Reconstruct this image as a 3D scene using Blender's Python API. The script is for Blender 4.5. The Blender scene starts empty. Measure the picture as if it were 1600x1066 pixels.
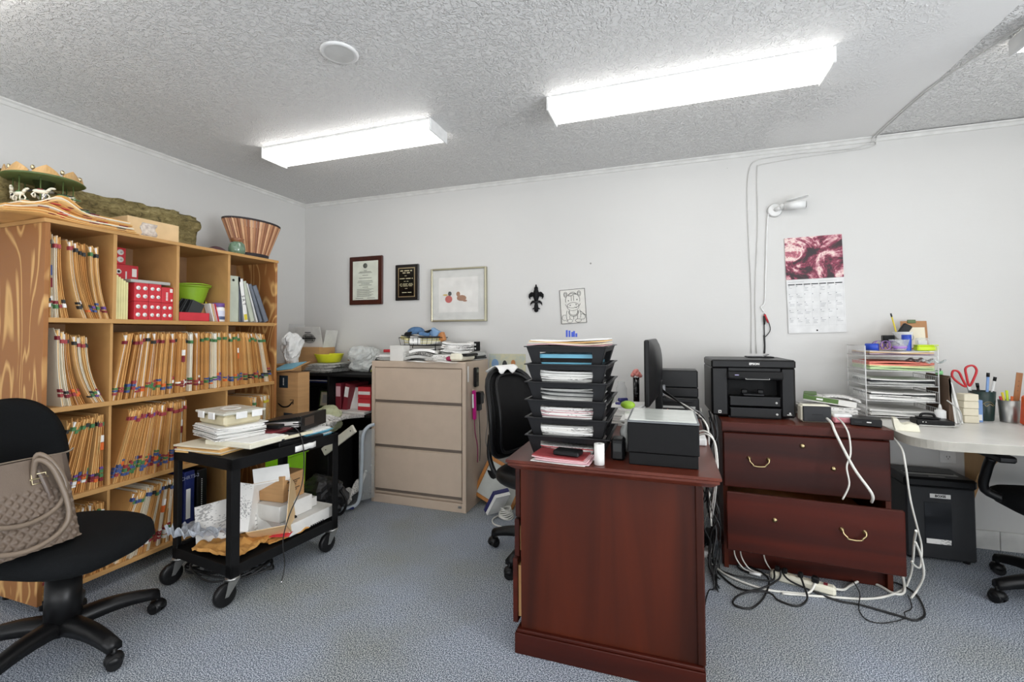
"""A cluttered medical office: shelving full of patient folders, desks, printers and cables."""
import bpy, bmesh, math, random
from mathutils import Vector as V, Matrix as MX, Euler

RN = random.Random(11)
rad = math.radians
COL = bpy.context.scene.collection
PI = math.pi

# ------------------------------------------------------------------ materials
def lin(h):
    if isinstance(h, tuple): return h
    c = [int(h[i:i + 2], 16) / 255 for i in (0, 2, 4)]
    return tuple(x / 12.92 if x <= .04045 else ((x + .055) / 1.055) ** 2.4 for x in c)

MATS = {}
def new_mat(name):
    m = bpy.data.materials.new(name); m.use_nodes = True
    MATS[name] = m
    return m, m.node_tree.nodes, m.node_tree.links, m.node_tree.nodes['Principled BSDF']

def mat(name, col, rough=.5, metal=0, var=.08, scale=14, bump=0, bscale=180, coat=0, alpha=1, emit=0, stretch=(1, 1, 1), spec=.5):
    """principled colour with a slight procedural mottling of the thing's own colour"""
    m, n, l, p = new_mat(name)
    c = lin(col)
    p.inputs['Roughness'].default_value = rough
    p.inputs['Metallic'].default_value = metal
    p.inputs['Coat Weight'].default_value = coat
    p.inputs['Alpha'].default_value = alpha
    p.inputs['Specular IOR Level'].default_value = spec
    tc = n.new('ShaderNodeTexCoord'); mp = n.new('ShaderNodeMapping'); mp.inputs['Scale'].default_value = stretch
    l.new(tc.outputs['Object'], mp.inputs['Vector'])
    nz = n.new('ShaderNodeTexNoise'); nz.inputs['Scale'].default_value = scale; nz.inputs['Detail'].default_value = 3
    l.new(mp.outputs['Vector'], nz.inputs['Vector'])
    rp = n.new('ShaderNodeValToRGB')
    rp.color_ramp.elements[0].position = .3; rp.color_ramp.elements[1].position = .7
    rp.color_ramp.elements[0].color = (*[x * (1 - var) for x in c], 1)
    rp.color_ramp.elements[1].color = (*[min(1, x * (1 + var)) for x in c], 1)
    l.new(nz.outputs['Fac'], rp.inputs['Fac']); l.new(rp.outputs['Color'], p.inputs['Base Color'])
    if emit:
        p.inputs['Emission Color'].default_value = (1, .985, .96, 1); p.inputs['Emission Strength'].default_value = emit
    if bump:
        b = n.new('ShaderNodeBump'); b.inputs['Strength'].default_value = bump; b.inputs['Distance'].default_value = .004
        n2 = n.new('ShaderNodeTexNoise'); n2.inputs['Scale'].default_value = bscale; n2.inputs['Detail'].default_value = 2
        l.new(tc.outputs['Object'], n2.inputs['Vector']); l.new(n2.outputs['Fac'], b.inputs['Height'])
        l.new(b.outputs['Normal'], p.inputs['Normal'])
    return m

def wood(name, dark, light, rough=.4, scale=3, stretch=(1, 1, .12), dist=3, coat=0, bands=None, coord='Object', pos=(.25, .75), detail=5, spec=.4):
    m, n, l, p = new_mat(name)
    p.inputs['Roughness'].default_value = rough; p.inputs['Coat Weight'].default_value = coat
    p.inputs['Coat Roughness'].default_value = .25; p.inputs['Specular IOR Level'].default_value = spec
    tc = n.new('ShaderNodeTexCoord'); mp = n.new('ShaderNodeMapping'); mp.inputs['Scale'].default_value = stretch
    l.new(tc.outputs[coord], mp.inputs['Vector'])
    nz = n.new('ShaderNodeTexNoise'); nz.inputs['Scale'].default_value = scale; nz.inputs['Detail'].default_value = detail
    nz.inputs['Distortion'].default_value = dist
    l.new(mp.outputs['Vector'], nz.inputs['Vector'])
    rp = n.new('ShaderNodeValToRGB')
    rp.color_ramp.elements[0].position = pos[0]; rp.color_ramp.elements[1].position = pos[1]
    rp.color_ramp.elements[0].color = (*lin(dark), 1); rp.color_ramp.elements[1].color = (*lin(light), 1)
    if bands:
        wv = n.new('ShaderNodeMath'); wv.operation = 'MULTIPLY'; wv.inputs[1].default_value = bands
        sn = n.new('ShaderNodeMath'); sn.operation = 'PINGPONG'; sn.inputs[1].default_value = 1
        l.new(nz.outputs['Fac'], wv.inputs[0]); l.new(wv.outputs[0], sn.inputs[0]); l.new(sn.outputs[0], rp.inputs['Fac'])
    else:
        l.new(nz.outputs['Fac'], rp.inputs['Fac'])
    l.new(rp.outputs['Color'], p.inputs['Base Color'])
    return m

def printed(name, base, ink, rough=.7, rows=160, amount=.52):
    """paper with rows of small print"""
    m, n, l, p = new_mat(name)
    p.inputs['Roughness'].default_value = rough
    tc = n.new('ShaderNodeTexCoord')
    mp = n.new('ShaderNodeMapping'); mp.inputs['Scale'].default_value = (rows * .5, rows, rows)
    l.new(tc.outputs['Object'], mp.inputs['Vector'])
    a = n.new('ShaderNodeTexNoise'); a.inputs['Scale'].default_value = 1.1; a.inputs['Detail'].default_value = 0
    l.new(mp.outputs['Vector'], a.inputs['Vector'])
    b = n.new('ShaderNodeTexNoise'); b.inputs['Scale'].default_value = 9; b.inputs['Detail'].default_value = 0
    l.new(tc.outputs['Object'], b.inputs['Vector'])
    mul = n.new('ShaderNodeMath'); mul.operation = 'MULTIPLY'
    l.new(a.outputs['Fac'], mul.inputs[0]); l.new(b.outputs['Fac'], mul.inputs[1])
    rp = n.new('ShaderNodeValToRGB'); rp.color_ramp.elements[0].position = .29; rp.color_ramp.elements[1].position = .34
    rp.color_ramp.elements[0].color = (*lin(base), 1)
    rp.color_ramp.elements[1].color = (*[x * amount + y * (1 - amount) for x, y in zip(lin(ink), lin(base))], 1)
    l.new(mul.outputs[0], rp.inputs['Fac']); l.new(rp.outputs['Color'], p.inputs['Base Color'])
    return m

def ramp_mat(name, stops, scale=6, detail=6, rough=.6, stretch=(1, 1, 1), dist=0, bump=0, rot=0):
    m, n, l, p = new_mat(name)
    p.inputs['Roughness'].default_value = rough
    tc = n.new('ShaderNodeTexCoord'); mp = n.new('ShaderNodeMapping'); mp.inputs['Scale'].default_value = stretch
    l.new(tc.outputs['Object'], mp.inputs['Vector'])
    nz = n.new('ShaderNodeTexNoise'); nz.inputs['Scale'].default_value = scale; nz.inputs['Detail'].default_value = detail
    nz.inputs['Distortion'].default_value = dist; nz.inputs['Roughness'].default_value = .68
    l.new(mp.outputs['Vector'], nz.inputs['Vector'])
    rp = n.new('ShaderNodeValToRGB'); cr = rp.color_ramp
    while len(cr.elements) < len(stops): cr.elements.new(.5)
    for e, (q, c) in zip(cr.elements, stops): e.position = q; e.color = (*lin(c), 1)
    l.new(nz.outputs['Fac'], rp.inputs['Fac']); l.new(rp.outputs['Color'], p.inputs['Base Color'])
    if bump:
        b = n.new('ShaderNodeBump'); b.inputs['Strength'].default_value = bump; b.inputs['Distance'].default_value = .02
        l.new(nz.outputs['Fac'], b.inputs['Height']); l.new(b.outputs['Normal'], p.inputs['Normal'])
    return m

# room surfaces
def wall_material():
    m, n, l, p = new_mat('painted_wall')
    p.inputs['Roughness'].default_value = .42
    tc = n.new('ShaderNodeTexCoord')
    big = n.new('ShaderNodeTexNoise'); big.inputs['Scale'].default_value = 1.1; big.inputs['Detail'].default_value = 4
    rp = n.new('ShaderNodeValToRGB'); rp.color_ramp.elements[0].position = .3; rp.color_ramp.elements[1].position = .7
    rp.color_ramp.elements[0].color = (*lin('cfcecb'), 1); rp.color_ramp.elements[1].color = (*lin('d4d3d0'), 1)
    l.new(tc.outputs['Object'], big.inputs['Vector']); l.new(big.outputs['Fac'], rp.inputs['Fac'])
    # a few small chips and scuffs in the paint
    vo = n.new('ShaderNodeTexVoronoi'); vo.inputs['Scale'].default_value = 2.6
    l.new(tc.outputs['Object'], vo.inputs['Vector'])
    lt = n.new('ShaderNodeMath'); lt.operation = 'LESS_THAN'; lt.inputs[1].default_value = .018
    l.new(vo.outputs['Distance'], lt.inputs[0])
    mx = n.new('ShaderNodeMixRGB'); mx.inputs[2].default_value = (*lin('8d8b86'), 1)
    l.new(lt.outputs[0], mx.inputs[0]); l.new(rp.outputs['Color'], mx.inputs[1]); l.new(mx.outputs[0], p.inputs['Base Color'])
    fine = n.new('ShaderNodeTexNoise'); fine.inputs['Scale'].default_value = 35; fine.inputs['Detail'].default_value = 3
    mp = n.new('ShaderNodeMapping'); mp.inputs['Scale'].default_value = (.35, 1, 1)
    l.new(tc.outputs['Object'], mp.inputs['Vector']); l.new(mp.outputs['Vector'], fine.inputs['Vector'])
    b = n.new('ShaderNodeBump'); b.inputs['Strength'].default_value = .12; b.inputs['Distance'].default_value = .006
    l.new(fine.outputs['Fac'], b.inputs['Height']); l.new(b.outputs['Normal'], p.inputs['Normal'])
    return m
def ceiling_material(name, strength, fade=None):
    m, n, l, p = new_mat(name)
    p.inputs['Roughness'].default_value = .55
    p.inputs['Base Color'].default_value = (*lin('e9e8e6'), 1)
    tc = n.new('ShaderNodeTexCoord')
    vo = n.new('ShaderNodeTexNoise'); vo.inputs['Scale'].default_value = 78; vo.inputs['Detail'].default_value = 2.5
    nz = n.new('ShaderNodeTexNoise'); nz.inputs['Scale'].default_value = 30; nz.inputs['Detail'].default_value = 3
    mxv = n.new('ShaderNodeMixRGB'); mxv.inputs[0].default_value = .06
    l.new(tc.outputs['Object'], nz.inputs['Vector']); l.new(tc.outputs['Object'], mxv.inputs[1]); l.new(nz.outputs['Color'], mxv.inputs[2])
    l.new(mxv.outputs[0], vo.inputs['Vector'])
    rp = n.new('ShaderNodeValToRGB'); rp.color_ramp.elements[0].position = .47; rp.color_ramp.elements[1].position = .66
    rp.color_ramp.elements[0].color = (0, 0, 0, 1); rp.color_ramp.elements[1].color = (1, 1, 1, 1)
    l.new(vo.outputs['Fac'], rp.inputs['Fac'])
    b = n.new('ShaderNodeBump'); b.inputs['Strength'].default_value = strength; b.inputs['Distance'].default_value = .012
    if fade:                                            # the texture has been skimmed away towards one side
        sp = n.new('ShaderNodeSeparateXYZ'); l.new(tc.outputs['Object'], sp.inputs[0])
        mr = n.new('ShaderNodeMapRange'); mr.inputs['From Min'].default_value = fade[0]; mr.inputs['From Max'].default_value = fade[1]
        mr.inputs['To Min'].default_value = strength; mr.inputs['To Max'].default_value = .03
        ad = n.new('ShaderNodeMath'); ad.operation = 'ADD'; n3 = n.new('ShaderNodeTexNoise'); n3.inputs['Scale'].default_value = 2.5
        l.new(tc.outputs['Object'], n3.inputs['Vector']); l.new(n3.outputs['Fac'], ad.inputs[0]); l.new(sp.outputs['X'], ad.inputs[1])
        l.new(ad.outputs[0], mr.inputs['Value']); l.new(mr.outputs[0], b.inputs['Strength'])
    l.new(rp.outputs['Color'], b.inputs['Height']); l.new(b.outputs['Normal'], p.inputs['Normal'])
    return m
def carpet_material():
    m, n, l, p = new_mat('blue_grey_carpet')
    p.inputs['Roughness'].default_value = .95; p.inputs['Specular IOR Level'].default_value = .15
    tc = n.new('ShaderNodeTexCoord')
    f = n.new('ShaderNodeTexNoise'); f.inputs['Scale'].default_value = 240; f.inputs['Detail'].default_value = 2.5
    l.new(tc.outputs['Object'], f.inputs['Vector'])
    rp = n.new('ShaderNodeValToRGB'); cr = rp.color_ramp; cr.elements.new(.5)
    for e, (q, c) in zip(cr.elements, ((.38, '394150'), (.5, '828b97'), (.62, 'dae0ea'))): e.position = q; e.color = (*lin(c), 1)
    l.new(f.outputs['Fac'], rp.inputs['Fac'])
    g = n.new('ShaderNodeTexNoise'); g.inputs['Scale'].default_value = 1.6; g.inputs['Detail'].default_value = 5
    l.new(tc.outputs['Object'], g.inputs['Vector'])
    r2 = n.new('ShaderNodeValToRGB'); r2.color_ramp.elements[0].position = .42; r2.color_ramp.elements[1].position = .68
    r2.color_ramp.elements[0].color = (0, 0, 0, 1); r2.color_ramp.elements[1].color = (1, 1, 1, 1)
    l.new(g.outputs['Fac'], r2.inputs['Fac'])
    mx = n.new('ShaderNodeMixRGB'); mx.blend_type = 'MULTIPLY'; mx.inputs[2].default_value = (.88, .84, .70, 1)   # worn, browner traffic patches
    l.new(r2.outputs['Color'], mx.inputs[0]); l.new(rp.outputs['Color'], mx.inputs[1]); l.new(mx.outputs[0], p.inputs['Base Color'])
    b = n.new('ShaderNodeBump'); b.inputs['Strength'].default_value = .05; b.inputs['Distance'].default_value = .001
    l.new(f.outputs['Fac'], b.inputs['Height']); l.new(b.outputs['Normal'], p.inputs['Normal'])
    return m
wall_m = wall_material(); popcorn = ceiling_material('popcorn_ceiling', .75); faded_popcorn = ceiling_material('partly_skimmed_ceiling', .75, (4.25, 4.75))
carpet = carpet_material()
white_trim = mat('white_trim_paint', 'dcdbd7', .4)
ply = wood('plywood', '9a6638', 'd2a568', .55, 2.6, (2.3, 1, .5), .9, bands=15, pos=(.58, .95), detail=1.6)
ply_in = wood('plywood_board', 'b08650', 'c99b62', .6, 4, (1, .2, 1), 1, pos=(.3, .8))
ply_dark = mat('shelf_back_board', '8d6a49', .8, var=.1)
cherry = wood('cherry_veneer', '1f0b06', '55210f', .42, 5, (1, 1, .07), 1.2, spec=.25)
cherry_h = wood('cherry_veneer_sideways', '250b06', '521a0c', .4, 5, (.08, 1, 1.2), 1.2, spec=.28)
cherry_top = wood('cherry_top', '42170d', '6e3424', .3, 5, (1, .15, 1), 1.2, spec=.4)
beech = wood('pale_wood', 'b98b58', 'd8b07e', .5, 6, (1, 1, .2), 1)
manila = mat('manila_card', 'd3a05e', .75, var=.1, scale=8)
manila2 = mat('manila_card_pale', 'dfb474', .75, var=.08, scale=8)
manila3 = mat('manila_card_brown', 'c28a4a', .75, var=.1, scale=8)
cream = mat('cream_card', 'e4dcc6', .75, var=.05)
white_p = mat('white_paper', 'e9e8e4', .8, var=.04)
grey_p = mat('grey_paper', 'b9b9b5', .8, var=.12, scale=30)
print_p = printed('printed_paper', 'e8e6e2', '3b3b3b')
news = printed('newsprint', 'a8a7a2', '2d2d2d', rows=120, amount=.8)
pink_p = mat('pink_paper', 'd9aeb2', .8)
red = mat('red_card', 'c4303a', .5); lred = mat('red_label', '9c3f42', .5); dred = mat('dark_red', '7c2530', .5)
green = mat('green_label', '4a7a4c', .5); blue = mat('blue_label', '46598c', .5); purple = mat('purple_label', '6b4a8c', .5)
orange = mat('orange_label', 'd9682c', .5); charcoal = mat('charcoal_label', '2e3030', .6); yellow = mat('yellow_label', 'd9c63a', .5)
lime = mat('lime_plastic', '8db52e', .4, spec=.5); lime_tile = mat('bright_green_plastic', '8fd321', .35)
black_pl = mat('black_plastic', '111112', .38, var=.12, spec=.3); black_gl = mat('glossy_black', '0c0c0d', .12)
black_mt = mat('matte_black', '0e0e0f', .6, var=.15, scale=30, spec=.22); dgrey = mat('dark_grey_plastic', '2a2b2d', .45, spec=.3)
fabric_b = mat('black_upholstery', '0e1012', .9, var=.25, scale=200, bump=.3, bscale=600, spec=.2)
mesh_b = mat('black_leather', '121213', .38, spec=.35, var=.2, bump=.15, bscale=300)
gold = mat('pale_gold_metal', 'cdbf9b', .3, 1); brass = mat('antique_brass', 'b9a67c', .3, 1)
steel = mat('galvanised_steel', 'a9a9a6', .35, .9); chrome = mat('chrome', 'c9c9cc', .15, 1)
taupe = mat('taupe_metal', 'c0ad9a', .45, var=.03); taupe_d = mat('taupe_metal_shadow_gap', '6d6157', .5)
card = mat('corrugated_cardboard', 'b98f60', .8, var=.08, scale=5, stretch=(1, 1, 12)); card_l = mat('pale_cardboard', 'd8b98c', .8, var=.06)
white_card = mat('white_cardboard', 'dcdad5', .6, var=.05)
beige_pl = mat('beige_plastic', 'd6cfb4', .5); ivory = mat('ivory_plastic', 'e6e2cf', .45)
white_pl = mat('white_plastic', 'e6e6e4', .35); grey_lam = mat('white_laminate', 'dad8d2', .35, var=.04)
lam_edge = mat('laminate_edge', 'a9a59b', .5)
clear = mat('clear_plastic', 'd8dcdc', .15, alpha=.32); frost = mat('frosted_bag', 'dde0dd', .35, alpha=.62, var=.15, scale=25)
glass_m = mat('picture_glass', 'ffffff', .05, alpha=.06)
brown_lth = mat('taupe_leather', '6f6053', .45, var=.08, bump=.2, bscale=260, coat=.05)
stone = ramp_mat('carved_stone', ((.32, '4f462b'), (.48, '86784c'), (.6, 'a09263'), (.72, 'c2b385')), 22, 12, .9, (1, .8, 1.6), .9, bump=1)
navy = mat('navy_vinyl', '15225a', .4); sky = mat('light_blue_plastic', '5ea4bd', .4); blue_pl = mat('blue_plastic', '2447b5', .35)
denim = mat('denim_blue', '4b6d93', .8, var=.15, scale=60); pinkp = mat('hot_pink_plastic', 'c2177f', .3); rose = mat('rose_plastic', 'd98f98', .4)
lens_m = mat('fluorescent_lens', 'f4f4f2', .3, emit=4.6, var=.01)
cable_w = mat('white_cable_sheath', 'dedcd4', .45); cable_b = mat('black_cable_sheath', '141414', .5)
binder_g = mat('grey_green_binder', 'b9bfae', .5); binder_s = mat('slate_binder', '6d737e', .45)
plum = mat('plum_felt', '4c3035', .8); olive = mat('olive_lacquer', '56683b', .4); tan = mat('tan_lacquer', 'c79f68', .4)
celadon = mat('celadon_glaze', '66806a', .2, var=.35, scale=40, stretch=(3, 3, .4), coat=.6); terra = mat('terracotta_glaze', '8a5a3c', .3)

# ------------------------------------------------------------------ mesh builder
def rot(r): return Euler(tuple(rad(a) for a in r)).to_matrix().to_4x4()
class B:
    def __init__(s): s.v = []; s.f = []; s.fm = []; s.sm = []; s.m = []
    def mi(s, m):
        if m not in s.m: s.m.append(m)
        return s.m.index(m)
    def add(s, vs, fs, m, mx=None, smooth=False):
        o = len(s.v); k = s.mi(m)
        s.v += [tuple(mx @ V(p)) if mx else tuple(p) for p in vs]
        for f in fs: s.f.append([i + o for i in f]); s.fm.append(k); s.sm.append(smooth)
        return s
    def box(s, c, d, m, r=None, k=0, mx=None, top=None, topm=None):
        """chamfered box: centre c, size d, rotation r (degrees), chamfer k; top=(sx,sy) scales the top face"""
        T = MX.Translation(c) @ (rot(r) if r else MX())
        if mx: T = mx @ T
        a, b, h = [x / 2 for x in d]; k = min(k, a * .49, b * .49, h * .49)
        S = [(x, y, z) for x in (-1, 1) for y in (-1, 1) for z in (-1, 1)]
        if k <= 0:
            vs = [(x * a, y * b, z * h) for x, y, z in S]
            fs = [(0, 1, 3, 2), (4, 6, 7, 5), (0, 4, 5, 1), (2, 3, 7, 6), (0, 2, 6, 4), (1, 5, 7, 3)]
            mt = [0, 0, 0, 0, 0, 1]
        else:
            vs = []; ix = {}
            for q in S:
                x, y, z = q
                ix[q] = len(vs)
                vs += [(x * a, y * (b - k), z * (h - k)), (x * (a - k), y * b, z * (h - k)), (x * (a - k), y * (b - k), z * h)]
            fs = []; mt = []
            for ax in range(3):
                for sg in (-1, 1):
                    o = [(-1, -1), (1, -1), (1, 1), (-1, 1)]; f = []
                    for u, w in o:
                        q = [0, 0, 0]; q[ax] = sg; q[(ax + 1) % 3] = u; q[(ax + 2) % 3] = w
                        f.append(ix[tuple(q)] + ax)
                    fs.append(f); mt.append(1 if ax == 2 and sg == 1 else 0)
                e1, e2 = (ax + 1) % 3, (ax + 2) % 3
                for u in (-1, 1):
                    for w in (-1, 1):
                        q0 = [0, 0, 0]; q0[ax] = -1; q0[e1] = u; q0[e2] = w
                        q1 = list(q0); q1[ax] = 1; q0 = tuple(q0); q1 = tuple(q1)
                        fs.append((ix[q0] + e1, ix[q1] + e1, ix[q1] + e2, ix[q0] + e2)); mt.append(0)
            for q in S: fs.append((ix[q], ix[q] + 1, ix[q] + 2)); mt.append(0)
        if top: vs = [(x * (top[0] if z > 0 else 1), y * (top[1] if z > 0 else 1), z) for x, y, z in vs]
        if topm is None: return s.add(vs, fs, m, T)
        s.add(vs, [f for f, t in zip(fs, mt) if not t], m, T)
        return s.add(vs, [f for f, t in zip(fs, mt) if t], topm, T)
    def bb(s, lo, hi, m, k=0, mx=None, topm=None):
        return s.box([(a + b) / 2 for a, b in zip(lo, hi)], [abs(b - a) for a, b in zip(lo, hi)], m, None, k, mx, topm=topm)
    def cyl(s, p0, p1, r0, m, r1=None, n=16, cap=True, mx=None):
        p0, p1 = V(p0), V(p1); r1 = r0 if r1 is None else r1
        d = (p1 - p0).normalized(); u = d.orthogonal().normalized(); w = d.cross(u)
        vs = [p + (u * math.cos(t) + w * math.sin(t)) * r for p, r in ((p0, r0), (p1, r1)) for t in [2 * PI * i / n for i in range(n)]]
        s.add(vs, [(i, (i + 1) % n, n + (i + 1) % n, n + i) for i in range(n)], m, mx, True)
        if cap: s.add(vs, [tuple(range(n)), tuple(range(n, 2 * n))], m, mx)
        return s
    def tube(s, pts, r, m, n=6, sub=5, mx=None, closed=False):
        P = [V(p) for p in pts]
        if sub > 1 and len(P) > 2:
            Q = []; N = len(P); rng = N if closed else N - 1
            for i in range(rng):
                if closed: a, b, c, d = P[i - 1], P[i], P[(i + 1) % N], P[(i + 2) % N]
                else: a, b, c, d = P[max(i - 1, 0)], P[i], P[i + 1], P[min(i + 2, N - 1)]
                for j in range(sub):
                    t = j / sub
                    Q.append(.5 * (2 * b + (c - a) * t + (2 * a - 5 * b + 4 * c - d) * t * t + (3 * b - a - 3 * c + d) * t ** 3))
            if not closed: Q.append(P[-1])
            P = Q
        N = len(P); vs = []; up = None
        for i, p in enumerate(P):
            d = ((P[(i + 1) % N] if closed or i < N - 1 else p) - (P[i - 1] if closed or i > 0 else p))
            d = d.normalized() if d.length > 1e-9 else V((0, 0, 1))
            up = d.orthogonal().normalized() if up is None else (up - d * up.dot(d))
            up = up.normalized() if up.length > 1e-6 else d.orthogonal().normalized()
            w = d.cross(up); rr = r(i / (N - 1)) if callable(r) else r
            vs += [p + (up * math.cos(2 * PI * j / n) + w * math.sin(2 * PI * j / n)) * rr for j in range(n)]
        fs = [(i * n + j, i * n + (j + 1) % n, ((i + 1) % N) * n + (j + 1) % n, ((i + 1) % N) * n + j) for i in range(N if closed else N - 1) for j in range(n)]
        s.add(vs, fs, m, mx, True)
        if not closed: s.add(vs, [tuple(range(n)), tuple(range((N - 1) * n, N * n))], m, mx)
        return s
    def lathe(s, prof, m, c=(0, 0, 0), n=24, mx=None, sx=1, sy=1, ang=2 * PI, cap=True):
        vs = [(c[0] + r * math.cos(ang * i / n) * sx, c[1] + r * math.sin(ang * i / n) * sy, c[2] + z) for r, z in prof for i in range(n)]
        fs = [(j * n + i, j * n + (i + 1) % n, (j + 1) * n + (i + 1) % n, (j + 1) * n + i) for j in range(len(prof) - 1) for i in range(n)]
        s.add(vs, fs, m, mx, True)
        if cap and prof[0][0] > 1e-4: s.add(vs, [tuple(range(n))], m, mx)
        if cap and prof[-1][0] > 1e-4: s.add(vs, [tuple(range((len(prof) - 1) * n, len(prof) * n))], m, mx)
        return s
    def prism(s, poly, z0, z1, m, mx=None, smooth=False):
        n = len(poly); vs = [(x, y, z0) for x, y in poly] + [(x, y, z1) for x, y in poly]
        s.add(vs, [tuple(range(n)), tuple(range(n, 2 * n))], m, mx)
        return s.add(vs, [(i, (i + 1) % n, n + (i + 1) % n, n + i) for i in range(n)], m, mx, smooth)
    def sheet(s, fn, nu, nv, m, t=.0008, mx=None, smooth=True):
        """thin sheet following fn(u, v) -> point, thickness t"""
        g = [[V(fn(i / nu, j / nv)) for j in range(nv + 1)] for i in range(nu + 1)]
        vs = []
        for sgn in (0, 1):
            for i in range(nu + 1):
                for j in range(nv + 1):
                    a = g[min(i + 1, nu)][j] - g[max(i - 1, 0)][j]; b = g[i][min(j + 1, nv)] - g[i][max(j - 1, 0)]
                    nn = a.cross(b); nn = nn.normalized() if nn.length > 1e-12 else V((0, 0, 1))
                    vs.append(g[i][j] - nn * t * sgn)
        w = nv + 1; o = (nu + 1) * w
        fs = [(i * w + j, (i + 1) * w + j, (i + 1) * w + j + 1, i * w + j + 1) for i in range(nu) for j in range(nv)]
        fs += [tuple(x + o for x in reversed(f)) for f in list(fs)]
        s.add(vs, fs, m, mx, smooth)
        ed = [(i * w, (i + 1) * w) for i in range(nu)] + [(i * w + nv, (i + 1) * w + nv) for i in range(nu)] + [(j, j + 1) for j in range(nv)] + [(nu * w + j, nu * w + j + 1) for j in range(nv)]
        return s.add(vs, [(a, b, b + o, a + o) for a, b in ed], m, mx)
    def ball(s, c, r, m, n=14, mx=None, top=1, z0=-1):
        if not isinstance(r, tuple): r = (r, r, r)
        k = max(5, n // 2); pr = []
        for j in range(k + 1):
            t = -PI / 2 + PI * j / k
            pr.append((max(math.cos(t), 1e-4), max(math.sin(t), z0)))
        T = MX.Translation(c) @ MX.Diagonal((*r, 1))
        return s.lathe(pr, m, n=n, mx=(mx @ T) if mx else T, cap=False)
    def text(s, txt, size, m, mx, extrude=.0006, align='CENTER', bold=0):
        cu = bpy.data.curves.new('lettering', 'FONT'); cu.body = txt; cu.size = size; cu.extrude = extrude; cu.align_x = align; cu.align_y = 'CENTER'
        cu.offset = bold; cu.resolution_u = 2
        o = bpy.data.objects.new('lettering', cu); COL.objects.link(o)
        bpy.context.view_layer.update()
        me = bpy.data.meshes.new_from_object(o.evaluated_get(bpy.context.evaluated_depsgraph_get()))
        s.add([tuple(v.co) for v in me.vertices], [tuple(p.vertices) for p in me.polygons], m, mx)
        bpy.data.objects.remove(o); bpy.data.curves.remove(cu); bpy.data.meshes.remove(me)
        return s
    def mesh(s, name):
        me = bpy.data.meshes.new(name); me.from_pydata(s.v, [], s.f)
        for m in s.m: me.materials.append(m)
        me.polygons.foreach_set('material_index', s.fm); me.polygons.foreach_set('use_smooth', s.sm)
        bm = bmesh.new(); bm.from_mesh(me)
        bmesh.ops.remove_doubles(bm, verts=bm.verts, dist=1e-6)
        bmesh.ops.recalc_face_normals(bm, faces=bm.faces); bm.to_mesh(me); bm.free(); me.update()
        return me
    def part(s, name, parent, label=None, stuff=False):
        o = bpy.data.objects.new(name, s.mesh(name)); COL.objects.link(o); o.parent = parent
        if label: o['label'] = label
        if stuff: o['kind'] = 'stuff'
        return o
    def thing(s, name, label, cat, loc=(0, 0, 0), rz=0, group=None, r=None):
        o = bpy.data.objects.new(name, s.mesh(name)); COL.objects.link(o)
        return tag(o, label, cat, loc, rz, group, r)
    def setting(s, name):
        o = bpy.data.objects.new(name, s.mesh(name)); COL.objects.link(o); o['kind'] = 'structure'
        return o
def tag(o, label, cat, loc=(0, 0, 0), rz=0, group=None, r=None):
    o.location = loc; o.rotation_euler = tuple(rad(a) for a in r) if r else (0, 0, rad(rz))
    o['label'] = label; o['category'] = cat
    if group: o['group'] = group
    return o
def empty(name, label, cat, loc=(0, 0, 0), rz=0, group=None, r=None):
    o = bpy.data.objects.new(name, None); COL.objects.link(o); o.empty_display_size = .05
    return tag(o, label, cat, loc, rz, group, r)
def dup(root, label, loc=None, rz=None, group=None):
    def cp(o, p):
        c = o.copy(); COL.objects.link(c); c.parent = p
        for ch in [x for x in bpy.data.objects if x.parent == o]: cp(ch, c)
        return c
    r = cp(root, None)
    if loc: r.location = loc
    if rz is not None: r.rotation_euler = (0, 0, rad(rz))
    r['label'] = label
    if group: r['group'] = group
    return r
def nth(i): return ('first', 'second', 'third', 'fourth', 'fifth', 'sixth', 'seventh', 'eighth', 'ninth', 'tenth')[i] if i < 10 else '%d%s' % (i + 1, 'st' if (i + 1) % 10 == 1 and i != 10 else 'nd' if (i + 1) % 10 == 2 and i != 11 else 'rd' if (i + 1) % 10 == 3 and i != 12 else 'th')
def paper_pile(w, d, h, mats, n=8, jit=.008, seed=0, curl=0, skew=4):
    """a loose pile of sheets as one mesh, base at z = 0"""
    r = random.Random(seed); b = B(); z = 0
    for i in range(n):
        t = h / n * r.uniform(.7, 1.25); a = rad(r.uniform(-skew, skew)); ox, oy = r.uniform(-jit, jit), r.uniform(-jit, jit)
        m = mats[i % len(mats)] if len(mats) < 3 else r.choice(mats)
        ww, dd = w * r.uniform(.9, 1), d * r.uniform(.9, 1); c = curl * r.uniform(.3, 1); sg = r.choice((-1, 1))
        T = MX.Translation((ox, oy, z)) @ MX.Rotation(a, 4, 'Z')
        b.sheet(lambda u, v: ((u - .5) * ww, (v - .5) * dd, t * .95 + c * (max(0, sg * (u - .5)) * 2) ** 3), 6, 1, m, t * .9, T, False)
        z += t
    return b

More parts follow.
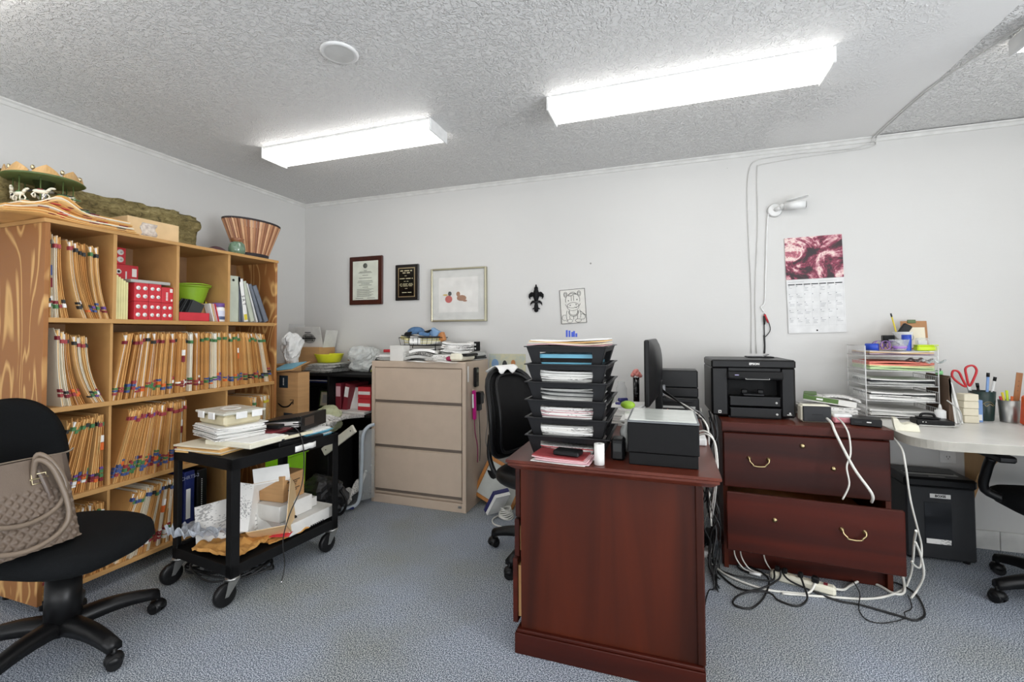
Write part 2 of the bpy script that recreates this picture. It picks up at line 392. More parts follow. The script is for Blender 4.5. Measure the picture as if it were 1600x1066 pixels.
from mathutils import noise as NZ
def crumple(rx, ry, h, m, seed=0, amp=.3, fr=9, n=34, thick=.0015, lob=1.0):
    """closed crumpled sack sitting on z = 0"""
    b = B(); off = V((seed * 3.1, seed * 1.7, seed * .9))
    def f(u, v):
        a = 2 * PI * u; s_ = math.sin(PI * v) ** .8 if 0 < v < 1 else 0; d = V((math.cos(a) * s_, math.sin(a) * s_, -math.cos(PI * v)))
        k = 1 + amp * (NZ.noise(d * 1.6 * lob + off) + .6 * abs(NZ.noise(d * fr * .45 + off)) + .35 * abs(NZ.noise(d * fr + off)) - .3)
        return (rx * d.x * k, ry * d.y * k, max(0, h * .5 * (1 + d.z * (.75 + .25 * k) + .25 * amp * NZ.noise(d * 3 + off))))
    vs = [f(i / n, j / 20) for j in range(21) for i in range(n)]
    b.add(vs, [(j * n + i, j * n + (i + 1) % n, (j + 1) * n + (i + 1) % n, (j + 1) * n + i) for j in range(20) for i in range(n)], m, None, False)
    return b
def crumpled_sheet(w, d, h, m, seed=0, fr=5, n=22, t=.0015, tilt=0):
    off = V((seed * 2.3, seed, 0)); b = B()
    return b.sheet(lambda u, v: (w * (u - .5) * (1 + .05 * NZ.noise(V((v * 5, seed, 1)))), d * (v - .5) * (1 + .06 * NZ.noise(V((u * 5, seed, 2)))), h * (.35 + abs(NZ.noise(V((u * fr, v * fr, 0)) + off)) + .4 * abs(NZ.noise(V((u * fr * 2.3, v * fr * 2.3, 3)) + off))) + tilt * v), n, n, m, t, None, False)
# ------------------------------------------------------------------ room shell
W, D, H = 7.2, 6.4, 2.44
def slab(name, lo, hi, m): return B().bb(lo, hi, m).setting(name)
slab('floor', (-.1, -D - .1, -.08), (W + .1, .1, 0), carpet)
slab('wall_back', (-.1, 0, 0), (W + .1, .1, H + .1), wall_m)
slab('wall_left', (-.1, -D, 0), (0, 0, H + .1), wall_m)
slab('wall_right', (W, -D, 0), (W + .1, 0, H + .1), wall_m)
slab('wall_front', (-.1, -D - .1, 0), (W + .1, -D, H + .1), wall_m)
for n_, (lo, hi) in enumerate((((.3, -D, .3), (5.5, -D + .02, 2.2)),)):      # window added on the unseen front wall to go with the fill light
    b = B()
    for i in range(5): x = lo[0] + (hi[0] - lo[0]) * i / 4; b.bb((x - .03, -D, lo[2]), (x + .03, -D + .03, hi[2]), white_trim)
    for z in (lo[2], hi[2]): b.bb((lo[0], -D, z - .03), (hi[0], -D + .03, z + .03), white_trim)
    b.setting('added_window_1')
b = B()
for y in (-5.2, -3.6, -2.0): b.bb((W - .03, y - .03, .3), (W, y + .03, 2.2), white_trim)
for z in (.3, 2.2): b.bb((W - .03, -5.2, z - .03), (W, -2.0, z + .03), white_trim)
b.setting('added_window_2')  # window frame added on the unseen right wall to match its fill light
slab('ceiling', (0, -D, H), (4.41, 0, H + .1), faded_popcorn)
slab('ceiling', (4.41, -D, H + .006), (W, 0, H + .1), popcorn)
def crown(name, p0, p1, nrm):
    b = B(); p0, p1, nn = V(p0), V(p1), V(nrm)
    prof = [(0, 0), (.03, 0), (.027, -.006), (.016, -.012), (.007, -.026), (0, -.028)]
    vs = [p + nn * a + V((0, 0, z)) for p in (p0, p1) for a, z in prof]; n = len(prof)
    b.add(vs, [(i, (i + 1) % n, n + (i + 1) % n, n + i) for i in range(n)] + [tuple(range(n)), tuple(range(n, 2 * n))], white_trim)
    return b.setting(name)
crown('trim_1', (0, 0, H), (W, 0, H), (0, -1, 0)); crown('trim_2', (0, -D, H), (0, 0, H), (1, 0, 0))
b = B(); b.bb((0, -.012, 0), (4.93, 0, .105), white_trim, .002); b.bb((4.934, -.012, 0), (W, 0, .105), white_trim, .002)
b.bb((0, -.0135, .06), (W, -.011, .063), white_trim); b.setting('baseboard_back')
B().bb((0, -D, 0), (.012, -.012, .105), white_trim, .002).setting('baseboard_left')

def light_fixture(x0, x1, yc, label):
    t = empty('ceiling_light', label, 'ceiling light', ((x0 + x1) / 2, yc, H), 0, 'fluorescent ceiling lights')
    L = x1 - x0
    B().bb((-L / 2 + .01, -.098, -.012), (L / 2 - .01, .098, -.0005), white_pl).part('housing', t)
    b = B(); n = 22                                     # wraparound lens with two shallow tube channels
    prof = [(-.096, -.012), (-.098, -.045), (-.09, -.062), (-.05, -.068), (0, -.0655), (.05, -.068), (.09, -.062), (.098, -.045), (.096, -.012)]
    vs = [(x, y, z) for x in (-L / 2 + .012, L / 2 - .012) for y, z in prof]; k = len(prof)
    b.add(vs, [(i, i + 1, k + i + 1, k + i) for i in range(k - 1)], lens_m, smooth=False)
    b.part('lens', t)
    for sg in (-1, 1):
        B().bb((sg * L / 2 - .006, -.102, -.072), (sg * L / 2 + .006, .102, -.0005), white_pl, .003).part('end_cap', t)
    return t
light_fixture(.73, 1.94, -1.045, 'long fluorescent ceiling light nearer the corner, above the taupe filing cabinet')
light_fixture(2.61, 3.85, -1.045, 'long fluorescent ceiling light above the desk, largest one in view')
light_fixture(4.525, 5.76, -1.045, 'fluorescent ceiling light cut off by the right edge of the photo')
light_fixture(-.35 + .73, 1.6, -2.58, 'fluorescent ceiling light cut off at the top left corner of the photo')
for x, y in ((3.2, -2.9), (5.1, -2.9), (1.3, -4.6), (3.3, -4.6), (5.4, -4.6)):  # unseen fixtures continuing the ceiling grid, included for the light they give
    light_fixture(x - .62, x + .62, y, 'fluorescent ceiling light behind the camera, out of the photo')

t = empty('ceiling_speaker', 'round white flush disc cover on the popcorn ceiling', 'ceiling cover', (1.865, -1.79, H))
B().lathe([(.078, -.0005), (.078, -.006), (.07, -.011), (.062, -.009), (.001, -.009)], white_pl, n=40).part('rim', t)
B().lathe([(.06, -.0095), (.001, -.012)], mat('speaker_grille', 'cfcfcc', .6), n=40, cap=False).part('grille', t)

# ------------------------------------------------------------------ things on the back wall
def on_wall(b, name, x, z, rz=0): return None
XW = MX.Rotation(PI / 2, 4, 'X')                        # text lying in the wall plane, facing -y
def wt(x, y, z): return MX.Translation((x, y, z)) @ XW
def frame_parts(t, w, h, fw, dep, fm, mount, mount_name='backing'):
    b = B()
    for sg in (-1, 1):
        b.box((sg * (w - fw) / 2, -dep / 2, 0), (fw, dep, h), fm, k=.003); b.box((0, -dep / 2, sg * (h - fw) / 2), (w - 2 * fw + .002, dep, fw), fm, k=.003)
    b.part('frame', t)
    B().bb((-w / 2 + fw * .6, -dep * .6, -h / 2 + fw * .6), (w / 2 - fw * .6, -.001, h / 2 - fw * .6), mount).part(mount_name, t)

t = empty('certificate_plaque', 'certificate in a dark brown wooden frame, leftmost on the back wall', 'plaque', (.682, 0, 1.709))
mahog = wood('mahogany_plaque', '2d120c', '4c2115', .35, 8, (1, 1, .2), 1)
B().bb((-.171, -.02, -.212), (.171, -.001, .212), mahog, .006).part('board', t)
b = B(); b.bb((-.13, -.0225, -.17), (.13, -.019, .17), mat('certificate_sheet', 'd3d6c8', .3)); ink = mat('certificate_ink', '5d6058', .6)
b.lathe([(.022, -.0005), (.022, .001), (.001, .001)], ink, c=(0, 0, 0), n=24, mx=wt(0, -.0235, .128))
for z, w in ((.085, .03), (.075, .12), (.066, .14), (.045, .06), (.02, .13), (-.005, .15), (-.018, .16), (-.03, .09), (-.042, .13), (-.06, .06)):
    b.bb((-w / 2, -.0232, z - .0018), (w / 2, -.0224, z + .0018), ink)
for i in range(9): b.bb((-.085, -.0232, -.075 - i * .008), (.085 - (i % 3) * .02, -.0224, -.0775 - i * .008), ink)
b.bb((-.1, -.0232, -.158), (-.02, -.0224, -.1545), ink); b.bb((.02, -.0232, -.158), (.1, -.0224, -.1545), ink)
b.part('certificate', t)

t = empty('award_plaque', 'small black award plaque with gold lettering, second on the back wall', 'plaque', (1.094, 0, 1.675))
B().bb((-.112, -.02, -.152), (.112, -.001, .152), mat('ebony_board', '131010', .3), .006).part('board', t)
b = B(); b.bb((-.081, -.0225, -.125), (.081, -.0205, .125), gold); b.bb((-.073, -.0235, -.117), (.073, -.022, .117), black_gl)
gl = mat('gold_lettering', 'd6cba4', .4)
for z, w, h in ((.098, .115, .009), (.08, .07, .009), (.055, .03, .004), (.032, .125, .007), (.008, .045, .004), (-.012, .12, .004), (-.022, .13, .004), (-.032, .115, .004), (-.052, .025, .004), (-.086, .1, .006)):
    k = int(w / .009)
    for i in range(k):
        if (i * 7 + int(h * 1000)) % 6: b.bb((-w / 2 + i * w / k, -.0242, z - h / 2), (-w / 2 + (i + .75) * w / k, -.0233, z + h / 2), gl)
b.part('name_plate', t)

t = empty('framed_picture', 'picture with a wide pale mat in a thin silver gold frame', 'picture', (1.575, 0, 1.555))
frame_parts(t, .49, .435, .014, .035, mat('champagne_frame', 'a9a48d', .3, .8), mat('mat_board', 'c9c9c4', .6), 'mat_board')
b = B(); b.bb((-.175, -.0235, -.142), (.175, -.021, .142), mat('artwork_sheet', 'd9d7d2', .6))
rr = mat('artwork_red', 'b5382c', .6); bn = mat('artwork_brown', '8f5a2a', .6); yl = mat('artwork_ochre', 'c9a94b', .6)
def blob(b, x, z, rx, rz_, m, n=18, sq=0):
    b.prism([(x + rx * math.cos(2 * PI * i / n), z + rz_ * math.sin(2 * PI * i / n) + sq * math.cos(4 * PI * i / n)) for i in range(n)], .0, .0012, m, mx=MX.Translation((0, -.0234, 0)) @ XW)
blob(b, -.085, -.035, .032, .03, rr); blob(b, -.075, .01, .016, .018, black_mt); blob(b, -.115, .0, .022, .007, yl)
blob(b, .03, -.028, .042, .024, bn); blob(b, .0, .005, .017, .02, bn); blob(b, .06, -.05, .018, .008, bn)
b.part('artwork', t, 'small red and brown patches on white paper')
B().bb((-.23, -.031, -.203), (.23, -.0295, .203), glass_m).part('glass', t)

b = B()                                                  # fleur-de-lis
def petal(pts, r0): b.tube([(x, -.012, z) for x, z in pts], lambda u: max(.003, r0 * math.sin(PI * min(1, u * .9 + .1))), black_mt, 8, 5)
petal([(0, -.01), (0, .04), (0, .075), (0, .1)], .022); b.ball((0, -.012, .088), (.016, .008, .02), black_mt); b.ball((0, -.012, .112), (.006, .006, .01), black_mt)
for s in (-1, 1):
    petal([(s * .008, -.01), (s * .014, .03), (s * .034, .052), (s * .052, .03), (s * .046, .008)], .013)
    b.box((s * .045, -.01, .038), (.024, .012, .026), black_mt, (0, s * 15, 0), .004)
    petal([(s * .006, -.02), (s * .02, -.008), (s * .04, -.022), (s * .046, -.04)], .008)
    petal([(s * .004, -.05), (s * .016, -.062), (s * .03, -.066)], .007)
b.cyl((-.022, -.014, -.014), (.022, -.014, -.014), .008, dgrey, n=10)
petal([(0, -.01), (0, -.045), (0, -.075), (0, -.092)], .017); b.ball((0, -.012, -.075), (.017, .008, .017), black_mt)
b.thing('wall_ornament', 'small black iron fleur-de-lis ornament hanging on the back wall', 'ornament', (2.225, 0, 1.492))

t = empty('donkey_drawing', 'line drawing of a sitting baby donkey, pinned slightly tilted to the wall', 'drawing', (2.508, 0, 1.44), r=(0, -3.2, 0))
B().bb((-.095, -.006, -.127), (.095, -.001, .127), mat('drawing_paper', 'dcdad3', .6)).part('sheet', t)
b = B(); lk = mat('drawing_ink', '2f2f2f', .7)
def ln(pts, r=.0016, closed=False): b.tube([(x, -.0068, z) for x, z in pts], r, lk, 4, 4, closed=closed)
def el(cx, cz, rx, rz_, a0=0, a1=360, r=.0016): ln([(cx + rx * math.cos(rad(a)), cz + rz_ * math.sin(rad(a))) for a in [a0 + (a1 - a0) * i / 14 for i in range(15)]], r)
for q in (((-.094, .126), (.094, .126)), ((-.094, -.126), (.094, -.126)), ((-.094, .126), (-.094, -.126)), ((.094, .126), (.094, -.126))): b.tube([(x, -.0068, z) for x, z in q], .002, lk, 4, 1)
el(0, .045, .054, .052, -15, 195); el(0, -.002, .045, .03, 0, 360); el(0, .018, .055, .03, 180, 360)
el(-.052, .09, .013, .02); el(.05, .092, .013, .02); el(-.052, .09, .007, .012); el(.05, .092, .007, .012)
ln([(-.03, .078), (-.015, .1), (.012, .104), (.03, .088), (.012, .09), (-.006, .08), (-.03, .078)])
ln([(-.01, .078), (-.01, .04)]); ln([(.008, .082), (.008, .04)])
el(-.032, .043, .003, .004); el(.033, .047, .003, .004); el(-.02, .008, .003, .003); el(.024, .01, .003, .003); el(.022, -.006, .008, .006, 180, 340)
el(.002, -.045, .036, .03, 150, 390, .0022); el(.002, -.043, .03, .024, 160, 380)
ln([(-.046, -.03), (-.054, -.06), (-.052, -.095), (-.04, -.108)]); ln([(.048, -.03), (.055, -.06), (.05, -.09)])
el(-.068, -.082, .02, .02, 60, 300); el(.066, -.082, .02, .02, -120, 120); el(-.03, -.108, .022, .012); el(.034, -.108, .022, .012)
ln([(-.03, -.07), (-.028, -.095)]); ln([(.03, -.07), (.028, -.095)]); ln([(0, -.075), (0, -.1)]); ln([(.055, -.04), (.075, -.06), (.092, -.072)], .002)
b.part('ink_lines', t)

t = empty('wall_calendar', 'wall calendar with a purple and orange nebula photograph above the month grid', 'calendar', (4.062, 0, 1.545), r=(0, -1.2, 0))
nebula = ramp_mat('nebula_photograph', ((.30, '4a3f9a'), (.36, '1a0a12'), (.45, '2a0f18'), (.50, '8c2346'), (.54, 'd8a3a8'), (.57, 'f0e2d8'), (.61, 'c06a78'), (.66, '5a1c3c'), (.74, '3c2a86')), 6.5, 12, .35, (1, 1, 1.1), .5)
B().bb((-.158, -.006, .035), (.158, -.003, .305), nebula).part('photo_page', t)
b = B(); b.bb((-.158, -.008, -.31), (.158, -.002, .033), mat('calendar_page', 'dededd', .6)); gk = mat('calendar_ink', '8d8e92', .7); gl_ = mat('calendar_grid', 'c2c2c2', .7)
for i in range(7): b.bb((-.15 + i * .0432, -.0088, -.002), (-.112 + i * .0432, -.0078, .004), black_mt)
for i in range(1, 6): b.bb((-.15, -.0085, -.002 - i * .052), (.15, -.0078, -.0027 - i * .052), gl_)
for i in range(8): b.bb((-.15 + i * .0429, -.0085, -.27), (-.1495 + i * .0429, -.0078, -.004), gl_)
r_ = random.Random(4)
for i in range(7):
    for j in range(5):
        b.bb((-.147 + i * .0429, -.0087, -.012 - j * .052), (-.142 + i * .0429, -.0078, -.007 - j * .052), gk)
        for q in range(r_.choice((0, 1, 2, 3))):
            w = r_.uniform(.012, .032); b.bb((-.146 + i * .0429, -.0087, -.02 - j * .052 - q * .009), (-.146 + i * .0429 + w, -.0078, -.022 - j * .052 - q * .009), gk)
b.bb((-.15, -.0087, .016), (-.06, -.0078, .02), gl_); b.bb((.02, -.0087, .016), (.12, -.0078, .019), gl_)
b.lathe([(.005, 0), (.005, .001)], black_mt, n=10, mx=wt(0, -.009, -.295)); b.part('month_page', t)

t = empty('security_camera', 'small white security camera on a round base above the calendar', 'security camera', (3.845, 0, 2.035))
B().cyl((0, -.0005, 0), (0, -.022, 0), .045, white_pl, .038, 28).part('base', t)
B().cyl((0, -.02, 0), (.035, -.05, .012), .014, white_pl, n=12).ball((.035, -.05, .012), .018, white_pl).part('arm', t)
b = B(); b.cyl((.045, -.055, .012), (.16, -.072, .008), .025, white_pl, .027, 24); b.cyl((.16, -.072, .008), (.163, -.0724, .008), .02, dgrey, n=20)
b.box((.115, -.068, .05), (.12, .06, .004), white_pl, (0, -10, -8), .001); b.part('camera_body', t)

CW = mat('painted_cable', 'd2d1ce', .45)
def wall_cable(pts, r, m, label): B().tube([(x, -.006, z) for x, z in pts], r, m, 6, 4).thing('wall_cable', label, 'cable')
wall_cable([(4.395, 2.4), (4.345, 2.40), (4.28, 2.385), (3.98, 2.392), (3.80, 2.388), (3.739, 2.375), (3.705, 2.33), (3.689, 2.2), (3.689, 1.948), (3.70, 1.457), (3.693, 1.10)], .0028, CW, 'painted-over cable on the back wall, outer one of the two running up to the ceiling')
wall_cable([(4.405, 2.41), (4.36, 2.379), (4.001, 2.366), (3.80, 2.352), (3.765, 2.345), (3.748, 2.30), (3.746, 1.935), (3.723, 1.499), (3.724, 1.10)], .0028, CW, 'painted-over cable on the back wall, inner one of the two running up to the ceiling')
B().tube([(3.825, -.012, 2.05), (3.808, -.008, 2.01), (3.80, -.006, 1.94), (3.786, -.006, 1.636), (3.777, -.006, 1.44), (3.756, -.006, 1.405), (3.772, -.006, 1.372)], .0045, white_pl, 6, 5).thing('camera_cable', 'white cable dropping from the security camera down the wall', 'cable')
t = empty('power_lead', 'thin black power lead with red and black connectors below the security camera cable', 'cable', (3.77, 0, 1.30))
B().tube([(.0, -.006, -.08), (.002, -.006, -.15), (-.001, -.006, -.20)], .005, cable_b, 6, 3).part('lead', t)
B().tube([(.002, -.006, .062), (.022, -.008, .02), (.036, -.008, -.04), (.02, -.008, -.075), (0, -.006, -.095)], .0025, cable_b, 6, 4).part('loop', t)
B().cyl((.004, -.01, .055), (.024, -.01, .0), .008, red, .004, 10).part('red_connector', t); B().cyl((.002, -.01, .045), (.002, -.01, -.01), .008, cable_b, .005, 10).part('black_connector', t)
B().tube([(.001, -.006, -.01), (.001, -.006, -.08)], .003, cable_b, 6, 1).part('stub', t)

for k in (0, 1):
    B().tube([(4.375 + .022 * k, -.012, 2.405), (4.378 + .02 * k, -.036, 2.425), (4.382 + .018 * k, -.06, 2.4365), (4.40 + .012 * k, -.58, 2.4365), (4.47, -.90, 2.4365), (4.52, -1.08, 2.4365), (4.70, -1.75, 2.4365)], .0026, CW, 6, 4).thing('ceiling_cable', 'painted cable running across the ceiling from the back wall, %s of the pair' % ('left', 'right')[k], 'cable')
# ------------------------------------------------------------------ bookcase
FX, BX, YL, YR = .54, .16, -2.113, -.83
ZB, Z3, Z2, Z1, ZT = .088, .495, .912, 1.322, 1.768      # upper faces of the shelves and of the top
t = empty('bookcase', 'tall open plywood bookcase full of patient folders along the left wall', 'bookcase', (0, 0, 0))
B().bb((BX, YL, .05), (FX, YL + .018, ZT - .018), ply, .001).part('side_panel', t)
B().bb((BX, YR - .018, .05), (FX, YR, ZT - .018), ply, .001).part('side_panel', t)
B().bb((BX, YL + .018, .05), (BX + .008, YR - .018, ZT - .018), ply_dark).part('back_panel', t)
B().bb((BX, YL - .006, ZT - .018), (FX + .004, YR + .006, ZT), ply_in, .001).part('top_panel', t)
for z in (Z1, Z2, Z3, ZB): B().bb((BX + .008, YL + .018, z - .022), (FX - .001, YR - .018, z), ply_in, .001).part('shelf', t)
for y in (-1.838, -1.526, -1.206): B().bb((BX + .008, y - .008, Z1), (FX - .003, y + .008, ZT - .018), ply_in).part('divider', t)
for z0, z1 in ((Z2, Z1 - .022), (Z3, Z2 - .022), (ZB, Z3 - .022)):
    for y in (-1.842, -1.206): B().bb((BX + .008, y - .006, z0), (FX - .012, y + .006, z1), ply_in).part('divider', t)
for x in (BX + .04, FX - .06):
    for y in (YL + .06, YR - .06): B().cyl((x, y, 0), (x, y, .0502), .022, black_pl, n=14).part('foot', t)

LABELS = {'red': lred, 'dark red': dred, 'green': green, 'blue': blue, 'purple': purple, 'orange': orange, 'black': charcoal, 'yellow': yellow, 'white': white_p}
def folder(yb, yt, z0, h, th, body, stick, bend, group, label, dx=0, deep=.29, cut=.0):
    b = B(); n = 8; rise = math.sqrt(max(h * h - (yt - yb) ** 2, .01))
    def Y(u): return (yt - yb) * (1 - (1 - u) ** bend if bend > 0 else u ** -bend if bend < 0 else u)
    def strip(u0, u1, xa, xb, ya, yb_, m, seg):
        vs = []
        for i in range(seg + 1):
            u = u0 + (u1 - u0) * i / seg; y = Y(u); z = rise * u
            xf = xa - (.03 if u > .99 and xa > -.02 else 0)
            vs += [(xf, y + ya, z), (xf, y + yb_, z), (xb, y + yb_, z), (xb, y + ya, z)]
        fs = [(4 * i + j, 4 * i + (j + 1) % 4, 4 * i + 4 + (j + 1) % 4, 4 * i + 4 + j) for i in range(seg) for j in range(4)] + [(0, 1, 2, 3), tuple(4 * seg + j for j in range(4))]
        b.add(vs, fs, m)
    g = th * .2
    strip(0, 1, 0, -deep, -th / 2, -th / 2 + g, body, n); strip(0, .985, -.002, -deep, th / 2 - g, th / 2, body, n)
    strip(.0, .97, -.007 - RN.random() * .006, -deep + .01, -th / 2 + g * 1.05, th / 2 - g * 1.05, white_p if RN.random() < .35 else manila2, n)
    for u0, u1, m in stick:
        strip(u0, u1, .0012, -.02, -th / 2 - .0007, th / 2 + .0007, m, 2)
    return b.thing('patient_folder', label, 'folder', (FX - .014 + dx, yb, z0), group=group)
def stickers(top, bots, r):
    s = []
    if top: q = .84 + r.uniform(-.03, .03); s.append((q, q + .05, LABELS[top]))
    u = .07 + r.random() * .07
    for c in bots:
        k = r.uniform(.022, .048); s.append((u, u + k, LABELS[c])); u += k + r.uniform(.002, .02)
    return s
def row(n, yb0, yb1, lean, z0, h, th, where, tops, bots, bend=0, p_white=.12, hj=.01, strip_=.06, gshape=None):
    r = random.Random(n * 7 + int(z0 * 100))
    for i in range(n):
        f = i / max(1, n - 1); yb = yb0 + (yb1 - yb0) * f; yb += r.uniform(-.25, .25) * (yb1 - yb0) / n; yt = yb + lean(f) + r.uniform(-.004, .004)
        top = tops(f, r); bo = bots(f, r); body = r.choice((manila, manila, manila, manila2, manila3)) if r.random() > p_white else cream
        st = stickers(top, bo, r)
        if r.random() < strip_: st += [(.5, .6, r.choice((blue, dred, orange, green))), (.61, .7, white_p)]
        cn = 'cream' if body is cream else 'manila'
        folder(yb, yt, z0, h * r.uniform(1 - hj * 2, 1), th * r.uniform(.75, 1), body, st, bend if not gshape else gshape(f), 'patient folders in the ' + where,
               '%s folder, %s from the left in the %s, %s tab' % (cn, nth(i), where, (top or (bo[0] if bo else 'plain')) ), r.uniform(-.026, .010))
P = lambda *a: (lambda f, r: r.choice(a))
def pick(a, k): return lambda f, r: [r.choice(a) for _ in range(r.choice(k) + 1)]
mix = ['red', 'blue', 'green', 'purple', 'black', 'orange', 'white', 'dark red']
# top row, first compartment: folders slumped with their feet swept to the right
def slumped(spec, z0, h, where):
    for i, (yb, yt, bd, top, bo, mid) in enumerate(spec):
        st = stickers(top, bo, random.Random(i * 3 + 5))
        if mid: st += [(.50, .62, LABELS[mid]), (.36, .47, dred)]
        body = {'m': manila, 'p': manila2, 'b': manila3, 'c': cream}[bd]
        folder(yb, yt, z0, h - .004 * (i % 3) - .0028 * i, .0095, body, st, 2.3, 'patient folders in the ' + where,
               '%s folder, %s from the left in the %s, %s tab' % ('cream' if bd == 'c' else 'manila', nth(i), where, top), [0, -.012, .006, -.004, .004][i % 5])
slumped([(-2.086, -2.09, 'm', 'black', ['white', 'black'], None), (-2.073, -2.079, 'c', 'black', ['green', 'red', 'white'], 'blue'), (-2.060, -2.071, 'c', 'red', ['green', 'dark red'], None), (-2.036, -2.064, 'p', 'black', ['red'], None), (-2.022, -2.058, 'm', 'red', ['white', 'black'], None),
         (-1.955, -2.014, 'p', 'red', ['black', 'black'], None), (-1.943, -2.004, 'c', 'red', ['black', 'white'], None), (-1.925, -1.994, 'm', 'black', ['orange'], None), (-1.912, -1.974, 'm', 'black', ['blue', 'black'], None), (-1.899, -1.964, 'b', 'black', ['blue', 'purple'], None),
         (-1.886, -1.932, 'p', 'green', ['green', 'blue'], None), (-1.873, -1.922, 'm', 'black', ['dark red'], None), (-1.860, -1.912, 'p', 'black', ['dark red', 'purple'], None)], Z1, .395, 'top left compartment')
# second row, first compartment
slumped([(-2.028, -2.052, 'c', 'dark red', ['red', 'dark red'], None), (-2.017, -2.045, 'c', 'red', ['dark red', 'red'], None), (-2.005, -2.039, 'c', 'red', ['dark red', 'black'], None), (-1.988, -2.034, 'm', 'black', ['red', 'red'], None), (-1.972, -2.027, 'b', 'red', ['red', 'orange'], None),
         (-1.957, -2.019, 'm', 'black', ['orange'], None), (-1.942, -2.011, 'b', 'dark red', ['orange', 'red'], None), (-1.910, -1.992, 'p', 'black', ['black'], None), (-1.893, -1.972, 'c', 'red', ['green', 'black'], None), (-1.882, -1.958, 'p', 'red', ['purple', 'green'], None),
         (-1.871, -1.948, 'c', 'black', ['white', 'dark red'], None), (-1.861, -1.938, 'm', 'black', ['dark red', 'blue'], None)], Z2, .365, 'second row left compartment')
# second row, the long run
row(50, -1.826, -.866, lambda f: .055 * (1 - f / .45) if f < .45 else -.075 * ((f - .45) / .55) ** 2, Z2, .35, .0165, 'long second row run',
    lambda f, r: r.choice(['red', 'dark red', 'black', None] if f < .3 else ['black', 'green', None, 'black'] if f < .42 else ['green', 'green', 'green', None]),
    lambda f, r: [r.choice((['orange', 'red', 'green', 'blue'] if f < .3 else ['dark red', 'red', 'green', 'white'] if f < .5 else ['blue', 'purple', 'orange', 'green'] if f < .75 else ['red', 'green', 'black', 'blue'])) for _ in range(r.choice((2, 3)))], p_white=.16)
# third row
row(15, -2.086, -1.868, lambda f: .10 * (1 - f) ** .8 - .0, Z3, .362, .0135, 'third row left compartment', P('green', 'green', 'green', 'black', 'red'), pick(mix, (2, 3)), p_white=.1, strip_=.12)
row(27, -1.826, -1.46, lambda f: .095 * (1 - f), Z3, .375, .0125, 'third row middle compartment', P('red', 'dark red', 'purple', 'red'), pick(['blue', 'blue', 'red', 'dark red', 'green', 'orange'], (2, 3)), p_white=.1)
row(9, -1.03, -.862, lambda f: .012, Z3, .33, .014, 'third row right compartment', P('yellow', 'green', None), pick(['yellow', 'green', 'white'], (1, 2)), p_white=.4)
# bottom row
row(14, -2.09, -1.868, lambda f: .10 * (1 - f), ZB, .34, .013, 'bottom row left compartment', P('green', 'white', None), pick(mix, (2, 3)), p_white=.2)
row(24, -1.828, -1.49, lambda f: .11 * (1 - f) + .01, ZB, .35, .0128, 'bottom row middle compartment', P('blue', 'blue', 'black', 'green'), pick(['red', 'dark red', 'green', 'white', 'red'], (2, 3)), p_white=.3)

# navy record books at the end of the bottom row
t = empty('record_book', 'big navy record book with a white spine label and dotted edge, bottom shelf', 'book', (.53, -1.435, ZB))
B().bb((-.3, -.03, 0), (0, .03, .36), navy, .004).part('cover', t)
b = B(); b.bb((0, -.021, .09), (.0015, .004, .26), white_p); b.part('spine_label', t)
B().text('CHRTS-2', .028, mat('silver_lettering', '8d93a8', .4), MX.Translation((.0012, -.0, .325)) @ MX.Rotation(PI / 2, 4, 'Z') @ XW).part('lettering', t)
t = empty('record_book', 'black ring-bound record book beside the navy one, bottom shelf', 'book', (.53, -1.36, ZB))
B().bb((-.3, -.03, 0), (0, .03, .35), black_pl, .004).part('cover', t)
b = B()
for i in range(18): b.cyl((.001, -.004, .09 + i * .012), (.003, -.004, .09 + i * .012), .0028, white_pl, n=8)
b.part('ring_holes', t)

# ---- red cartons
def circ(b, y, z, r, m, x, n=18): b.lathe([(r, 0), (r, .0012), (.0001, .0012)], m, n=n, mx=MX.Translation((x, y, z)) @ MX.Rotation(PI / 2, 4, 'Y'))
def carton(y0, y1, z0, z1, xf, kind, label, depth=.16):
    w, h = y1 - y0, z1 - z0
    t = empty('red_carton', label, 'box', (xf, (y0 + y1) / 2, z0), 0, 'red and white cartons in the bookcase')
    B().bb((-depth, -w / 2, 0), (0, w / 2, h), red, .0015).part('carton_body', t)
    b = B()
    if kind == 4:
        for i in (-1, 1):
            for j in (.28, .72): circ(b, i * w * .24, h * j, w * .155, white_p, 0); circ(b, i * w * .24 + .003, h * j - .001, w * .055, MATS['grey_paper'], .0008)
    elif kind == 2:
        for i in (-.32, -.1): circ(b, i * w, h * .55, w * .085, white_p, 0); circ(b, i * w, h * .55, w * .04, dgrey, .0008)
        b.bb((-.0, w * .3, h * .3), (.0015, w * .44, h * .8), white_p); b.bb((0, w * .1, h * .1), (.0015, w * .14, h * .6), white_p)
    else:
        for k in range(7): b.bb((0, -w * .14, h * (.14 + k * .08)), (.0012, w * .02, h * (.19 + k * .08)), white_p)
        b.bb((0, w * .2, h * .68), (.0015, w * .42, h * .92), white_p); b.bb((0, w * .28, h * .1), (.0015, w * .42, h * .24), white_p)
    b.part('printed_marks', t)
    return t
y_ = [-1.735, -1.663, -1.598, -1.534]
for j, (a, c) in enumerate(((Z1, Z1 + .098), (Z1 + .099, Z1 + .197))):
    for i in range(3):
        carton(y_[i] + .001, y_[i + 1] - .001, a, c - (.012 if (i, j) == (2, 1) else 0), .515, 3 if (i, j) == (2, 1) else 4,
               'red carton, %s column of the front stack, %s layer, %s' % (('left', 'middle', 'right')[i], ('lower', 'upper')[j], 'sideways with white lettering' if (i, j) == (2, 1) else 'four white discs'))
B().bb((-.16, -.16, 0), (0, 0, .215), white_card, .002).thing('plain_carton', 'plain white carton behind the front red cartons, holding up the two upper ones', 'box', (.348, -1.62, Z1))
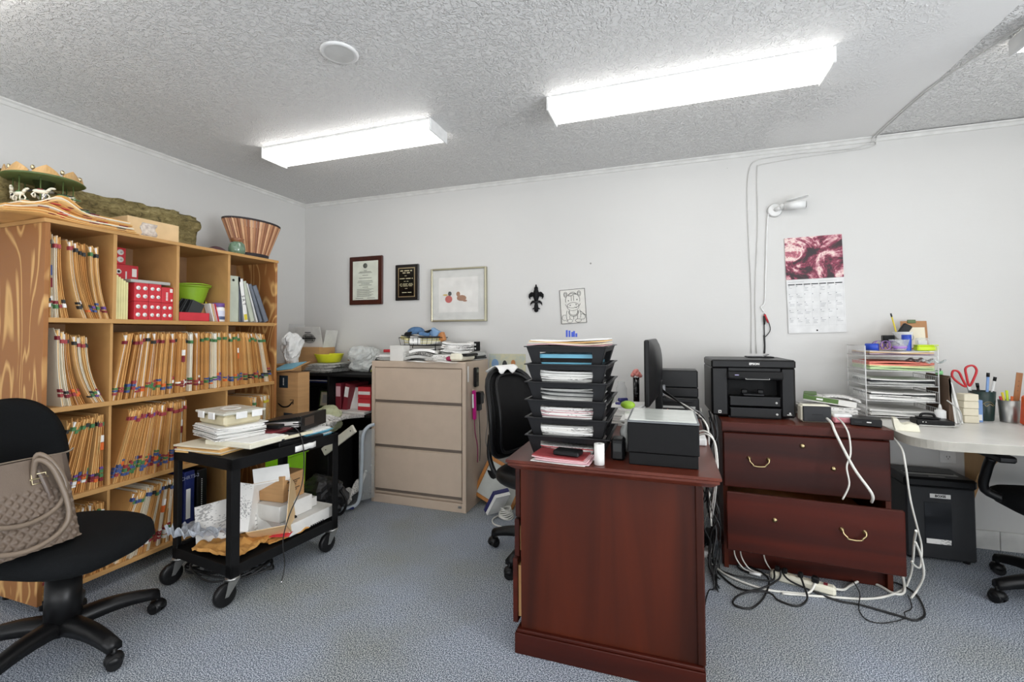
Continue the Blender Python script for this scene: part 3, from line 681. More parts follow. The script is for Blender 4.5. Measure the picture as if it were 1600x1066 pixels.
carton(-1.775, -1.612, Z1 + .217, Z1 + .307, .345, 2, 'wide red carton with two white discs, lower of the pair at the back')
carton(-1.778, -1.676, Z1 + .308, Z1 + .398, .345, 4, 'small red carton with four white discs, topmost at the back')
B().bb((-.15, -.1, 0), (0, .1, .016), mat('grey_card', 'a9a8a3', .6), .001).thing('flat_box', 'flat grey box lying on the front red cartons', 'box', (.512, -1.65, Z1 + .198))
b = B()
for i in range(5): b.bb((-.26, -.045 + i * .0125, 0), (-.002 * i, -.0345 + i * .0125, .225 - .008 * i), (mat('pale_yellow_card', 'dcd39a', .7) if i == 0 else MATS['pale_yellow_card']), .001)
b.thing('pad_stack', 'pale yellow pads standing at the left of the red cartons', 'pads', (.525, -1.78, Z1))

# ---- third compartment
t = empty('bucket', 'lime green ribbed plastic bucket on the top shelf', 'bucket', (.36, -1.325, Z1 + .115))
b = B(); pr = []
for i in range(13): pr.append((.068 + .03 * i / 12 + (.0018 if i % 2 else 0), .1 * i / 12))
b.lathe([(.001, 0)] + pr + [(.107, .1), (.107, .107), (.096, .107), (.067, .005), (.001, .004)], lime, n=36, cap=False); b.part('pail', t)
B().tube([(0, -.104, .1), (.05, -.095, .112), (.103, -.01, .116), (.06, .09, .112), (0, .104, .1)], .004, lime, 8, 6).part('handle', t)
B().bb((-.11, -.1, 0), (.09, .1, .113), card, .002).thing('carton', 'brown carton under the green bucket, behind the red tray', 'box', (.36, -1.325, Z1))
t = empty('red_tray', 'low red plastic tray of dark envelopes under the green bucket', 'tray', (.50, -1.42, Z1))
b = B()
for lo, hi in (((-.04, -.092, 0), (.03, .092, .003)), ((.027, -.092, 0), (.03, .092, .05)), ((-.04, -.092, 0), (-.037, .092, .05)), ((-.04, -.092, 0), (.03, -.089, .05)), ((-.04, .089, 0), (.03, .092, .05))): b.bb(lo, hi, MATS['red_card'], .001)
b.part('tray_body', t)
for i in range(7):
    B().box((0, 0, .058), (.004, .10 - i * .004, .11), [charcoal, black_mt, dgrey][i % 3], (-34 + i * 2, 0, 0)).thing('dark_envelope', 'dark envelope leaning in the red tray, %s from the front' % nth(6 - i), 'envelope', (.472 + i * .0075, -1.445 + i * .006, Z1 + .004), group='dark envelopes in the red tray')
for i, m in enumerate((white_p, card_l, pink_p, red)):
    B().box((0, 0, .055), (.05, .006, .115), m, (14, 0, 0)).thing('leaflet', '%s leaflet leaning beside the jar' % ('white', 'tan', 'pink', 'red')[i], 'leaflet', (.49, -1.30 + i * .011, Z1))
t = empty('jar', 'white jar with a purple lid and blue label on the top shelf', 'jar', (.475, -1.232, Z1))
B().lathe([(.04, 0), (.043, .006), (.043, .085), (.036, .094)], white_pl, n=28).part('jar_body', t)
B().lathe([(.04, .094), (.041, .096), (.041, .115), (.038, .118), (.001, .118)], purple, n=28).part('lid', t)
b = B(); b.lathe([(.0436, .014), (.0436, .07)], mat('jar_label', '4e5b7c', .4), n=28, cap=False); b.lathe([(.0438, .034), (.0438, .07)], mat('jar_label_pale', 'cfd2e2', .4), n=28, cap=False); b.part('label_band', t)
t = empty('small_bottle', 'small white bottle with a black cap behind the jar', 'bottle', (.40, -1.275, Z1))
B().lathe([(.02, 0), (.02, .1), (.012, .115)], white_pl, n=18).part('bottle_body', t); B().lathe([(.013, .115), (.013, .14)], black_pl, n=16).part('cap', t)
t = empty('yellow_bottle', 'yellow green bottle at the right of the jar, against the partition', 'bottle', (.43, -1.236 + .05, Z1)); t.location.y = -1.2415 + .0; t.location.x = .37
B().lathe([(.024, 0), (.024, .095), (.014, .11)], mat('yellow_green_plastic', 'b9c235', .4), n=18).part('bottle_body', t); B().lathe([(.015, .11), (.015, .13)], yellow, n=16).part('cap', t)

# ---- fourth compartment: ring binders leaning to the left
def binder(y, t_, h, lean, m, label, letters=None, lab=None):
    o = empty('ring_binder', label, 'binder', (.515, y, Z1 + .002), group='ring binders on the top shelf', r=(lean, 0, 0))
    b = B(); b.bb((-.27, 0, 0), (0, .003, h), m); b.bb((-.27, t_ - .003, 0), (0, t_, h), m); b.bb((-.003, 0, 0), (0, t_, h), m, .001); b.part('cover', o)
    B().bb((-.265, .004, .008), (-.005, t_ - .004, h - .012), white_p).part('pages', o)
    if lab: B().bb((.0002, .004, .01), (.0012, t_ - .004, h - .02), lab).part('spine_card', o)
    if letters:
        B().text(letters, t_ * .85, black_pl, MX.Translation((.0013, t_ / 2, h * .5)) @ MX.Rotation(PI / 2, 4, 'Z') @ XW @ MX.Rotation(-PI / 2, 4, 'Z')).part('lettering', o)
        B().bb((.0013, .006, .012), (.002, t_ - .006, .05), yellow).part('spine_sticker', o)
    return o
b = binder(-1.188, .072, .298, 0, binder_g, 'wide grey green binder standing upright, leftmost')
b = B(); b.cyl((.0, .03, .27), (.002, .03, .27), .008, black_pl, n=14); o = b.part('finger_hole', bpy.data.objects['ring_binder'])
binder(-1.113, .013, .298, 2, binder_s, 'thin slate binder just right of the widest grey green one')
binder(-1.094, .012, .294, 5, MATS['slate_binder'], 'thin slate binder touching the white lettered binder')
binder(-1.077, .034, .285, 9, white_pl, 'white binder with black letters down its spine', 'S A T', white_p)
binder(-1.028, .036, .275, 15, binder_g, 'grey green binder leaning on the white lettered one')
binder(-.980, .014, .27, 18, white_pl, 'thin pale binder among the leaning slate ones')
binder(-.955, .026, .268, 20, binder_s, 'slate binder, second from the right of the leaning row')
binder(-.914, .036, .262, 23, MATS['slate_binder'], 'slate binder, rightmost and leaning the most')

# ---- on top of the bookcase
b = B()                                                  # long carved stone slab: irregular relief
r_ = random.Random(3); N, K = 90, 16
def slab_pt(i, j):
    u = i / N; v = j / K; h = .25 + .006 * math.sin(u * 9) + .004 * math.sin(u * 31) + .003 * math.sin(u * 73) - (.03 if u < .04 else 0)
    if v == 0: h0 = 0
    bul = .006 * math.sin(u * 47 + v * 5) + .006 * math.sin(v * 17 + u * 13) + r_.uniform(-.009, .009) + (.018 if .68 < v < .9 else 0)
    return (.04 + bul * .8, -2.42 + 1.235 * u + .008 * math.sin(v * 11) * (u > .9), v * h)
vs = [slab_pt(i, j) for i in range(N + 1) for j in range(K + 1)]
fs = [(i * (K + 1) + j, (i + 1) * (K + 1) + j, (i + 1) * (K + 1) + j + 1, i * (K + 1) + j + 1) for i in range(N) for j in range(K)]
n0 = len(vs); vs += [(-.02, y, z) for x, y, z in vs]
fs += [tuple(reversed([q + n0 for q in f])) for f in list(fs)]
w = K + 1
ed = [(i * w, (i + 1) * w) for i in range(N)] + [(i * w + K, (i + 1) * w + K) for i in range(N)] + [(j, j + 1) for j in range(K)] + [(N * w + j, N * w + j + 1) for j in range(K)]
fs += [(a, c, c + n0, a + n0) for a, c in ed]
b.add(vs, fs, stone, None, True)
b.thing('stone_relief', 'long rough carved stone slab standing on the bookcase against the wall', 'stone relief', (.185, 0, ZT + .001))

# loose folders fanned on the left end of the top
fm = [manila, manila2, manila3, cream, manila, manila3, manila2, cream, manila]
for i, m in enumerate(fm):
    w, d = .52 - i * .014, .34; rr_ = random.Random(i + 40)
    a = rr_.uniform(-5, 5); lift = .012 * i * .55
    b = B()
    b.sheet(lambda u, v: ((u - .5) * d, (v - .5) * w, .0 + .06 * math.exp(-((v - .24 - i * .012) / .16) ** 2) * (i + 3) / 11 * max(0, (u - .45) / .55) ** 1.3), 5, 18, m, .004)
    for q in range(3):
        v0 = rr_.uniform(.2, .9); b.bb((d / 2 - .01, (v0 - .5) * w, .0015 + .06 * math.exp(-((v0 - .24 - i * .012) / .16) ** 2) * (i + 3) / 11), (d / 2 + .001, (v0 - .5) * w + .035, .0045 + .06 * math.exp(-((v0 - .24 - i * .012) / .16) ** 2) * (i + 3) / 11), rr_.choice((dred, red, dred, charcoal, green)))
    b.thing('loose_folder', 'loose folder in the heap on the bookcase top, %s from the bottom, %s' % (nth(i), 'cream' if m is cream else 'manila'), 'folder', (.385 + rr_.uniform(-.01, .005), -2.0 + rr_.uniform(-.015, .012) , ZT + .0045 + lift), a * .5, 'loose folders on the bookcase top')
t = empty('parcel_box', 'flat cardboard box with a patch of clear tape on the bookcase top', 'box', (.40, -1.60, ZT))
B().bb((-.09, -.14, 0), (.06, .13, .112), card_l, .002).part('carton_body', t); B().sheet(lambda u, v: (.0612 + .001 * math.sin(u * 19 + v * 9), -.075 + .08 * u + .006 * math.sin(v * 8), .02 + .07 * v), 6, 6, mat('packing_tape', 'e3ddd6', .15, alpha=.5, var=.3, scale=60), .0006).part('tape', t)
# carousel
t = empty('carousel', 'miniature merry-go-round with little horses on the bookcase top', 'carousel', (.345, -2.03, ZT + .068)); t.scale = (.94, .94, .74)
B().lathe([(.09, 0), (.09, .012), (.08, .018), (.001, .018)], gold, n=36).part('base', t)
B().cyl((0, 0, .018), (0, 0, .19), .012, chrome, n=12).part('centre_pole', t)
b = B(); b.lathe([(.05, .13), (.032, .135), (.045, .19)], chrome, n=8); b.part('mirror_drum', t)
b = B(); b.lathe([(.001, .19), (.15, .19), (.158, .196), (.15, .204), (.001, .204)], olive, n=40, cap=False); b.part('canopy_disc', t)
b = B()
for i in range(8):
    a0, a1 = 2 * PI * (i + .06) / 8, 2 * PI * (i + .94) / 8; m = tan if i % 2 else MATS['tan_lacquer']
    pts = []
    for j in range(9):
        a = a0 + (a1 - a0) * j / 8; hh = .048 * (1 - abs(j / 4 - 1)) ** .75 + .010; pts.append((a, hh))
    for j in range(8):
        (aa, ha), (ab, hb) = pts[j], pts[j + 1]
        b.add([(q * math.cos(x), q * math.sin(x), z) for x, z, q in ((aa, .204, .15), (ab, .204, .15), (ab, .204 + hb, .14), (aa, .204 + ha, .14), (aa, .204, .144), (ab, .204, .144), (ab, .204 + hb, .134), (aa, .204 + ha, .134))],
              [(0, 1, 2, 3), (4, 5, 6, 7), (0, 1, 5, 4), (2, 3, 7, 6), (1, 2, 6, 5), (0, 3, 7, 4)], m)
    b.ball((.135 * math.cos(a0), .135 * math.sin(a0), .235), (.009, .009, .016), gold, 8)
b.part('crest', t)
b = B(); b.lathe([(.03, .204), (.02, .23), (.022, .24), (.001, .275)], olive, n=12); b.ball((0, 0, .28), .006, gold, 8); b.part('spire', t)
def tiny_horse(b):
    b.ball((0, 0, 0), (.024, .009, .011), ivory, 10); b.tube([(.018, 0, .004), (.028, 0, .02)], .006, ivory, 6, 1); b.ball((.034, 0, .022), (.01, .005, .006), ivory, 8)
    for x, q in ((.016, .01), (.012, -.004), (-.014, -.01), (-.018, .004)): b.tube([(x, 0.003 if q > 0 else -.003, -.004), (x + q, 0.003 if q > 0 else -.003, -.02), (x + q * .4, .003 if q > 0 else -.003, -.034)], .0028, ivory, 5, 1)
    b.box((0, 0, .01), (.016, .014, .006), green if RN.random() < .5 else dred, None, .002); b.tube([(-.022, 0, .004), (-.034, 0, -.008)], .003, dgrey, 5, 1)
for i in range(8):
    a = 2 * PI * (i + .3) / 8; x, y = .108 * math.cos(a), .108 * math.sin(a); zz = .075 + .022 * (i % 2)
    h = B(); tiny_horse(h); hb = B(); mx = MX.Translation((x, y, zz)) @ MX.Rotation(a + PI / 2, 4, 'Z')
    hb.v = [tuple(mx @ (V(p) * 1.25)) for p in h.v]; hb.f, hb.fm, hb.sm, hb.m = h.f, h.fm, h.sm, h.m
    hb.part('horse', t); B().cyl((x, y, .018), (x, y, .19), .0028, olive, n=6).part('pole', t)

# striped drum-shaped lampshade basket and pot
t = empty('slatted_basket', 'tall flaring basket of brown striped slats on the right end of the bookcase', 'basket', (.335, -.862 , ZT))
sl_d, sl_l, sl_m = mat('slat_dark', '8c5b3f', .5), mat('slat_light', 'd3a67f', .5), mat('slat_mid', 'b07e5a', .5)
b = B(); n = 54
for i in range(n):
    a0, a1 = 2 * PI * i / n, 2 * PI * (i + .9) / n; am = (a0 + a1) / 2
    lo, hi, z0, z1 = .115, .212, .03, .272
    def pp(a, r, z, k=0): return ((r + k) * math.cos(a) * .62, (r + k) * math.sin(a), z)
    m = (sl_d, sl_l, sl_m)[i % 3]
    b.add([pp(a0, lo, z0), pp(a1, lo, z0), pp(am, lo, z0, .004), pp(a0, hi, z1), pp(a1, hi, z1), pp(am, hi, z1, .006), pp(a0, lo, z0, -.004), pp(a1, lo, z0, -.004), pp(a0, hi, z1, -.004), pp(a1, hi, z1, -.004)],
          [(0, 2, 5, 3), (2, 1, 4, 5), (6, 7, 9, 8), (0, 1, 7, 6), (3, 5, 4, 9, 8), (0, 3, 8, 6), (1, 4, 9, 7), (0, 2, 1)], m)
b.part('slats', t)
B().lathe([(.113, .0), (.118, .0), (.127, .05), (.115, .05)], mat('dark_woven_band', '2f2a2c', .7, var=.4, scale=90), n=40, sx=.64).part('bottom_band', t)
B().lathe([(.208, .268), (.216, .268), (.218, .28), (.208, .28), (.208, .268)], MATS['dark_woven_band'], n=48, sx=.63, cap=False).part('rim', t)
t = empty('glazed_pot', 'small green and brown glazed pot in front of the slatted basket', 'pot', (.455, -1.085, ZT))
B().lathe([(.036, 0), (.048, .018), (.051, .045), (.046, .075), (.034, .09)], celadon, n=28).part('pot_body', t)
B().lathe([(.034, .09), (.038, .1), (.044, .112), (.04, .113), (.031, .096), (.001, .09)], terra, n=28, cap=False).part('rim', t)
b = B(); b.sheet(lambda u, v: (.11 * (u - .5), .15 * (v - .5), .045 * math.sin(PI * u) * math.sin(PI * v) ** .7 + .004), 8, 10, plum, .004); b.ball((.02, -.06, .012), (.035, .04, .014), mat('tan_felt', '9d8468', .8))
b.ball((-.02, -.095, .016), (.014, .018, .016), black_mt); b.thing('soft_cap', 'plum felt cap lying beside the green glazed pot', 'cap', (.40, -1.185, ZT))
B().bb((-.03, -.13, 0), (.03, .13, .004), mat('green_print_card', 'a9b79a', .5)).thing('greeting_card', 'flat pale green card on the bookcase edge behind the cap', 'card', (.49, -1.34, ZT))
# ------------------------------------------------------------------ office chairs
def office_chair(loc, rz, label, seat_z=.47, back='shell', arms=False, bw=.42, bz=(.55, 1.0), star=0, group=None, col=.032):
    """seat faces local +x"""
    t = empty('office_chair', label, 'office chair', loc, rz, group)
    B().cyl((0, 0, .07), (0, 0, .16), .042, black_pl, .034, 20).part('hub', t)
    B().cyl((0, 0, .15), (0, 0, seat_z - .09), col, black_pl, n=24).cyl((0, 0, .1), (0, 0, .3), col + .008, black_pl, col + .004, 24).part('column', t)
    for i in range(5):
        a = rad(star + 72 * i); ca, sa = math.cos(a), math.sin(a)
        b = B(); n = 8; vs = []
        for j in range(n + 1):
            u = j / n; r = .02 + .29 * u; z = .105 - .025 * u ** 2 + .012 * math.sin(PI * u); w = .040 - .016 * u; h = .030 - .010 * u
            for q, k in ((-1, -.8), (-1, .3), (-.5, 1), (.5, 1), (1, .3), (1, -.8)): vs.append((r * ca - w * q * sa, r * sa + w * q * ca, z + h * k))
        fs = [(6 * j + k, 6 * j + (k + 1) % 6, 6 * j + 6 + (k + 1) % 6, 6 * j + 6 + k) for j in range(n) for k in range(6)] + [tuple(range(6)), tuple(range(6 * n, 6 * n + 6))]
        b.add(vs, fs, black_pl, None, True); b.part('base_leg', t)
        b = B(); cx, cy = .305 * ca, .305 * sa; tw = a + 1.1 + i
        ux, uy = math.cos(tw), math.sin(tw)
        for s in (-1, 1):
            p0 = V((cx - uy * s * .006, cy + ux * s * .006, .026)); p1 = V((cx - uy * s * .026, cy + ux * s * .026, .026))
            b.cyl(p0, p1, .0258, black_pl, .024, 18)
        b.cyl((cx, cy, .04), (cx, cy, .075), .009, black_pl, n=8)
        b.lathe([(.030, .0), (.031, .012), (.024, .026), (.001, .03)], black_pl, c=(cx, cy, .026), n=16); b.part('caster', t)
    # seat cushion: rounded, waterfall front
    b = B(); n, k = 28, 9; vs = []
    prof = [(.80, -.045), (.93, -.04), (1.0, -.018), (1.0, .002), (.965, .022), (.88, .034), (.70, .040), (.45, .038), (.2, .034)]
    def seat_r(a):
        c, s_ = math.cos(a), math.sin(a); p = 3.2
        return 1 / ((abs(c) / .245) ** p + (abs(s_) / .24) ** p) ** (1 / p)
    for r, z in prof:
        for i in range(n):
            a = 2 * PI * i / n; R_ = seat_r(a) * r; x = R_ * math.cos(a)
            vs.append((x + .01, R_ * math.sin(a), seat_z + z - .045 - (.03 * max(0, x / .24) ** 2.5)))
    fs = [(j * n + i, j * n + (i + 1) % n, (j + 1) * n + (i + 1) % n, (j + 1) * n + i) for j in range(k - 1) for i in range(n)] + [tuple(range(n)), tuple(range((k - 1) * n, k * n))]
    b.add(vs, fs, fabric_b if back == 'shell' else mesh_b, None, True); b.part('seat', t)
    B().box((0, 0, seat_z - .102), (.2, .16, .028), black_pl, k=.006).part('seat_plate', t)
    # back
    z0, z1 = bz; zc, hh = (z0 + z1) / 2, (z1 - z0) / 2
    def back_pt(u, v, off=0):           # u across -1..1, v up -1..1
        p = 2.6 if back == 'shell' else 3.4
        rr = (abs(u) ** p + abs(v) ** p) ** (1 / p); q = max(abs(u), abs(v)); k_ = q / rr if rr > 1e-6 else 1
        uu, vv = u * k_, v * k_
        taper = 1 - .12 * vv if back == 'shell' else 1 - .1 * abs(vv)
        x = -.235 - .05 * (vv * .5 + .5) ** 1.5 + .045 * uu * uu + (.02 * math.cos(vv * 3) if back != 'shell' else 0)
        return (x + off * math.sqrt(max(0, 1 - q ** 5)), uu * bw / 2 * taper, zc + vv * hh)
    b = B(); n = 14; g = []
    for sgn, th in ((1, .028), (-1, .022)):
        vs = [back_pt(-1 + 2 * i / n, -1 + 2 * j / n, sgn * th) for i in range(n + 1) for j in range(n + 1)]
        fs = [(i * (n + 1) + j, (i + 1) * (n + 1) + j, (i + 1) * (n + 1) + j + 1, i * (n + 1) + j + 1) for i in range(n) for j in range(n)]
        b.add(vs, fs if sgn > 0 else [tuple(reversed(f)) for f in fs], fabric_b if back == 'shell' else black_mt, None, True)
    b.part('backrest', t)
    if back == 'shell':
        B().tube([(-.05, 0, seat_z - .1), (-.2, 0, seat_z - .1), (-.30, 0, seat_z - .04), (-.30, 0, z0 + .1), (-.285, 0, z0 + .2)], .018, black_pl, 10, 5).part('back_bar', t)
    else:
        rim = []
        for i in range(40):
            a = 2 * PI * i / 40; c, s_ = math.cos(a), math.sin(a); q = max(abs(c), abs(s_)); rim.append(back_pt(c / q, s_ / q, 0))
        B().tube(rim, .016, mesh_b, 8, 1, closed=True).part('back_rim', t)
        rim2 = [(x + .035, y * .82, zc + (z - zc) * .9) for x, y, z in rim]
        B().tube(rim2, .010, mesh_b, 6, 1, closed=True).part('cushion_piping', t)
        for s in (-1, 1): B().tube([(-.02, s * .13, seat_z - .075), (-.19, s * .16, seat_z - .07), (-.26, s * .165, seat_z + .03), (-.25, s * .17, z0 + .14)], .014, black_pl, 8, 5).part('back_bar', t)
    if arms:
        for s in (-1, 1):
            B().tube([(.02, s * .2, seat_z - .06), (.05, s * .285, seat_z - .02), (.02, s * .29, seat_z + .08), (-.02, s * .29, seat_z + .15)], .02, black_pl, 8, 5).part('arm_post', t)
            b = B(); b.box((-.0, s * .285, seat_z + .165), (.26, .065, .03), black_pl, None, .014); b.part('armrest', t)
    return t
office_chair((.895, -2.20, 0), 14, 'black upholstered office chair with a handbag on it, in the left foreground', seat_z=.475, bw=.37, bz=(.56, .985), star=-14, col=.05)
office_chair((2.50, -.86, 0), -22, 'black padded high-back office chair between the taupe cabinet and the desk', seat_z=.50, back='pad', bw=.46, bz=(.52, 1.02), star=200)
office_chair((4.885, -.60, 0), 88, 'black office chair cut off by the right edge, pushed under the white counter', seat_z=.50, back='shell', arms=True, star=172)

o = B(); o.sheet(lambda u, v: (-.055 + .11 * math.sin(v * PI / 2) ** 1 - .05, -.05 + .17 * u, .012 + .0 - .085 * abs(v - .5) ** 1.3 * (1 + .4 * math.sin(u * 11))), 10, 10, white_p, .003)
o.thing('draped_cloth', 'white cloth draped over the top of the padded office chair back', 'cloth', (2.245, -.80, 1.035), rz=-22)
# handbag on the seat
t = empty('handbag', 'taupe leather handbag with pyramid-quilted front and looped handles, standing on the office chair seat', 'handbag', (.985, -2.395, .472), r=(0, -9, 0))
hw, hh = .185, .315
def bag_w(v): return hw * (1.0 - .10 * v)
b = B(); nu, nv = 36, 34; vs = []
def bag_front(u, v, s):
    y = (u * 2 - 1) * bag_w(v); d = (.062 * (1 - .75 * v) + .012) * (1 - abs(u * 2 - 1) ** 6) ** .5 + .002
    bump = 0
    if v < .66 and s > 0 and .03 < u < .97:
        a = (u * 11 + v * 9.5) % 1; c = (u * 11 - v * 9.5) % 1
        bump = .011 * max(0, 1 - 2.6 * max(abs(a - .5), abs(c - .5)))
    return (s * (d + bump), y, v * hh)
for s in (1, -1):
    nu2 = 110 if s > 0 else 12; nv2 = 84 if s > 0 else 8
    vs = [bag_front(i / nu2, j / nv2, s) for i in range(nu2 + 1) for j in range(nv2 + 1)]
    b.add(vs, [(i * (nv2 + 1) + j, (i + 1) * (nv2 + 1) + j, (i + 1) * (nv2 + 1) + j + 1, i * (nv2 + 1) + j + 1) for i in range(nu2) for j in range(nv2)], brown_lth, None, True)
b.bb((-.06, -hw * .93, -.0), (.06, hw * .93, .006), brown_lth, .002)
b.part('bag_body', t)
b = B(); b.sheet(lambda u, v: (.0215 + .026 * (1 - v) * .5, (u * 2 - 1) * bag_w(.66 + .33 * v) * .97, hh * (.665 + .335 * v)), 6, 3, mat('smooth_taupe_leather', '62544a', .35), .003); b.part('top_band', t)
B().tube([(.0, -bag_w(1), hh), (.004, -.08, hh + .003), (.002, .05, hh + .004), (0, bag_w(1), hh), (.0, bag_w(1) + .03, hh + .012)], .0035, mat('zip_tape', '8d8172', .4, .4), 6, 4).part('zip', t)
b = B(); b.box((.043, -.03, hh * .60), (.004, .20, .006), gold, k=.001); b.box((.049, -.05, hh * .52), (.004, .05, .008), gold, k=.001); b.part('gold_bar', t)
B().sheet(lambda u, v: (.0415 + .012 * (1 - v), -.15 + .22 * u, hh * (.42 + .17 * v)), 5, 3, MATS['smooth_taupe_leather'], .003).part('name_panel', t)
for q, (sx, dz) in enumerate(((1, 0), (-1, .02))):
    hx = .05 if sx > 0 else .0
    pts = [(hx - .02, .06, hh - .05), (hx + .0, .065, hh + .015), (hx + .02, .10, hh - .03), (hx + .028, .125, hh - .12), (hx + .03, .09, hh - .19), (hx + .03, 0, hh - .215), (hx + .03, -.1, hh - .18), (hx + .02, -.15, hh - .1), (hx + .0, -.13, hh + .02), (hx - .02, -.11, hh - .05)]
    if sx < 0: pts = [(x + .062 + .012 * (i in (3, 4, 5, 6)), y * 1.02 - .01, z - (.085 if 2 < i < 8 else .02)) for i, (x, y, z) in enumerate(pts)]
    B().tube(pts, .0085, mat('handle_leather', '7b6c5d', .35) if q == 0 else MATS['handle_leather'], 10, 7).part('handle', t)
b = B(); b.tube([(.048, .045, hh * .83), (.048, .085, hh * .83), (.048, .085, hh * .72), (.048, .045, hh * .72)], .0028, gold, 6, 1, closed=True); b.box((.05, .065, hh * .775), (.003, .052, .005), gold, k=.001); b.part('buckle', t)
b = B(); b.sheet(lambda u, v: (.045 + .01 * math.sin(u * PI), .055 + .02 * v + .045 * u, hh * (.92 - .62 * u)), 8, 2, MATS['smooth_taupe_leather'], .004); b.part('strap', t)
b = B()
for y, z in ((.11, .55), (.145, .4), (.155, .22), (.16, .08), (-.16, .5)): b.ball((.05 - .02 * z, y, hh * z), .0035, gold, 8)
b.part('studs', t)

# ------------------------------------------------------------------ black utility cart
CA = 82.5; CX, CY = 1.068, -1.432
CM = MX.Translation((CX, CY, 0)) @ MX.Rotation(rad(CA), 4, 'Z')
def cw(x, y, z=0): return tuple(CM @ V((x, y, z)))
CLx, CLy, CTZ, CSZ = .31, .235, .655, .165
t = empty('utility_cart', 'black metal utility cart on casters heaped with papers', 'cart', (CX, CY, 0), CA)
def cart_tray(name, z, lip):
    b = B(); b.bb((-CLx + .004, -CLy + .004, z - .004), (CLx - .004, CLy - .004, z), black_mt)
    for s in (-1, 1):
        b.bb((-CLx, s * CLy - .003, z - lip), (CLx, s * CLy + .003, z + .008), black_mt, .001); b.bb((s * CLx - .003, -CLy, z - lip), (s * CLx + .003, CLy, z + .008), black_mt, .001)
    b.part(name, t)
cart_tray('top_tray', CTZ, .045); cart_tray('bottom_tray', CSZ, .04)
for sx in (-1, 1):
    for sy in (-1, 1):
        b = B(); x, y = sx * CLx, sy * CLy
        b.bb((x - (.0 if sx < 0 else .038), y - .003, .118), (x + (.038 if sx < 0 else 0), y + .003, CTZ + .004), black_mt, .001)
        b.bb((x - .003, y - (.0 if sy < 0 else .038), .118), (x + .003, y + (.038 if sy < 0 else 0), CTZ + .004), black_mt, .001)
        b.part('leg', t)
        cx, cy = x - sx * .02, y - sy * .02; wx = cx - .035
        b = B(); b.lathe([(.03, .108), (.032, .118), (.001, .118)], steel, c=(cx, cy, 0), n=18)
        for s in (-1, 1):
            b.prism([(-.03, .108), (.025, .108), (-.028, .045), (-.044, .045)], -.0015, .0015, steel, mx=MX.Translation((cx, cy + s * .018, 0)) @ XW)
            b.cyl((cx - .036, cy + s * .018, .052), (cx - .036, cy + s * .023, .052), .006, steel, n=10)
        b.part('caster_fork', t)
        b = B(); pr = [(.02, -.013), (.044, -.014), (.050, -.010), (.0515, 0), (.050, .010), (.044, .014), (.02, .013)]
        b.lathe(pr, black_pl, n=28, mx=MX.Translation((cx - .036, cy, .0515)) @ MX.Rotation(PI / 2, 4, 'X')); b.part('wheel', t)
b = B(); b.sheet(lambda u, v: (.02 + .13 * u, -CLy - .0045, CTZ - .005 - .03 * v + .002 * math.sin(u * 20)), 6, 2, white_p, .0008); b.part('torn_label', t, 'torn white sticker on the side lip')

def on_cart(o, x, y, z, rz=0):
    o.location = cw(x, y, z); o.rotation_euler[2] = rad(CA + rz); return o
def cpile(x, y, z, w, d, h, mats, n, label, rz=0, seed=1, curl=0, name='paper_stack', cat='papers', skew=4, jit=.008):
    o = paper_pile(w, d, h, mats, n, jit, seed, curl, skew).thing(name, label, cat); return on_cart(o, x, y, z, rz)
T0 = CTZ + .001
cpile(-.19, .08, T0, .22, .30, .03, (manila2, cream, manila), 5, 'manila folders lying flat at the near end of the cart top', 8, 2, .0, 'folder_stack', 'folders')
o = B(); o.box((0, 0, .012), (.23, .31, .024), ivory, k=.003).box((0, 0, .026), (.2, .28, .004), white_p); on_cart(o.thing('letter_tray', 'off-white flat tray on the near corner of the cart top', 'tray'), -.12, -.06, T0 + .031, 6)
o = B(); o.sheet(lambda u, v: (-.17 + .34 * u, .024 * (v - .5), .012 + .035 * (u - .45) ** 2), 12, 1, beige_pl, .012); on_cart(o.thing('curved_strip', 'long cream plastic strip lying along the near side of the cart top', 'strip'), -.03, -.19, T0 + .034, -12)
cpile(-.13, .07, T0 + .056, .24, .30, .062, (print_p, white_p, grey_p, white_p), 16, 'thick stack of white letters under the clear food container', -10, 5, .006)
t = empty('food_container', 'clear food container with beige contents and white clips on the stack of letters', 'container', cw(-.12, .085, T0 + .121), CA - 4)
b = B(); b.box((0, 0, .029), (.19, .25, .056), mat('beige_divided_base', 'cdc3a4', .4), None, .012); b.part('base', t)
b = B(); b.box((0, 0, .064), (.215, .275, .012), mat('frosted_lid', 'd6d5c9', .25, alpha=.8), None, .005); b.box((0, 0, .0715), (.17, .23, .003), MATS['frosted_lid'], None, .001); b.part('lid', t)
b = B(); b.lathe([(.06, 0), (.06, .002), (.045, .002), (.045, 0), (.06, 0)], white_pl, c=(0, 0, .073), n=28, sx=.75, cap=False); b.part('lid_badge', t)
for x, y, r_ in ((-.11, -.03, 0), (-.02, -.14, 90), (.06, -.14, 90), (-.11, .07, 0)): B().box((x, y, .052), (.008, .055, .034), white_pl, (0, 0, r_), .003).part('clip', t)
o = B(); o.box((0, 0, .012), (.26, .17, .024), black_pl, None, .004); on_cart(o.thing('laptop', 'closed black laptop lying along the near side of the cart top', 'laptop'), .09, -.135, T0, -6)
o = B(); o.box((0, 0, .009), (.2, .15, .018), dgrey, None, .004); on_cart(o.thing('slim_case', 'slim dark grey case on the closed laptop', 'case'), .05, -.12, T0 + .025, 8)
cpile(.035, .03, T0 + .0445 , .2, .25, .022, (MATS['dark_red'], card, cream), 4, 'maroon folders in the middle of the cart top', 14, 8, 0, 'folder_stack', 'folders')
t = empty('charger', 'small black charger whose thin cord hangs to the floor', 'charger', cw(.03, -.06, T0 + .073), CA + 20)
B().box((0, 0, .011), (.05, .09, .02), black_pl, None, .004).part('charger_body', t)
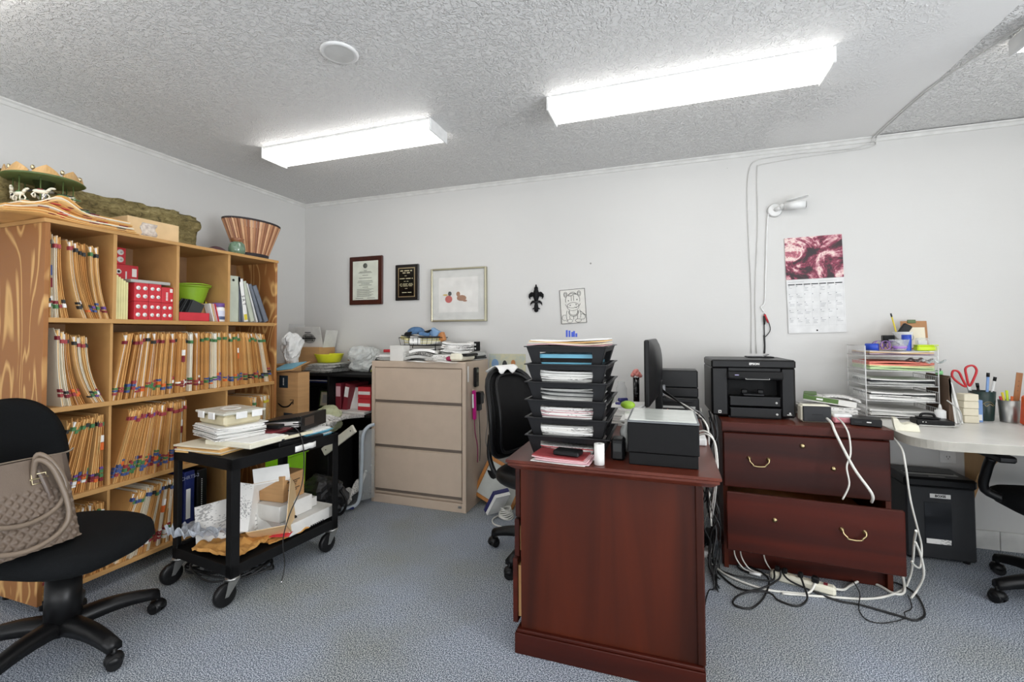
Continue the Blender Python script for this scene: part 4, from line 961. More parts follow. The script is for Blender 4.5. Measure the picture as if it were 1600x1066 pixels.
B().tube([(0, -.045, .01), (.01, -.09, .012), (.04, -.13, .008), (.07, -.12, .012), (.06, -.07, .014)], .003, cable_b, 6, 5).part('lead', t)
p0 = cw(.02, -.11, T0 + .085)
B().tube([p0, cw(.055, -.20, T0 + .078), cw(.06, -.253, T0 - .02), cw(.045, -.262, .45), cw(-.03, -.265, .32), cw(-.065, -.262, .2), cw(-.06, -.27, .08), cw(-.085, -.28, .006)], .0028, cable_b, 6, 6).ball(cw(-.085, -.28, .008), .006, chrome, 8).thing('thin_cable', 'thin black cord hanging over the cart side down to the carpet', 'cable')
cpile(.20, -.02, T0, .2, .36, .04, (sky, white_p, print_p, sky, white_p), 8, 'light blue and white papers at the far end of the cart top', 4, 12, .004)
t = empty('ring_binder', 'big black ring binder lying slanted on the far end of the cart top', 'binder', cw(.195, .02, T0 + .046), CA + 18); t.rotation_euler[1] = rad(0)
b = B(); b.box((0, 0, .0025), (.25, .29, .004), black_pl, None, .001); b.box((.0, 0, .058), (.252, .29, .004), black_pl, (-9, 0, 0), .001); b.box((0, -.146, .042), (.25, .004, .078), black_pl, None, .001)
b.part('cover', t)
B().box((0, .005, .027), (.22, .25, .03), white_p, (-4, 0, 0)).part('pages', t)
b = B()
for x in (-.06, 0, .06): b.tube([(x, -.12, .03), (x, -.125, .06), (x, -.1, .068), (x, -.08, .05), (x, -.085, .03)], .002, chrome, 6, 4)
b.part('rings', t)
B().box((-.05, -.1486, .046), (.09, .0012, .045), mat('dark_photo_label', '3c3029', .3)).part('spine_label', t)

# lower shelf
S0 = CSZ + .001
zn = V((-.62, -.42, .66)).normalized(); xn = V((.62, -.78, .12)); xn = (xn - zn * xn.dot(zn)).normalized(); yn = zn.cross(xn)
R_ = CM.to_3x3() @ MX((xn, yn, zn)).transposed()
t = empty('open_carton', 'open cardboard box with white insides, tipped over on the lower shelf of the cart', 'box', cw(.045, -.065, S0 + .095)); t.rotation_euler = R_.to_euler()
b = B(); w, d, h = .19, .26, .14; k = .004
for lo, hi in (((-w / 2, -d / 2, 0), (w / 2, d / 2, k)), ((-w / 2, -d / 2, 0), (-w / 2 + k, d / 2, h)), ((w / 2 - k, -d / 2, 0), (w / 2, d / 2, h)), ((-w / 2, -d / 2, 0), (w / 2, -d / 2 + k, h)), ((-w / 2, d / 2 - k, 0), (w / 2, d / 2, h))): b.bb(lo, hi, card_l)
q = k + .0008
for lo, hi in (((-w / 2 + k, -d / 2 + k, k), (w / 2 - k, d / 2 - k, q)), ((-w / 2 + k, -d / 2 + k, q), (-w / 2 + q, d / 2 - k, h)), ((w / 2 - q, -d / 2 + k, q), (w / 2 - k, d / 2 - k, h)), ((-w / 2 + q, -d / 2 + k, q), (w / 2 - q, -d / 2 + q, h)), ((-w / 2 + q, d / 2 - q, q), (w / 2 - q, d / 2 - k, h))): b.bb(lo, hi, white_p)
b.part('carton_body', t)
B().box((-.12, 0, .165), (.004, .25, .085), print_p, (0, -50, 0)).part('flap', t); B().box((0, .155, .16), (.18, .085, .004), white_p, (40, 0, 0)).part('flap', t)
b = B(); b.box((.0885, .03, .07), (.001, .05, .02), red, (30, 0, 0)); b.part('red_print', t)
t = empty('flattened_box', 'white printed box lid leaning at the near corner of the lower shelf', 'box', cw(-.165, .015, S0 + .04)); t.rotation_euler = (rad(-38), rad(-8), rad(CA - 35))
B().bb((-.14, -.003, 0), (.13, .003, .20), print_p).part('panel_sheet', t); B().box((0, .03, .205), (.27, .07, .003), white_card, (12, 0, 0)).part('flap', t); b = B(); b.box((.06, -.0038, .06), (.006, .001, .07), red, (0, 25, 0)); b.box((.0, -.0038, .05), (.005, .001, .06), blue, (0, 25, 0)); b.part('printed_marks', t)
on_cart(crumpled_sheet(.24, .26, .09, mat('printed_poly_bag', 'b7bcc4', .25, var=.3, scale=30), 2, 4, t=.002).thing('mailing_bag', 'crumpled blue and white plastic mailing bag hanging over the left side of the lower shelf', 'bag'), -.20, .14, S0 + .032, 20)
mat('orange_kraft', 'c9934e', .7); on_cart(crumpled_sheet(.22, .28, .035, MATS['orange_kraft'], 6, 3, t=.014).thing('padded_envelope', 'orange kraft padded envelope on the near end of the lower shelf', 'envelope'), -.175, -.04, S0 + .016, 12)
on_cart(crumpled_sheet(.22, .15, .02, MATS['orange_kraft'], 9, 3, t=.006).thing('padded_envelope', 'orange envelope under the open cardboard box', 'envelope'), .03, -.13, S0 + .006, -8)
o = B(); o.sheet(lambda u, v: (.12 * (u - .5), .2 * (v - .5), .016 + .004 * math.sin(v * 6)), 6, 6, red, .002); on_cart(o.thing('flyer', 'red and white flyer sticking out beside the orange envelope', 'flyer'), .04, -.14, S0 + .016, -60)
t = empty('shipping_box', 'long low white box on the far end of the lower shelf', 'box', cw(.16, -.085, S0 + .012), CA + 4)
B().bb((-.16, -.12, 0), (.16, .12, .062), white_card, .002).part('carton_body', t); b = B()
for i in range(7): b.bb((-.02 + i * .014, -.1212, -.0), (-.012 + i * .014, -.1199, .008), black_mt)
b.part('printed_marks', t)
B().bb((-.15, -.1, 0), (.15, .1, .010), black_pl, .002).thing('black_slab', 'flat black device under the long white box on the lower shelf', 'device', cw(.16, -.085, S0), CA + 4)
t = empty('white_box', 'white box on the long low white one, lower shelf of the cart', 'box', cw(.10, -.06, S0 + .0755), CA + 4)
B().bb((-.11, -.085, 0), (.11, .09, .085), white_card, .002).part('carton_body', t)
B().bb((.112, -.06, 0), (.17, .09, .05), white_card, .002).part('side_flap', t)
b = B(); b.lathe([(.013, 0), (.013, .012), (.001, .014)], black_pl, n=14, mx=MX.Translation((-.02, -.086, .0)) @ XW); b.part('knob', t)
t = empty('brown_carton', 'small brown carton printed in dark ink on the white box, lower shelf of the cart', 'box', cw(.13, -.03, S0 + .162), CA + 10)
B().bb((-.1, -.07, 0), (.06, .09, .14), card, .002).part('carton_body', t)
b = B(); ik = mat('carton_ink', '3a2c20', .8)
for z, w in ((.098, .10), (.088, .06), (.055, .09), (.045, .05)):
    k = int(w / .008)
    for i in range(k): b.bb((-.02 - w / 2 + i * .008, -.0712, z - .003), (-.02 - w / 2 + i * .008 + .0055, -.0699, z + .003), ik)
b.text('PTY', .022, ik, MX.Translation((-.02, -.0706, .073)) @ XW); b.part('printed_marks', t)
o = B(); r_ = random.Random(5)
for k in range(5):
    pts = [cw(-.17 + .15 * math.cos(a + k) * (1 - .08 * k), -.0 + .20 * math.sin(a + k * .7), .082 - .006 * k + .014 * math.sin(3 * a + k)) for a in [2 * PI * i / 9 for i in range(9)]]
    o.tube(pts, .005, cable_b, 6, 4, closed=True)
o.thing('cable_coil', 'coil of thick black cable slung beneath the near end of the lower shelf', 'cable coil')
o = B(); o.bb((-.03, -.05, 0), (.03, .05, .02), steel, .002).bb((-.028, -.02, .003), (-.031, .02, .017), dgrey); on_cart(o.thing('power_adapter', 'grey power adapter tucked among the black cable coil under the cart', 'adapter'), -.24, .02, .080, 10)
o = B(); o.bb((-.08, -.11, 0), (.07, .12, .03), dgrey, .004).bb((-.081, -.06, .008), (-.079, .0, .022), grey_p); on_cart(o.thing('docking_station', 'dark device slung under the near end of the lower shelf', 'device'), -.17, -.02, .088, 4)
# ------------------------------------------------------------------ black shelf unit in the corner and its clutter
t = empty('shelf_unit', 'low black shelf unit in the corner behind the cart', 'shelf unit', (0, 0, 0))
UX0, UX1, UY0, UY1, UZ = .12, 1.055, -.41, -.03, .93
B().bb((UX0, UY0 - .01, UZ - .022), (UX1, UY1, UZ), black_mt, .002).part('top_panel', t)
for x in (UX0, .615, UX1 - .02): B().bb((x, UY0, 0), (x + .02, UY1, UZ - .022), black_mt, .001).part('side_panel', t)
for z in (.05, .62): B().bb((UX0 + .02, UY0 + .004, z - .02), (.615, UY1, z), black_mt).bb((.635, UY0 + .004, z - .02), (UX1 - .02, UY1, z), black_mt).part('shelf', t)
B().bb((UX0, UY1, 0), (UX1, UY1 + .012, UZ), black_mt).part('back_panel', t)

# inside the upper compartments
t = empty('framed_photo', 'small framed picture with a cream mat standing in the black shelf unit', 'picture', (.49, -.28, .622), r=(-8, 0, 0))
B().bb((-.075, -.012, 0), (.075, 0, .165), black_pl, .003).part('frame', t); b = B(); b.bb((-.058, -.0135, .018), (.058, -.0115, .148), olive); b.bb((-.048, -.0145, .028), (.048, -.0125, .138), cream); b.bb((-.028, -.0155, .05), (.028, -.0135, .116), grey_p); b.part('mat_board', t)
o = B().bb((-.15, -.12, 0), (.15, .12, .012), navy, .003).bb((-.14, -.11, .012), (.14, .11, .022), white_p).bb((-.15, -.12, .022), (.15, .12, .028), navy, .002).thing('navy_binder', 'navy binder lying slanted above the framed picture in the black shelf unit', 'binder', (.44, -.20, .85), r=(4, 0, 0))
B().bb((-.13, -.1, 0), (.13, .1, .045), black_pl, .004).thing('black_box', 'black box under the navy binder in the shelf unit', 'box', (.35, -.15, .802)); B().bb((-.1, -.1, 0), (.1, .1, .178), black_mt, .004).thing('black_box', 'tall black box at the back left of the shelf unit', 'box', (.33, -.15, .622))
for i, (x, w, l) in enumerate(((.665, .05, 0), (.722, .045, 9))):
    o = B().bb((-w / 2, -.24, 0), (w / 2, 0, .225), dred, .002).bb((-w / 2 + .004, -.2415, .12), (w / 2 - .004, -.2398, .2), white_p if i else pink_p).thing('ring_binder', 'dark red binder in the shelf unit, %s' % ('leaning with a white label' if i else 'upright at the partition'), 'binder', (x, -.10, .622), r=(0, l, 0))
B().sheet(lambda u, v: (.12 * (u - .5), .0 + .03 * math.sin(u * 6) * v, .19 * v), 10, 8, white_p, .02).thing('rolled_papers', 'crumpled white papers standing between the red binders and red cartons in the shelf unit', 'papers', (.80, -.29, .622), rz=10)
for i in range(2):
    t = empty('red_carton', 'red and white carton in the black shelf unit, %s of the pair' % ('upper', 'lower')[1 - i], 'box', (.905, -.25, .64 + i * .093), 0, 'red cartons in the shelf unit')
    B().bb((-.06, -.08, 0), (.06, .08, .091), red, .002).part('carton_body', t); b = B(); b.bb((-.055, -.0812, .03), (.055, -.0798, .055), white_p); b.part('printed_band', t)
B().bb((-.16, -.16, 0), (.12, .16, .016), white_card).thing('flat_box', 'flat white box under the red cartons', 'box', (.84, -.24, .622))
o = B(); o.sheet(lambda u, v: (.30 * (u - .5), .22 * (v - .5), .02 + .03 * (1 - v) * math.sin(u * 5) ** 2), 12, 6, print_p, .02); o.thing('paper_stack', 'white papers spilling out of the shelf unit below the red cartons', 'papers', (.82, -.50, .60), rz=4)

# on top of the unit
t = empty('open_carton', 'big open cardboard box with white flaps carrying a black emblem, in the corner', 'box', (.175, -.15, UZ + .001), 3)
B().bb((-.12, -.1, 0), (.21, .1, .20), MATS['corrugated_cardboard'], .002).part('carton_body', t)
fl = mat('white_printed_flap', 'd4d3cf', .5)
B().box((.09, -.085, .285), (.25, .004, .18), fl, (14, 0, 0)).part('flap', t); B().box((-.16, -.02, .30), (.22, .004, .2), mat('grey_white_flap', 'c6c7c5', .5), (-4, 4, 24)).part('flap', t)
B().box((.225, .02, .27), (.004, .16, .15), fl, (0, 12, 0)).part('flap', t)
b = B(); M1 = MX.Translation((.09, -.0885, .275)) @ MX.Rotation(rad(14), 4, 'X') @ XW
for k in (0, 1): b.lathe([(.062 - k * .012, 0), (.062 - k * .012, .001), (.058 - k * .012, .001), (.058 - k * .012, 0), (.062 - k * .012, 0)], black_mt, n=30, mx=M1, sy=.68, cap=False)
for i in range(6): b.bb((-.035 + i * .013, -.024, 0), (-.028 + i * .013, .024, .001), black_mt, mx=M1)
b.bb((-.03, .05, 0), (.03, .055, .001), black_mt, mx=M1); b.bb((-.07, -.004, 0), (.07, .004, .001), black_mt, mx=M1); b.part('emblem', t)
t = empty('bowl', 'yellow plastic bowl on the newspapers in the corner', 'bowl', (.455, -.20, UZ + .075))
B().lathe([(.001, 0), (.09, 0), (.115, .065), (.119, .07), (.112, .07), (.086, .006), (.001, .006)], mat('bright_yellow', 'dfe02c', .35), n=36, cap=False).part('bowl_body', t)
for i in range(4):
    o = paper_pile(.30 - i * .01, .22, .016, (news, grey_p), 4, .01, 20 + i, .006).thing('newspaper', 'folded newspaper on the black shelf unit, %s from the bottom' % nth(i), 'newspaper', (.50 + i * .012, -.29 + i * .006, UZ + .001 + i * .0175), rz=-6 + i * 5, group='newspapers on the shelf unit')
crumple(.125, .10, .21, frost, 3, .45).thing('plastic_bag', 'crumpled clear plastic bag between the newspapers and the taupe cabinet', 'bag', (.80, -.19, UZ + .001))
crumple(.06, .075, .24, white_pl, 5, .5).thing('plastic_bag', 'white plastic bag stuffed beside the right end of the plywood bookcase', 'bag', (.37, -.52, UZ + .08))
B().bb((-.09, -.08, 0), (.09, .08, UZ + .078), card, .002).thing('carton', 'tall carton in the corner under the white plastic bag', 'box', (.30, -.52, 0))
t = empty('figurine', 'tiny dark mushroom-shaped figurine on the newspapers', 'figurine', (.612, -.12, UZ + .001))
B().cyl((0, 0, 0), (0, 0, .085), .006, dgrey, n=10).part('stem', t); B().lathe([(.001, .09), (.026, .085), (.02, .098), (.001, .106)], mat('tan_cap', '9a6c3e', .5), n=16, cap=False).part('cap', t)
t = empty('headphones', 'black headphones leaning on the left side of the taupe filing cabinet', 'headphones', (.985, -.30, UZ + .001))
B().tube([(.055, 0, .10), (.03, 0, .095), (-.03, 0, .06), (-.052, 0, .02), (-.05, 0, .006)], .006, cable_b, 8, 6).part('headband', t); B().lathe([(.03, -.014), (.033, 0), (.03, .014)], black_pl, n=20, mx=MX.Translation((.052, -.02, .10)) @ MX.Rotation(PI / 2, 4, 'X')).part('ear_cup', t)
o = B(); o.sheet(lambda u, v: (.09 * (u - .5), .1 * (v - .5), .02 + .02 * math.sin(u * 9) * math.sin(v * 8)), 10, 10, mat('yellow_green_fabric', '8f9e3a', .8, var=.3), .015); o.thing('cloth', 'crumpled yellow green cloth beside the headphones', 'cloth', (.965, -.22, UZ + .001))

# in front of the unit
t = empty('shipping_box', 'tall brown shipping box with a curved smile arrow and dark tape marks beside the bookcase', 'box', (.535, -.685, .40), r=(0, 0, -6))
B().bb((-.115, -.05, 0), (.125, .05, .565), MATS['corrugated_cardboard'], .002).part('carton_body', t)
tp = mat('dark_tape', '20303c', .4); b = B(); b.bb((-.07, -.0515, .45), (.02, -.0498, .54), tp); b.part('tape', t); b = B(); b.bb((-.02, -.0515, .18), (.07, -.0498, .27), tp)
b.part('tape', t); b = B()
for k in range(5): b.bb((-.03 + .0, -.052, .47 + k * .011), (-.02, -.0505, .477 + k * .011), white_p); b.bb((.02, -.052, .19 + k * .013), (.03 + .012 * (k % 2), -.0505, .198 + k * .013), white_p)
b.part('tape_lettering', t)
b = B(); b.tube([(-.08, -.0515, .335), (-.03, -.0515, .312), (.03, -.0515, .32), (.07, -.0515, .355)], lambda u: .002 + .004 * math.sin(PI * u) ** .5, black_mt, 6, 6); b.tube([(.045, -.0515, .365), (.078, -.0515, .368), (.075, -.0515, .335)], .0028, black_mt, 6, 1); b.part('smile_arrow', t)
B().box((0, -.03, .60), (.27, .17, .004), MATS['corrugated_cardboard'], (18, -6, 0)).box((0, -.03, .606), (.22, .14, .004), sky, (18, -6, 0)).part('flap', t, 'open flap with a turquoise sheet on it')
B().bb((-.16, -.09, 0), (.16, .09, .398), card, .002).thing('carton', 'brown carton standing under the tall shipping box', 'box', (.52, -.685, 0))
crumple(.10, .08, .20, mat('pale_green_bag', 'c3c7a2', .35, var=.15, alpha=.85), 8, .35, thick=.002).thing('produce_bag', 'pale green plastic bag of cream contents beside the shipping box', 'bag', (.735, -.52, .502))
crumpled_sheet(.28, .20, .09, print_p, 4, 4, t=.02).thing('printed_bag', 'crumpled white bag with black lettering below the pale green bag', 'bag', (.70, -.66, .535), rz=3)
t = empty('storage_box', 'black storage box carrying the crumpled white bag, behind the cart', 'box', (.76, -.58, 0))
B().bb((-.10, -.12, 0), (.12, .15, .50), black_mt, .004).part('box_body', t)
B().bb((-.165, -.02, 0), (.155, .0, .058), mat('off_white_board', 'd3d0c2', .5), .004).thing('melamine_board', 'off-white board with two screw holes leaning diagonally behind the cart', 'board', (1.0, -.70, .475), r=(0, -35, 0))
o = bpy.data.objects['melamine_board']
for x in (-.13, .125): p_ = B().cyl((x, -.0215, .03), (x, -.0195, .03), .0045, dgrey, n=10).part('screw_hole', o)
t = empty('storage_tub', 'clear plastic tub with blue base clips leaning on its side next to the taupe cabinet', 'tub', (1.035, -.62, .006), r=(0, 0, 0))
rim = [(-.10, -.1, 0.01), (.02, -.05, .02), (.05, .0, .07), (.055, .02, .30), (.055, .03, .5), (.075, .06, .56), (.1, .1, .575)]
B().tube([(x, y, z) for x, y, z in rim], .013, mat('frosted_tub_rim', 'b9c3cb', .25, alpha=.85), 8, 5).part('rim', t)
B().sheet(lambda u, v: (.03 + .06 * u, .02 + .10 * u, .04 + .5 * v), 2, 2, clear, .003).part('side_wall', t)
B().box((-.035, -.07, .012), (.16, .03, .018), navy, (0, -4, 22), .004).part('blue_clip', t)
o = B(); o.sheet(lambda u, v: (.16 * (u - .5), .2 * (v - .5), .04 + .16 * v * u + .02 * math.sin(u * 14 + v * 8)), 12, 12, print_p, .02); o.thing('paper_bundle', 'crumpled printed papers in the leaning plastic tub', 'papers', (.955, -.565, .02))
crumple(.15, .10, .27, mat('black_nylon', '19191b', .42, var=.3, scale=30, bump=.4, bscale=40), 2, .4, 6); t = crumple(.15, .10, .27, MATS['black_nylon'], 2, .4, 6).thing('backpack', 'slumped black backpack on the floor beyond the cart', 'backpack', (.93, -.80, 0), rz=10)
B().tube([(.15, -.05, .2), (.2, -.06, .13), (.18, -.07, .06), (.13, -.08, .04)], .009, black_pl, 8, 5).part('strap', t)
t = empty('recycling_bin', 'lime green plastic bin behind the cart', 'bin', (.70, -.90, 0))
b = B(); b.box((0, 0, .225), (.19, .15, .45), lime_tile, None, .012, top=(1.12, 1.1)); b.part('bin_body', t); B().box((0, 0, .445), (.235, .185, .03), lime_tile, None, .008).part('rim', t); B().box((.0, -.088, .36), (.07, .012, .03), lime_tile, None, .004).part('handle', t)

# ------------------------------------------------------------------ taupe lateral filing cabinet
KX0, KX1, KY0, KY1, KZ = 1.072, 1.842, -.465, -.045, 1.04
t = empty('filing_cabinet', 'taupe metal lateral filing cabinet with three wide drawers against the back wall', 'filing cabinet', (0, 0, 0))
b = B(); b.bb((KX0, KY0 + .02, .0), (KX1, KY1, KZ), taupe, .003); b.bb((KX0, KY0, KZ - .045), (KX1, KY0 + .03, KZ), taupe, .003)
for x in (KX0, KX1 - .028): b.bb((x, KY0, 0), (x + .028, KY0 + .03, KZ - .04), taupe, .002)
b.bb((KX0 + .026, KY0 + .002, 0), (KX1 - .026, KY0 + .03, .062), taupe, .002); b.part('carcass', t)
for i, (z0, z1) in enumerate(((.755, .990), (.428, .725), (.106, .398))):
    d = B(); d.bb((KX0 + .032, KY0 - .002, z0), (KX1 - .032, KY0 + .022, z1), taupe, .002); d = d.part('drawer', t)
    b = B(); b.bb((KX0 + .032, KY0 + .008, z0 - .028), (KX1 - .032, KY0 + .021, z0), taupe_d); b.bb((KX0 + .034, KY0 + .0, z0 - .029), (KX1 - .034, KY0 + .012, z0 - .022), taupe, .001); b.part('pull_recess', d)
b = B(); b.bb((KX1 - .06, KY0 - .001, .03), (KX1 - .034, KY0 + .003, .045), steel); b.part('maker_plate', t)
B().bb((KX1, KY0 + .03, .90), (KX1 + .0015, KY0 + .05, 1.01), white_p).part('label_strip', t, 'white paper strip on the right side')

KT = KZ + .001
o = paper_pile(.24, .30, .055, (news, print_p, grey_p), 8, .012, 31, .01).thing('paper_stack', 'papers and magazines at the left end of the cabinet top', 'papers', (1.20, -.28, KT), rz=6)
o = B(); o.cyl((-.06, 0, .012), (.07, 0, .012), .012, red, n=14); o.thing('rolled_magazine', 'rolled red magazine on the papers at the left end of the cabinet top', 'magazine', (1.175, -.36, KT + .058), rz=14)
B().bb((-.055, -.004, 0), (.055, .09, .112), white_card, .001).thing('white_carton', 'upright plain white box at the front edge of the cabinet top', 'box', (1.272, -.44, KT))
t = empty('letter_tray', 'black wire letter tray heaped with papers on the cabinet top', 'tray', (1.36, -.20, KT + .11), 4)
b = B(); w, d = .16, .10
for z, k in ((0, .9), (.06, 1)):
    for p, q in (((-w * k, -d), (w * k, -d)), ((w * k, -d), (w * k, d)), ((w * k, d), (-w * k, d)), ((-w * k, d), (-w * k, -d))): b.tube([(p[0], p[1], z), (q[0], q[1], z)], .003, black_mt, 5, 1)
for i in range(9):
    x = -w + w * 2 * i / 8; b.tube([(x * .9, -d, 0), (x, -d, .06)], .0018, black_mt, 4, 1); b.tube([(x * .9, -d, 0), (x * .9, d, 0)], .0018, black_mt, 4, 1)
b.part('basket', t)
b = B()
for sx in (-1, 1):
    for sy in (-1, 1): b.tube([(sx * w * .9, sy * d, 0), (sx * w * .95, sy * d, -.109)], .0035, black_mt, 5, 1)
b.part('legs', t)
o = paper_pile(.28, .18, .062, (MATS['pale_yellow_card'], card_l, white_p, charcoal, grey_p), 8, .012, 33, .014).thing('paper_stack', 'jumbled papers and packets in the black wire tray', 'papers', (1.36, -.20, KT + .115), rz=6)
o = paper_pile(.26, .18, .085, (grey_p, news, white_p, print_p, charcoal), 12, .012, 35, .01).thing('paper_stack', 'grey papers and booklets under the black wire tray', 'papers', (1.38, -.21, KT), rz=-4)
t = empty('denim_cap', 'blue denim cap with a black brim on top of the papers in the wire tray', 'cap', (1.30, -.21, KT + .187), -8)
B().sheet(lambda u, v: (.075 * math.sin(v * PI / 2) * math.cos(u * 2 * PI), .06 * math.sin(v * PI / 2) * math.sin(u * 2 * PI), .055 * math.cos(v * PI / 2) ** .8 + .01), 20, 8, denim, .003).part('crown', t)
B().sheet(lambda u, v: (.055 + .085 * v, (.06 - .02 * v) * (u * 2 - 1), .012 + .03 * math.sin(PI * (u * 2 - 1) / 2 + PI / 2) * (.4 + .6 * v)), 12, 5, black_mt, .003).part('brim', t)
o = B(); o.box((0, 0, .03), (.07, .05, .06), mat('blue_packet', '7fa0c4', .4), (0, 30, 0), .004); o.thing('packet', 'pale blue packet leaning at the right end of the wire tray', 'packet', (1.455, -.19, KT + .175)); o = B(); o.box((0, 0, .035), (.045, .05, .07), mat('orange_brown_packet', 'b97a45', .5), (0, -18, 0), .006); o.thing('packet', 'orange brown packet at the right end of the wire tray', 'packet', (1.505, -.17, KT + .14))
o = paper_pile(.26, .20, .05, (white_p, print_p), 7, .01, 36, .004).thing('paper_stack', 'white papers in the middle of the cabinet top', 'papers', (1.60, -.30, KT + .0015), rz=-5)
o = paper_pile(.24, .19, .085, (print_p, white_p, grey_p), 12, .014, 37, .02).thing('paper_stack', 'slanting heap of white booklets right of the wire tray', 'papers', (1.66, -.20, KT + .042), rz=16)
o = B(); o.sheet(lambda u, v: (.42 * (u - .5), .12 * (v - .5) - .0, .0 + .003 * math.sin(u * 12)), 10, 2, white_p, .001); o.thing('paper_sheet', 'loose white sheet overhanging the front edge of the cabinet top', 'paper', (1.58, -.44, KT), rz=-2)
t = empty('label_printer', 'ivory card reader with a curved paper slot at the right end of the cabinet top', 'device', (1.76, -.34, KT + .002), -6)
b = B(); b.box((0, 0, .03), (.10, .2, .05), ivory, None, .012); b.part('body', t); B().box((.06, .0, .045), (.05, .16, .02), black_pl, None, .004).part('slot', t); B().box((-.01, .0, .06), (.08, .12, .012), white_pl, (0, 8, 0), .003).part('cover', t)
o = paper_pile(.13, .14, .06, (white_p, charcoal, grey_p), 6, .008, 39).thing('paper_stack', 'small stack of pads and a black case at the right rear of the cabinet top', 'papers', (1.775, -.155, KT), rz=-8)
t = empty('small_box', 'small printed black and white box standing at the right rear of the cabinet top', 'box', (1.76, -.14, KT + .066), -10)
B().bb((-.045, -.02, 0), (.045, .02, .07), print_p, .001).part('carton_body', t); b = B(); b.bb((.018, -.0212, .0), (.0455, .0212, .0705), black_mt); b.bb((.026, -.0222, .04), (.036, -.021, .056), white_p); b.bb((.026, -.0222, .012), (.036, -.021, .026), white_p); b.part('black_band', t)
o = B(); o.ball((0, 0, .016), (.028, .02, .018), mat('magenta_pouch', '97204d', .5), 12); o.thing('pouch', 'small magenta pouch beside the ivory card reader', 'pouch', (1.685, -.40, KT + .004))

for k, (x, y, z, rz, w, m, l) in enumerate(((1.43, -.345, 0, 8, .23, grey_p, 'grey curling booklet at the bottom of the front heap on the cabinet top'), (1.44, -.34, .022, -6, .22, news, 'newsprint booklet in the middle of the front heap on the cabinet top'), (1.45, -.335, .045, 12, .20, white_p, 'white curling booklet on top of the front heap on the cabinet top'))):
    B().sheet(lambda u, v: (w * (u - .5), .15 * (v - .5), .022 + .016 * math.sin(PI * u) + .006 * math.sin(v * 5 + k)), 14, 4, m, .018).thing('booklet', l, 'booklet', (x, y, KT + .002 + z), rz=rz)
for k, (x, y, z, m, r3, l) in enumerate(((1.27, -.25, .205, black_mt, (10, -14, 20), 'black folded pouch at the left of the wire tray'), (1.25, -.27, .165, MATS['pale_yellow_card'], (0, 12, -15), 'yellow packet poking out at the left of the wire tray'), (1.40, -.26, .20, MATS['denim_blue'], (12, 10, 30), 'blue cloth packet behind the brim of the denim cap'), (1.335, -.285, .15, white_p, (70, 0, 10), 'white card leaning on the front of the wire tray'))):
    B().box((0, 0, 0), (.085, .06, .026), m, None, .006).thing('packet', l, 'packet', (x, y, KT + z), r=r3)
# hanging on the right side of the cabinet
SX = KX1 + .001
t = empty('wall_phone', 'black cordless handset held to the right side of the filing cabinet', 'phone', (SX, -.31, .925))
b = B(); b.box((.012, 0, 0), (.022, .055, .14), black_pl, None, .01); b.part('handset', t); b = B()
for i in range(4):
    for j in range(3): b.box((.0235, -.014 + j * .014, .02 - i * .016), (.002, .008, .007), dgrey)
b.box((.0235, 0, .045), (.002, .034, .022), mat('lcd_screen', '5d665e', .3)); b.part('keypad', t)
t = empty('hair_iron', 'hot pink flat iron hanging on the side of the filing cabinet', 'hair iron', (SX + .002, -.355, .73))
B().box((.014, 0, 0), (.024, .03, .21), pinkp, (3, 0, 0), .008).part('barrel', t); B().box((.012, -.021, .03), (.012, .008, .1), white_pl, (3, 0, 0), .002).part('plate', t)
B().tube([(.012, .004, -.10), (.014, .012, -.2), (.02, .04, -.30), (.016, .05, -.42)], .004, mat('magenta_cord', '8a2a55', .5), 6, 5).part('cord', t)
t = empty('power_brick', 'black power adapter stuck to the side of the filing cabinet beside the flat iron', 'adapter', (SX, -.27, .77))
B().box((.022, 0, 0), (.04, .07, .09), black_pl, None, .006).part('adapter_body', t); B().box((.02, -.01, -.065), (.03, .045, .05), charcoal, None, .004).part('plug', t)
B().tube([(.02, -.01, -.09), (.02, .0, -.2), (.02, .01, -.36), (.02, -.0, -.46)], .0028, cable_b, 6, 5).part('cord', t)
B().tube([(SX + .02, -.235, .80), (SX + .03, -.20, .78), (SX + .05, -.19, .6), (SX + .04, -.2, .45), (SX + .06, -.2, .33), (SX + .03, -.235, .22), (SX + .09, -.22, .14)], .003, mat('grey_cord', '6f6f6e', .5), 6, 6).thing('thin_cable', 'grey cord hanging beside the filing cabinet', 'cable')
B().tube([(SX + .04, -.20, .9), (SX + .08, -.18, .7), (SX + .1, -.17, .5), (SX + .14, -.17, .38)], .003, cable_w, 6, 6).thing('thin_cable', 'white cord hanging between the filing cabinet and the office chair', 'cable')

t = empty('picture_frame', 'empty orange wooden picture frame leaning tilted on the floor by the filing cabinet', 'picture', (1.955, -.285, .012), r=(-14, 22, -6))
b = B(); w, h = .15, .30
for s in (-1, 1): b.bb((s * w - .012, -.012, 0), (s * w + .012, .006, h), mat('honey_wood', 'b3732f', .4) if s < 0 else MATS['honey_wood'], .003); 
for z in (.012, h - .012): b.bb((-w, -.012, z - .012), (w, .006, z + .012), MATS['honey_wood'], .003)
b.part('frame', t); B().bb((-w + .01, -.002, .02), (w - .01, .003, h - .02), mat('grey_photo_paper', 'b9bcb6', .4)).part('picture_sheet', t)
t = empty('book', 'thick dark blue book leaning against the orange picture frame on the floor', 'book', (2.02, -.37, .01), r=(0, 38, -38)); t.scale = (.8, .8, .85)
B().bb((-.035, -.1, 0), (0.0, .05, .24), mat('violet_blue_cover', '25265f', .35), .003).part('cover', t); B().bb((.001, -.095, .004), (.03, .045, .235), white_p).part('pages', t)
o = B(); r_ = random.Random(8)
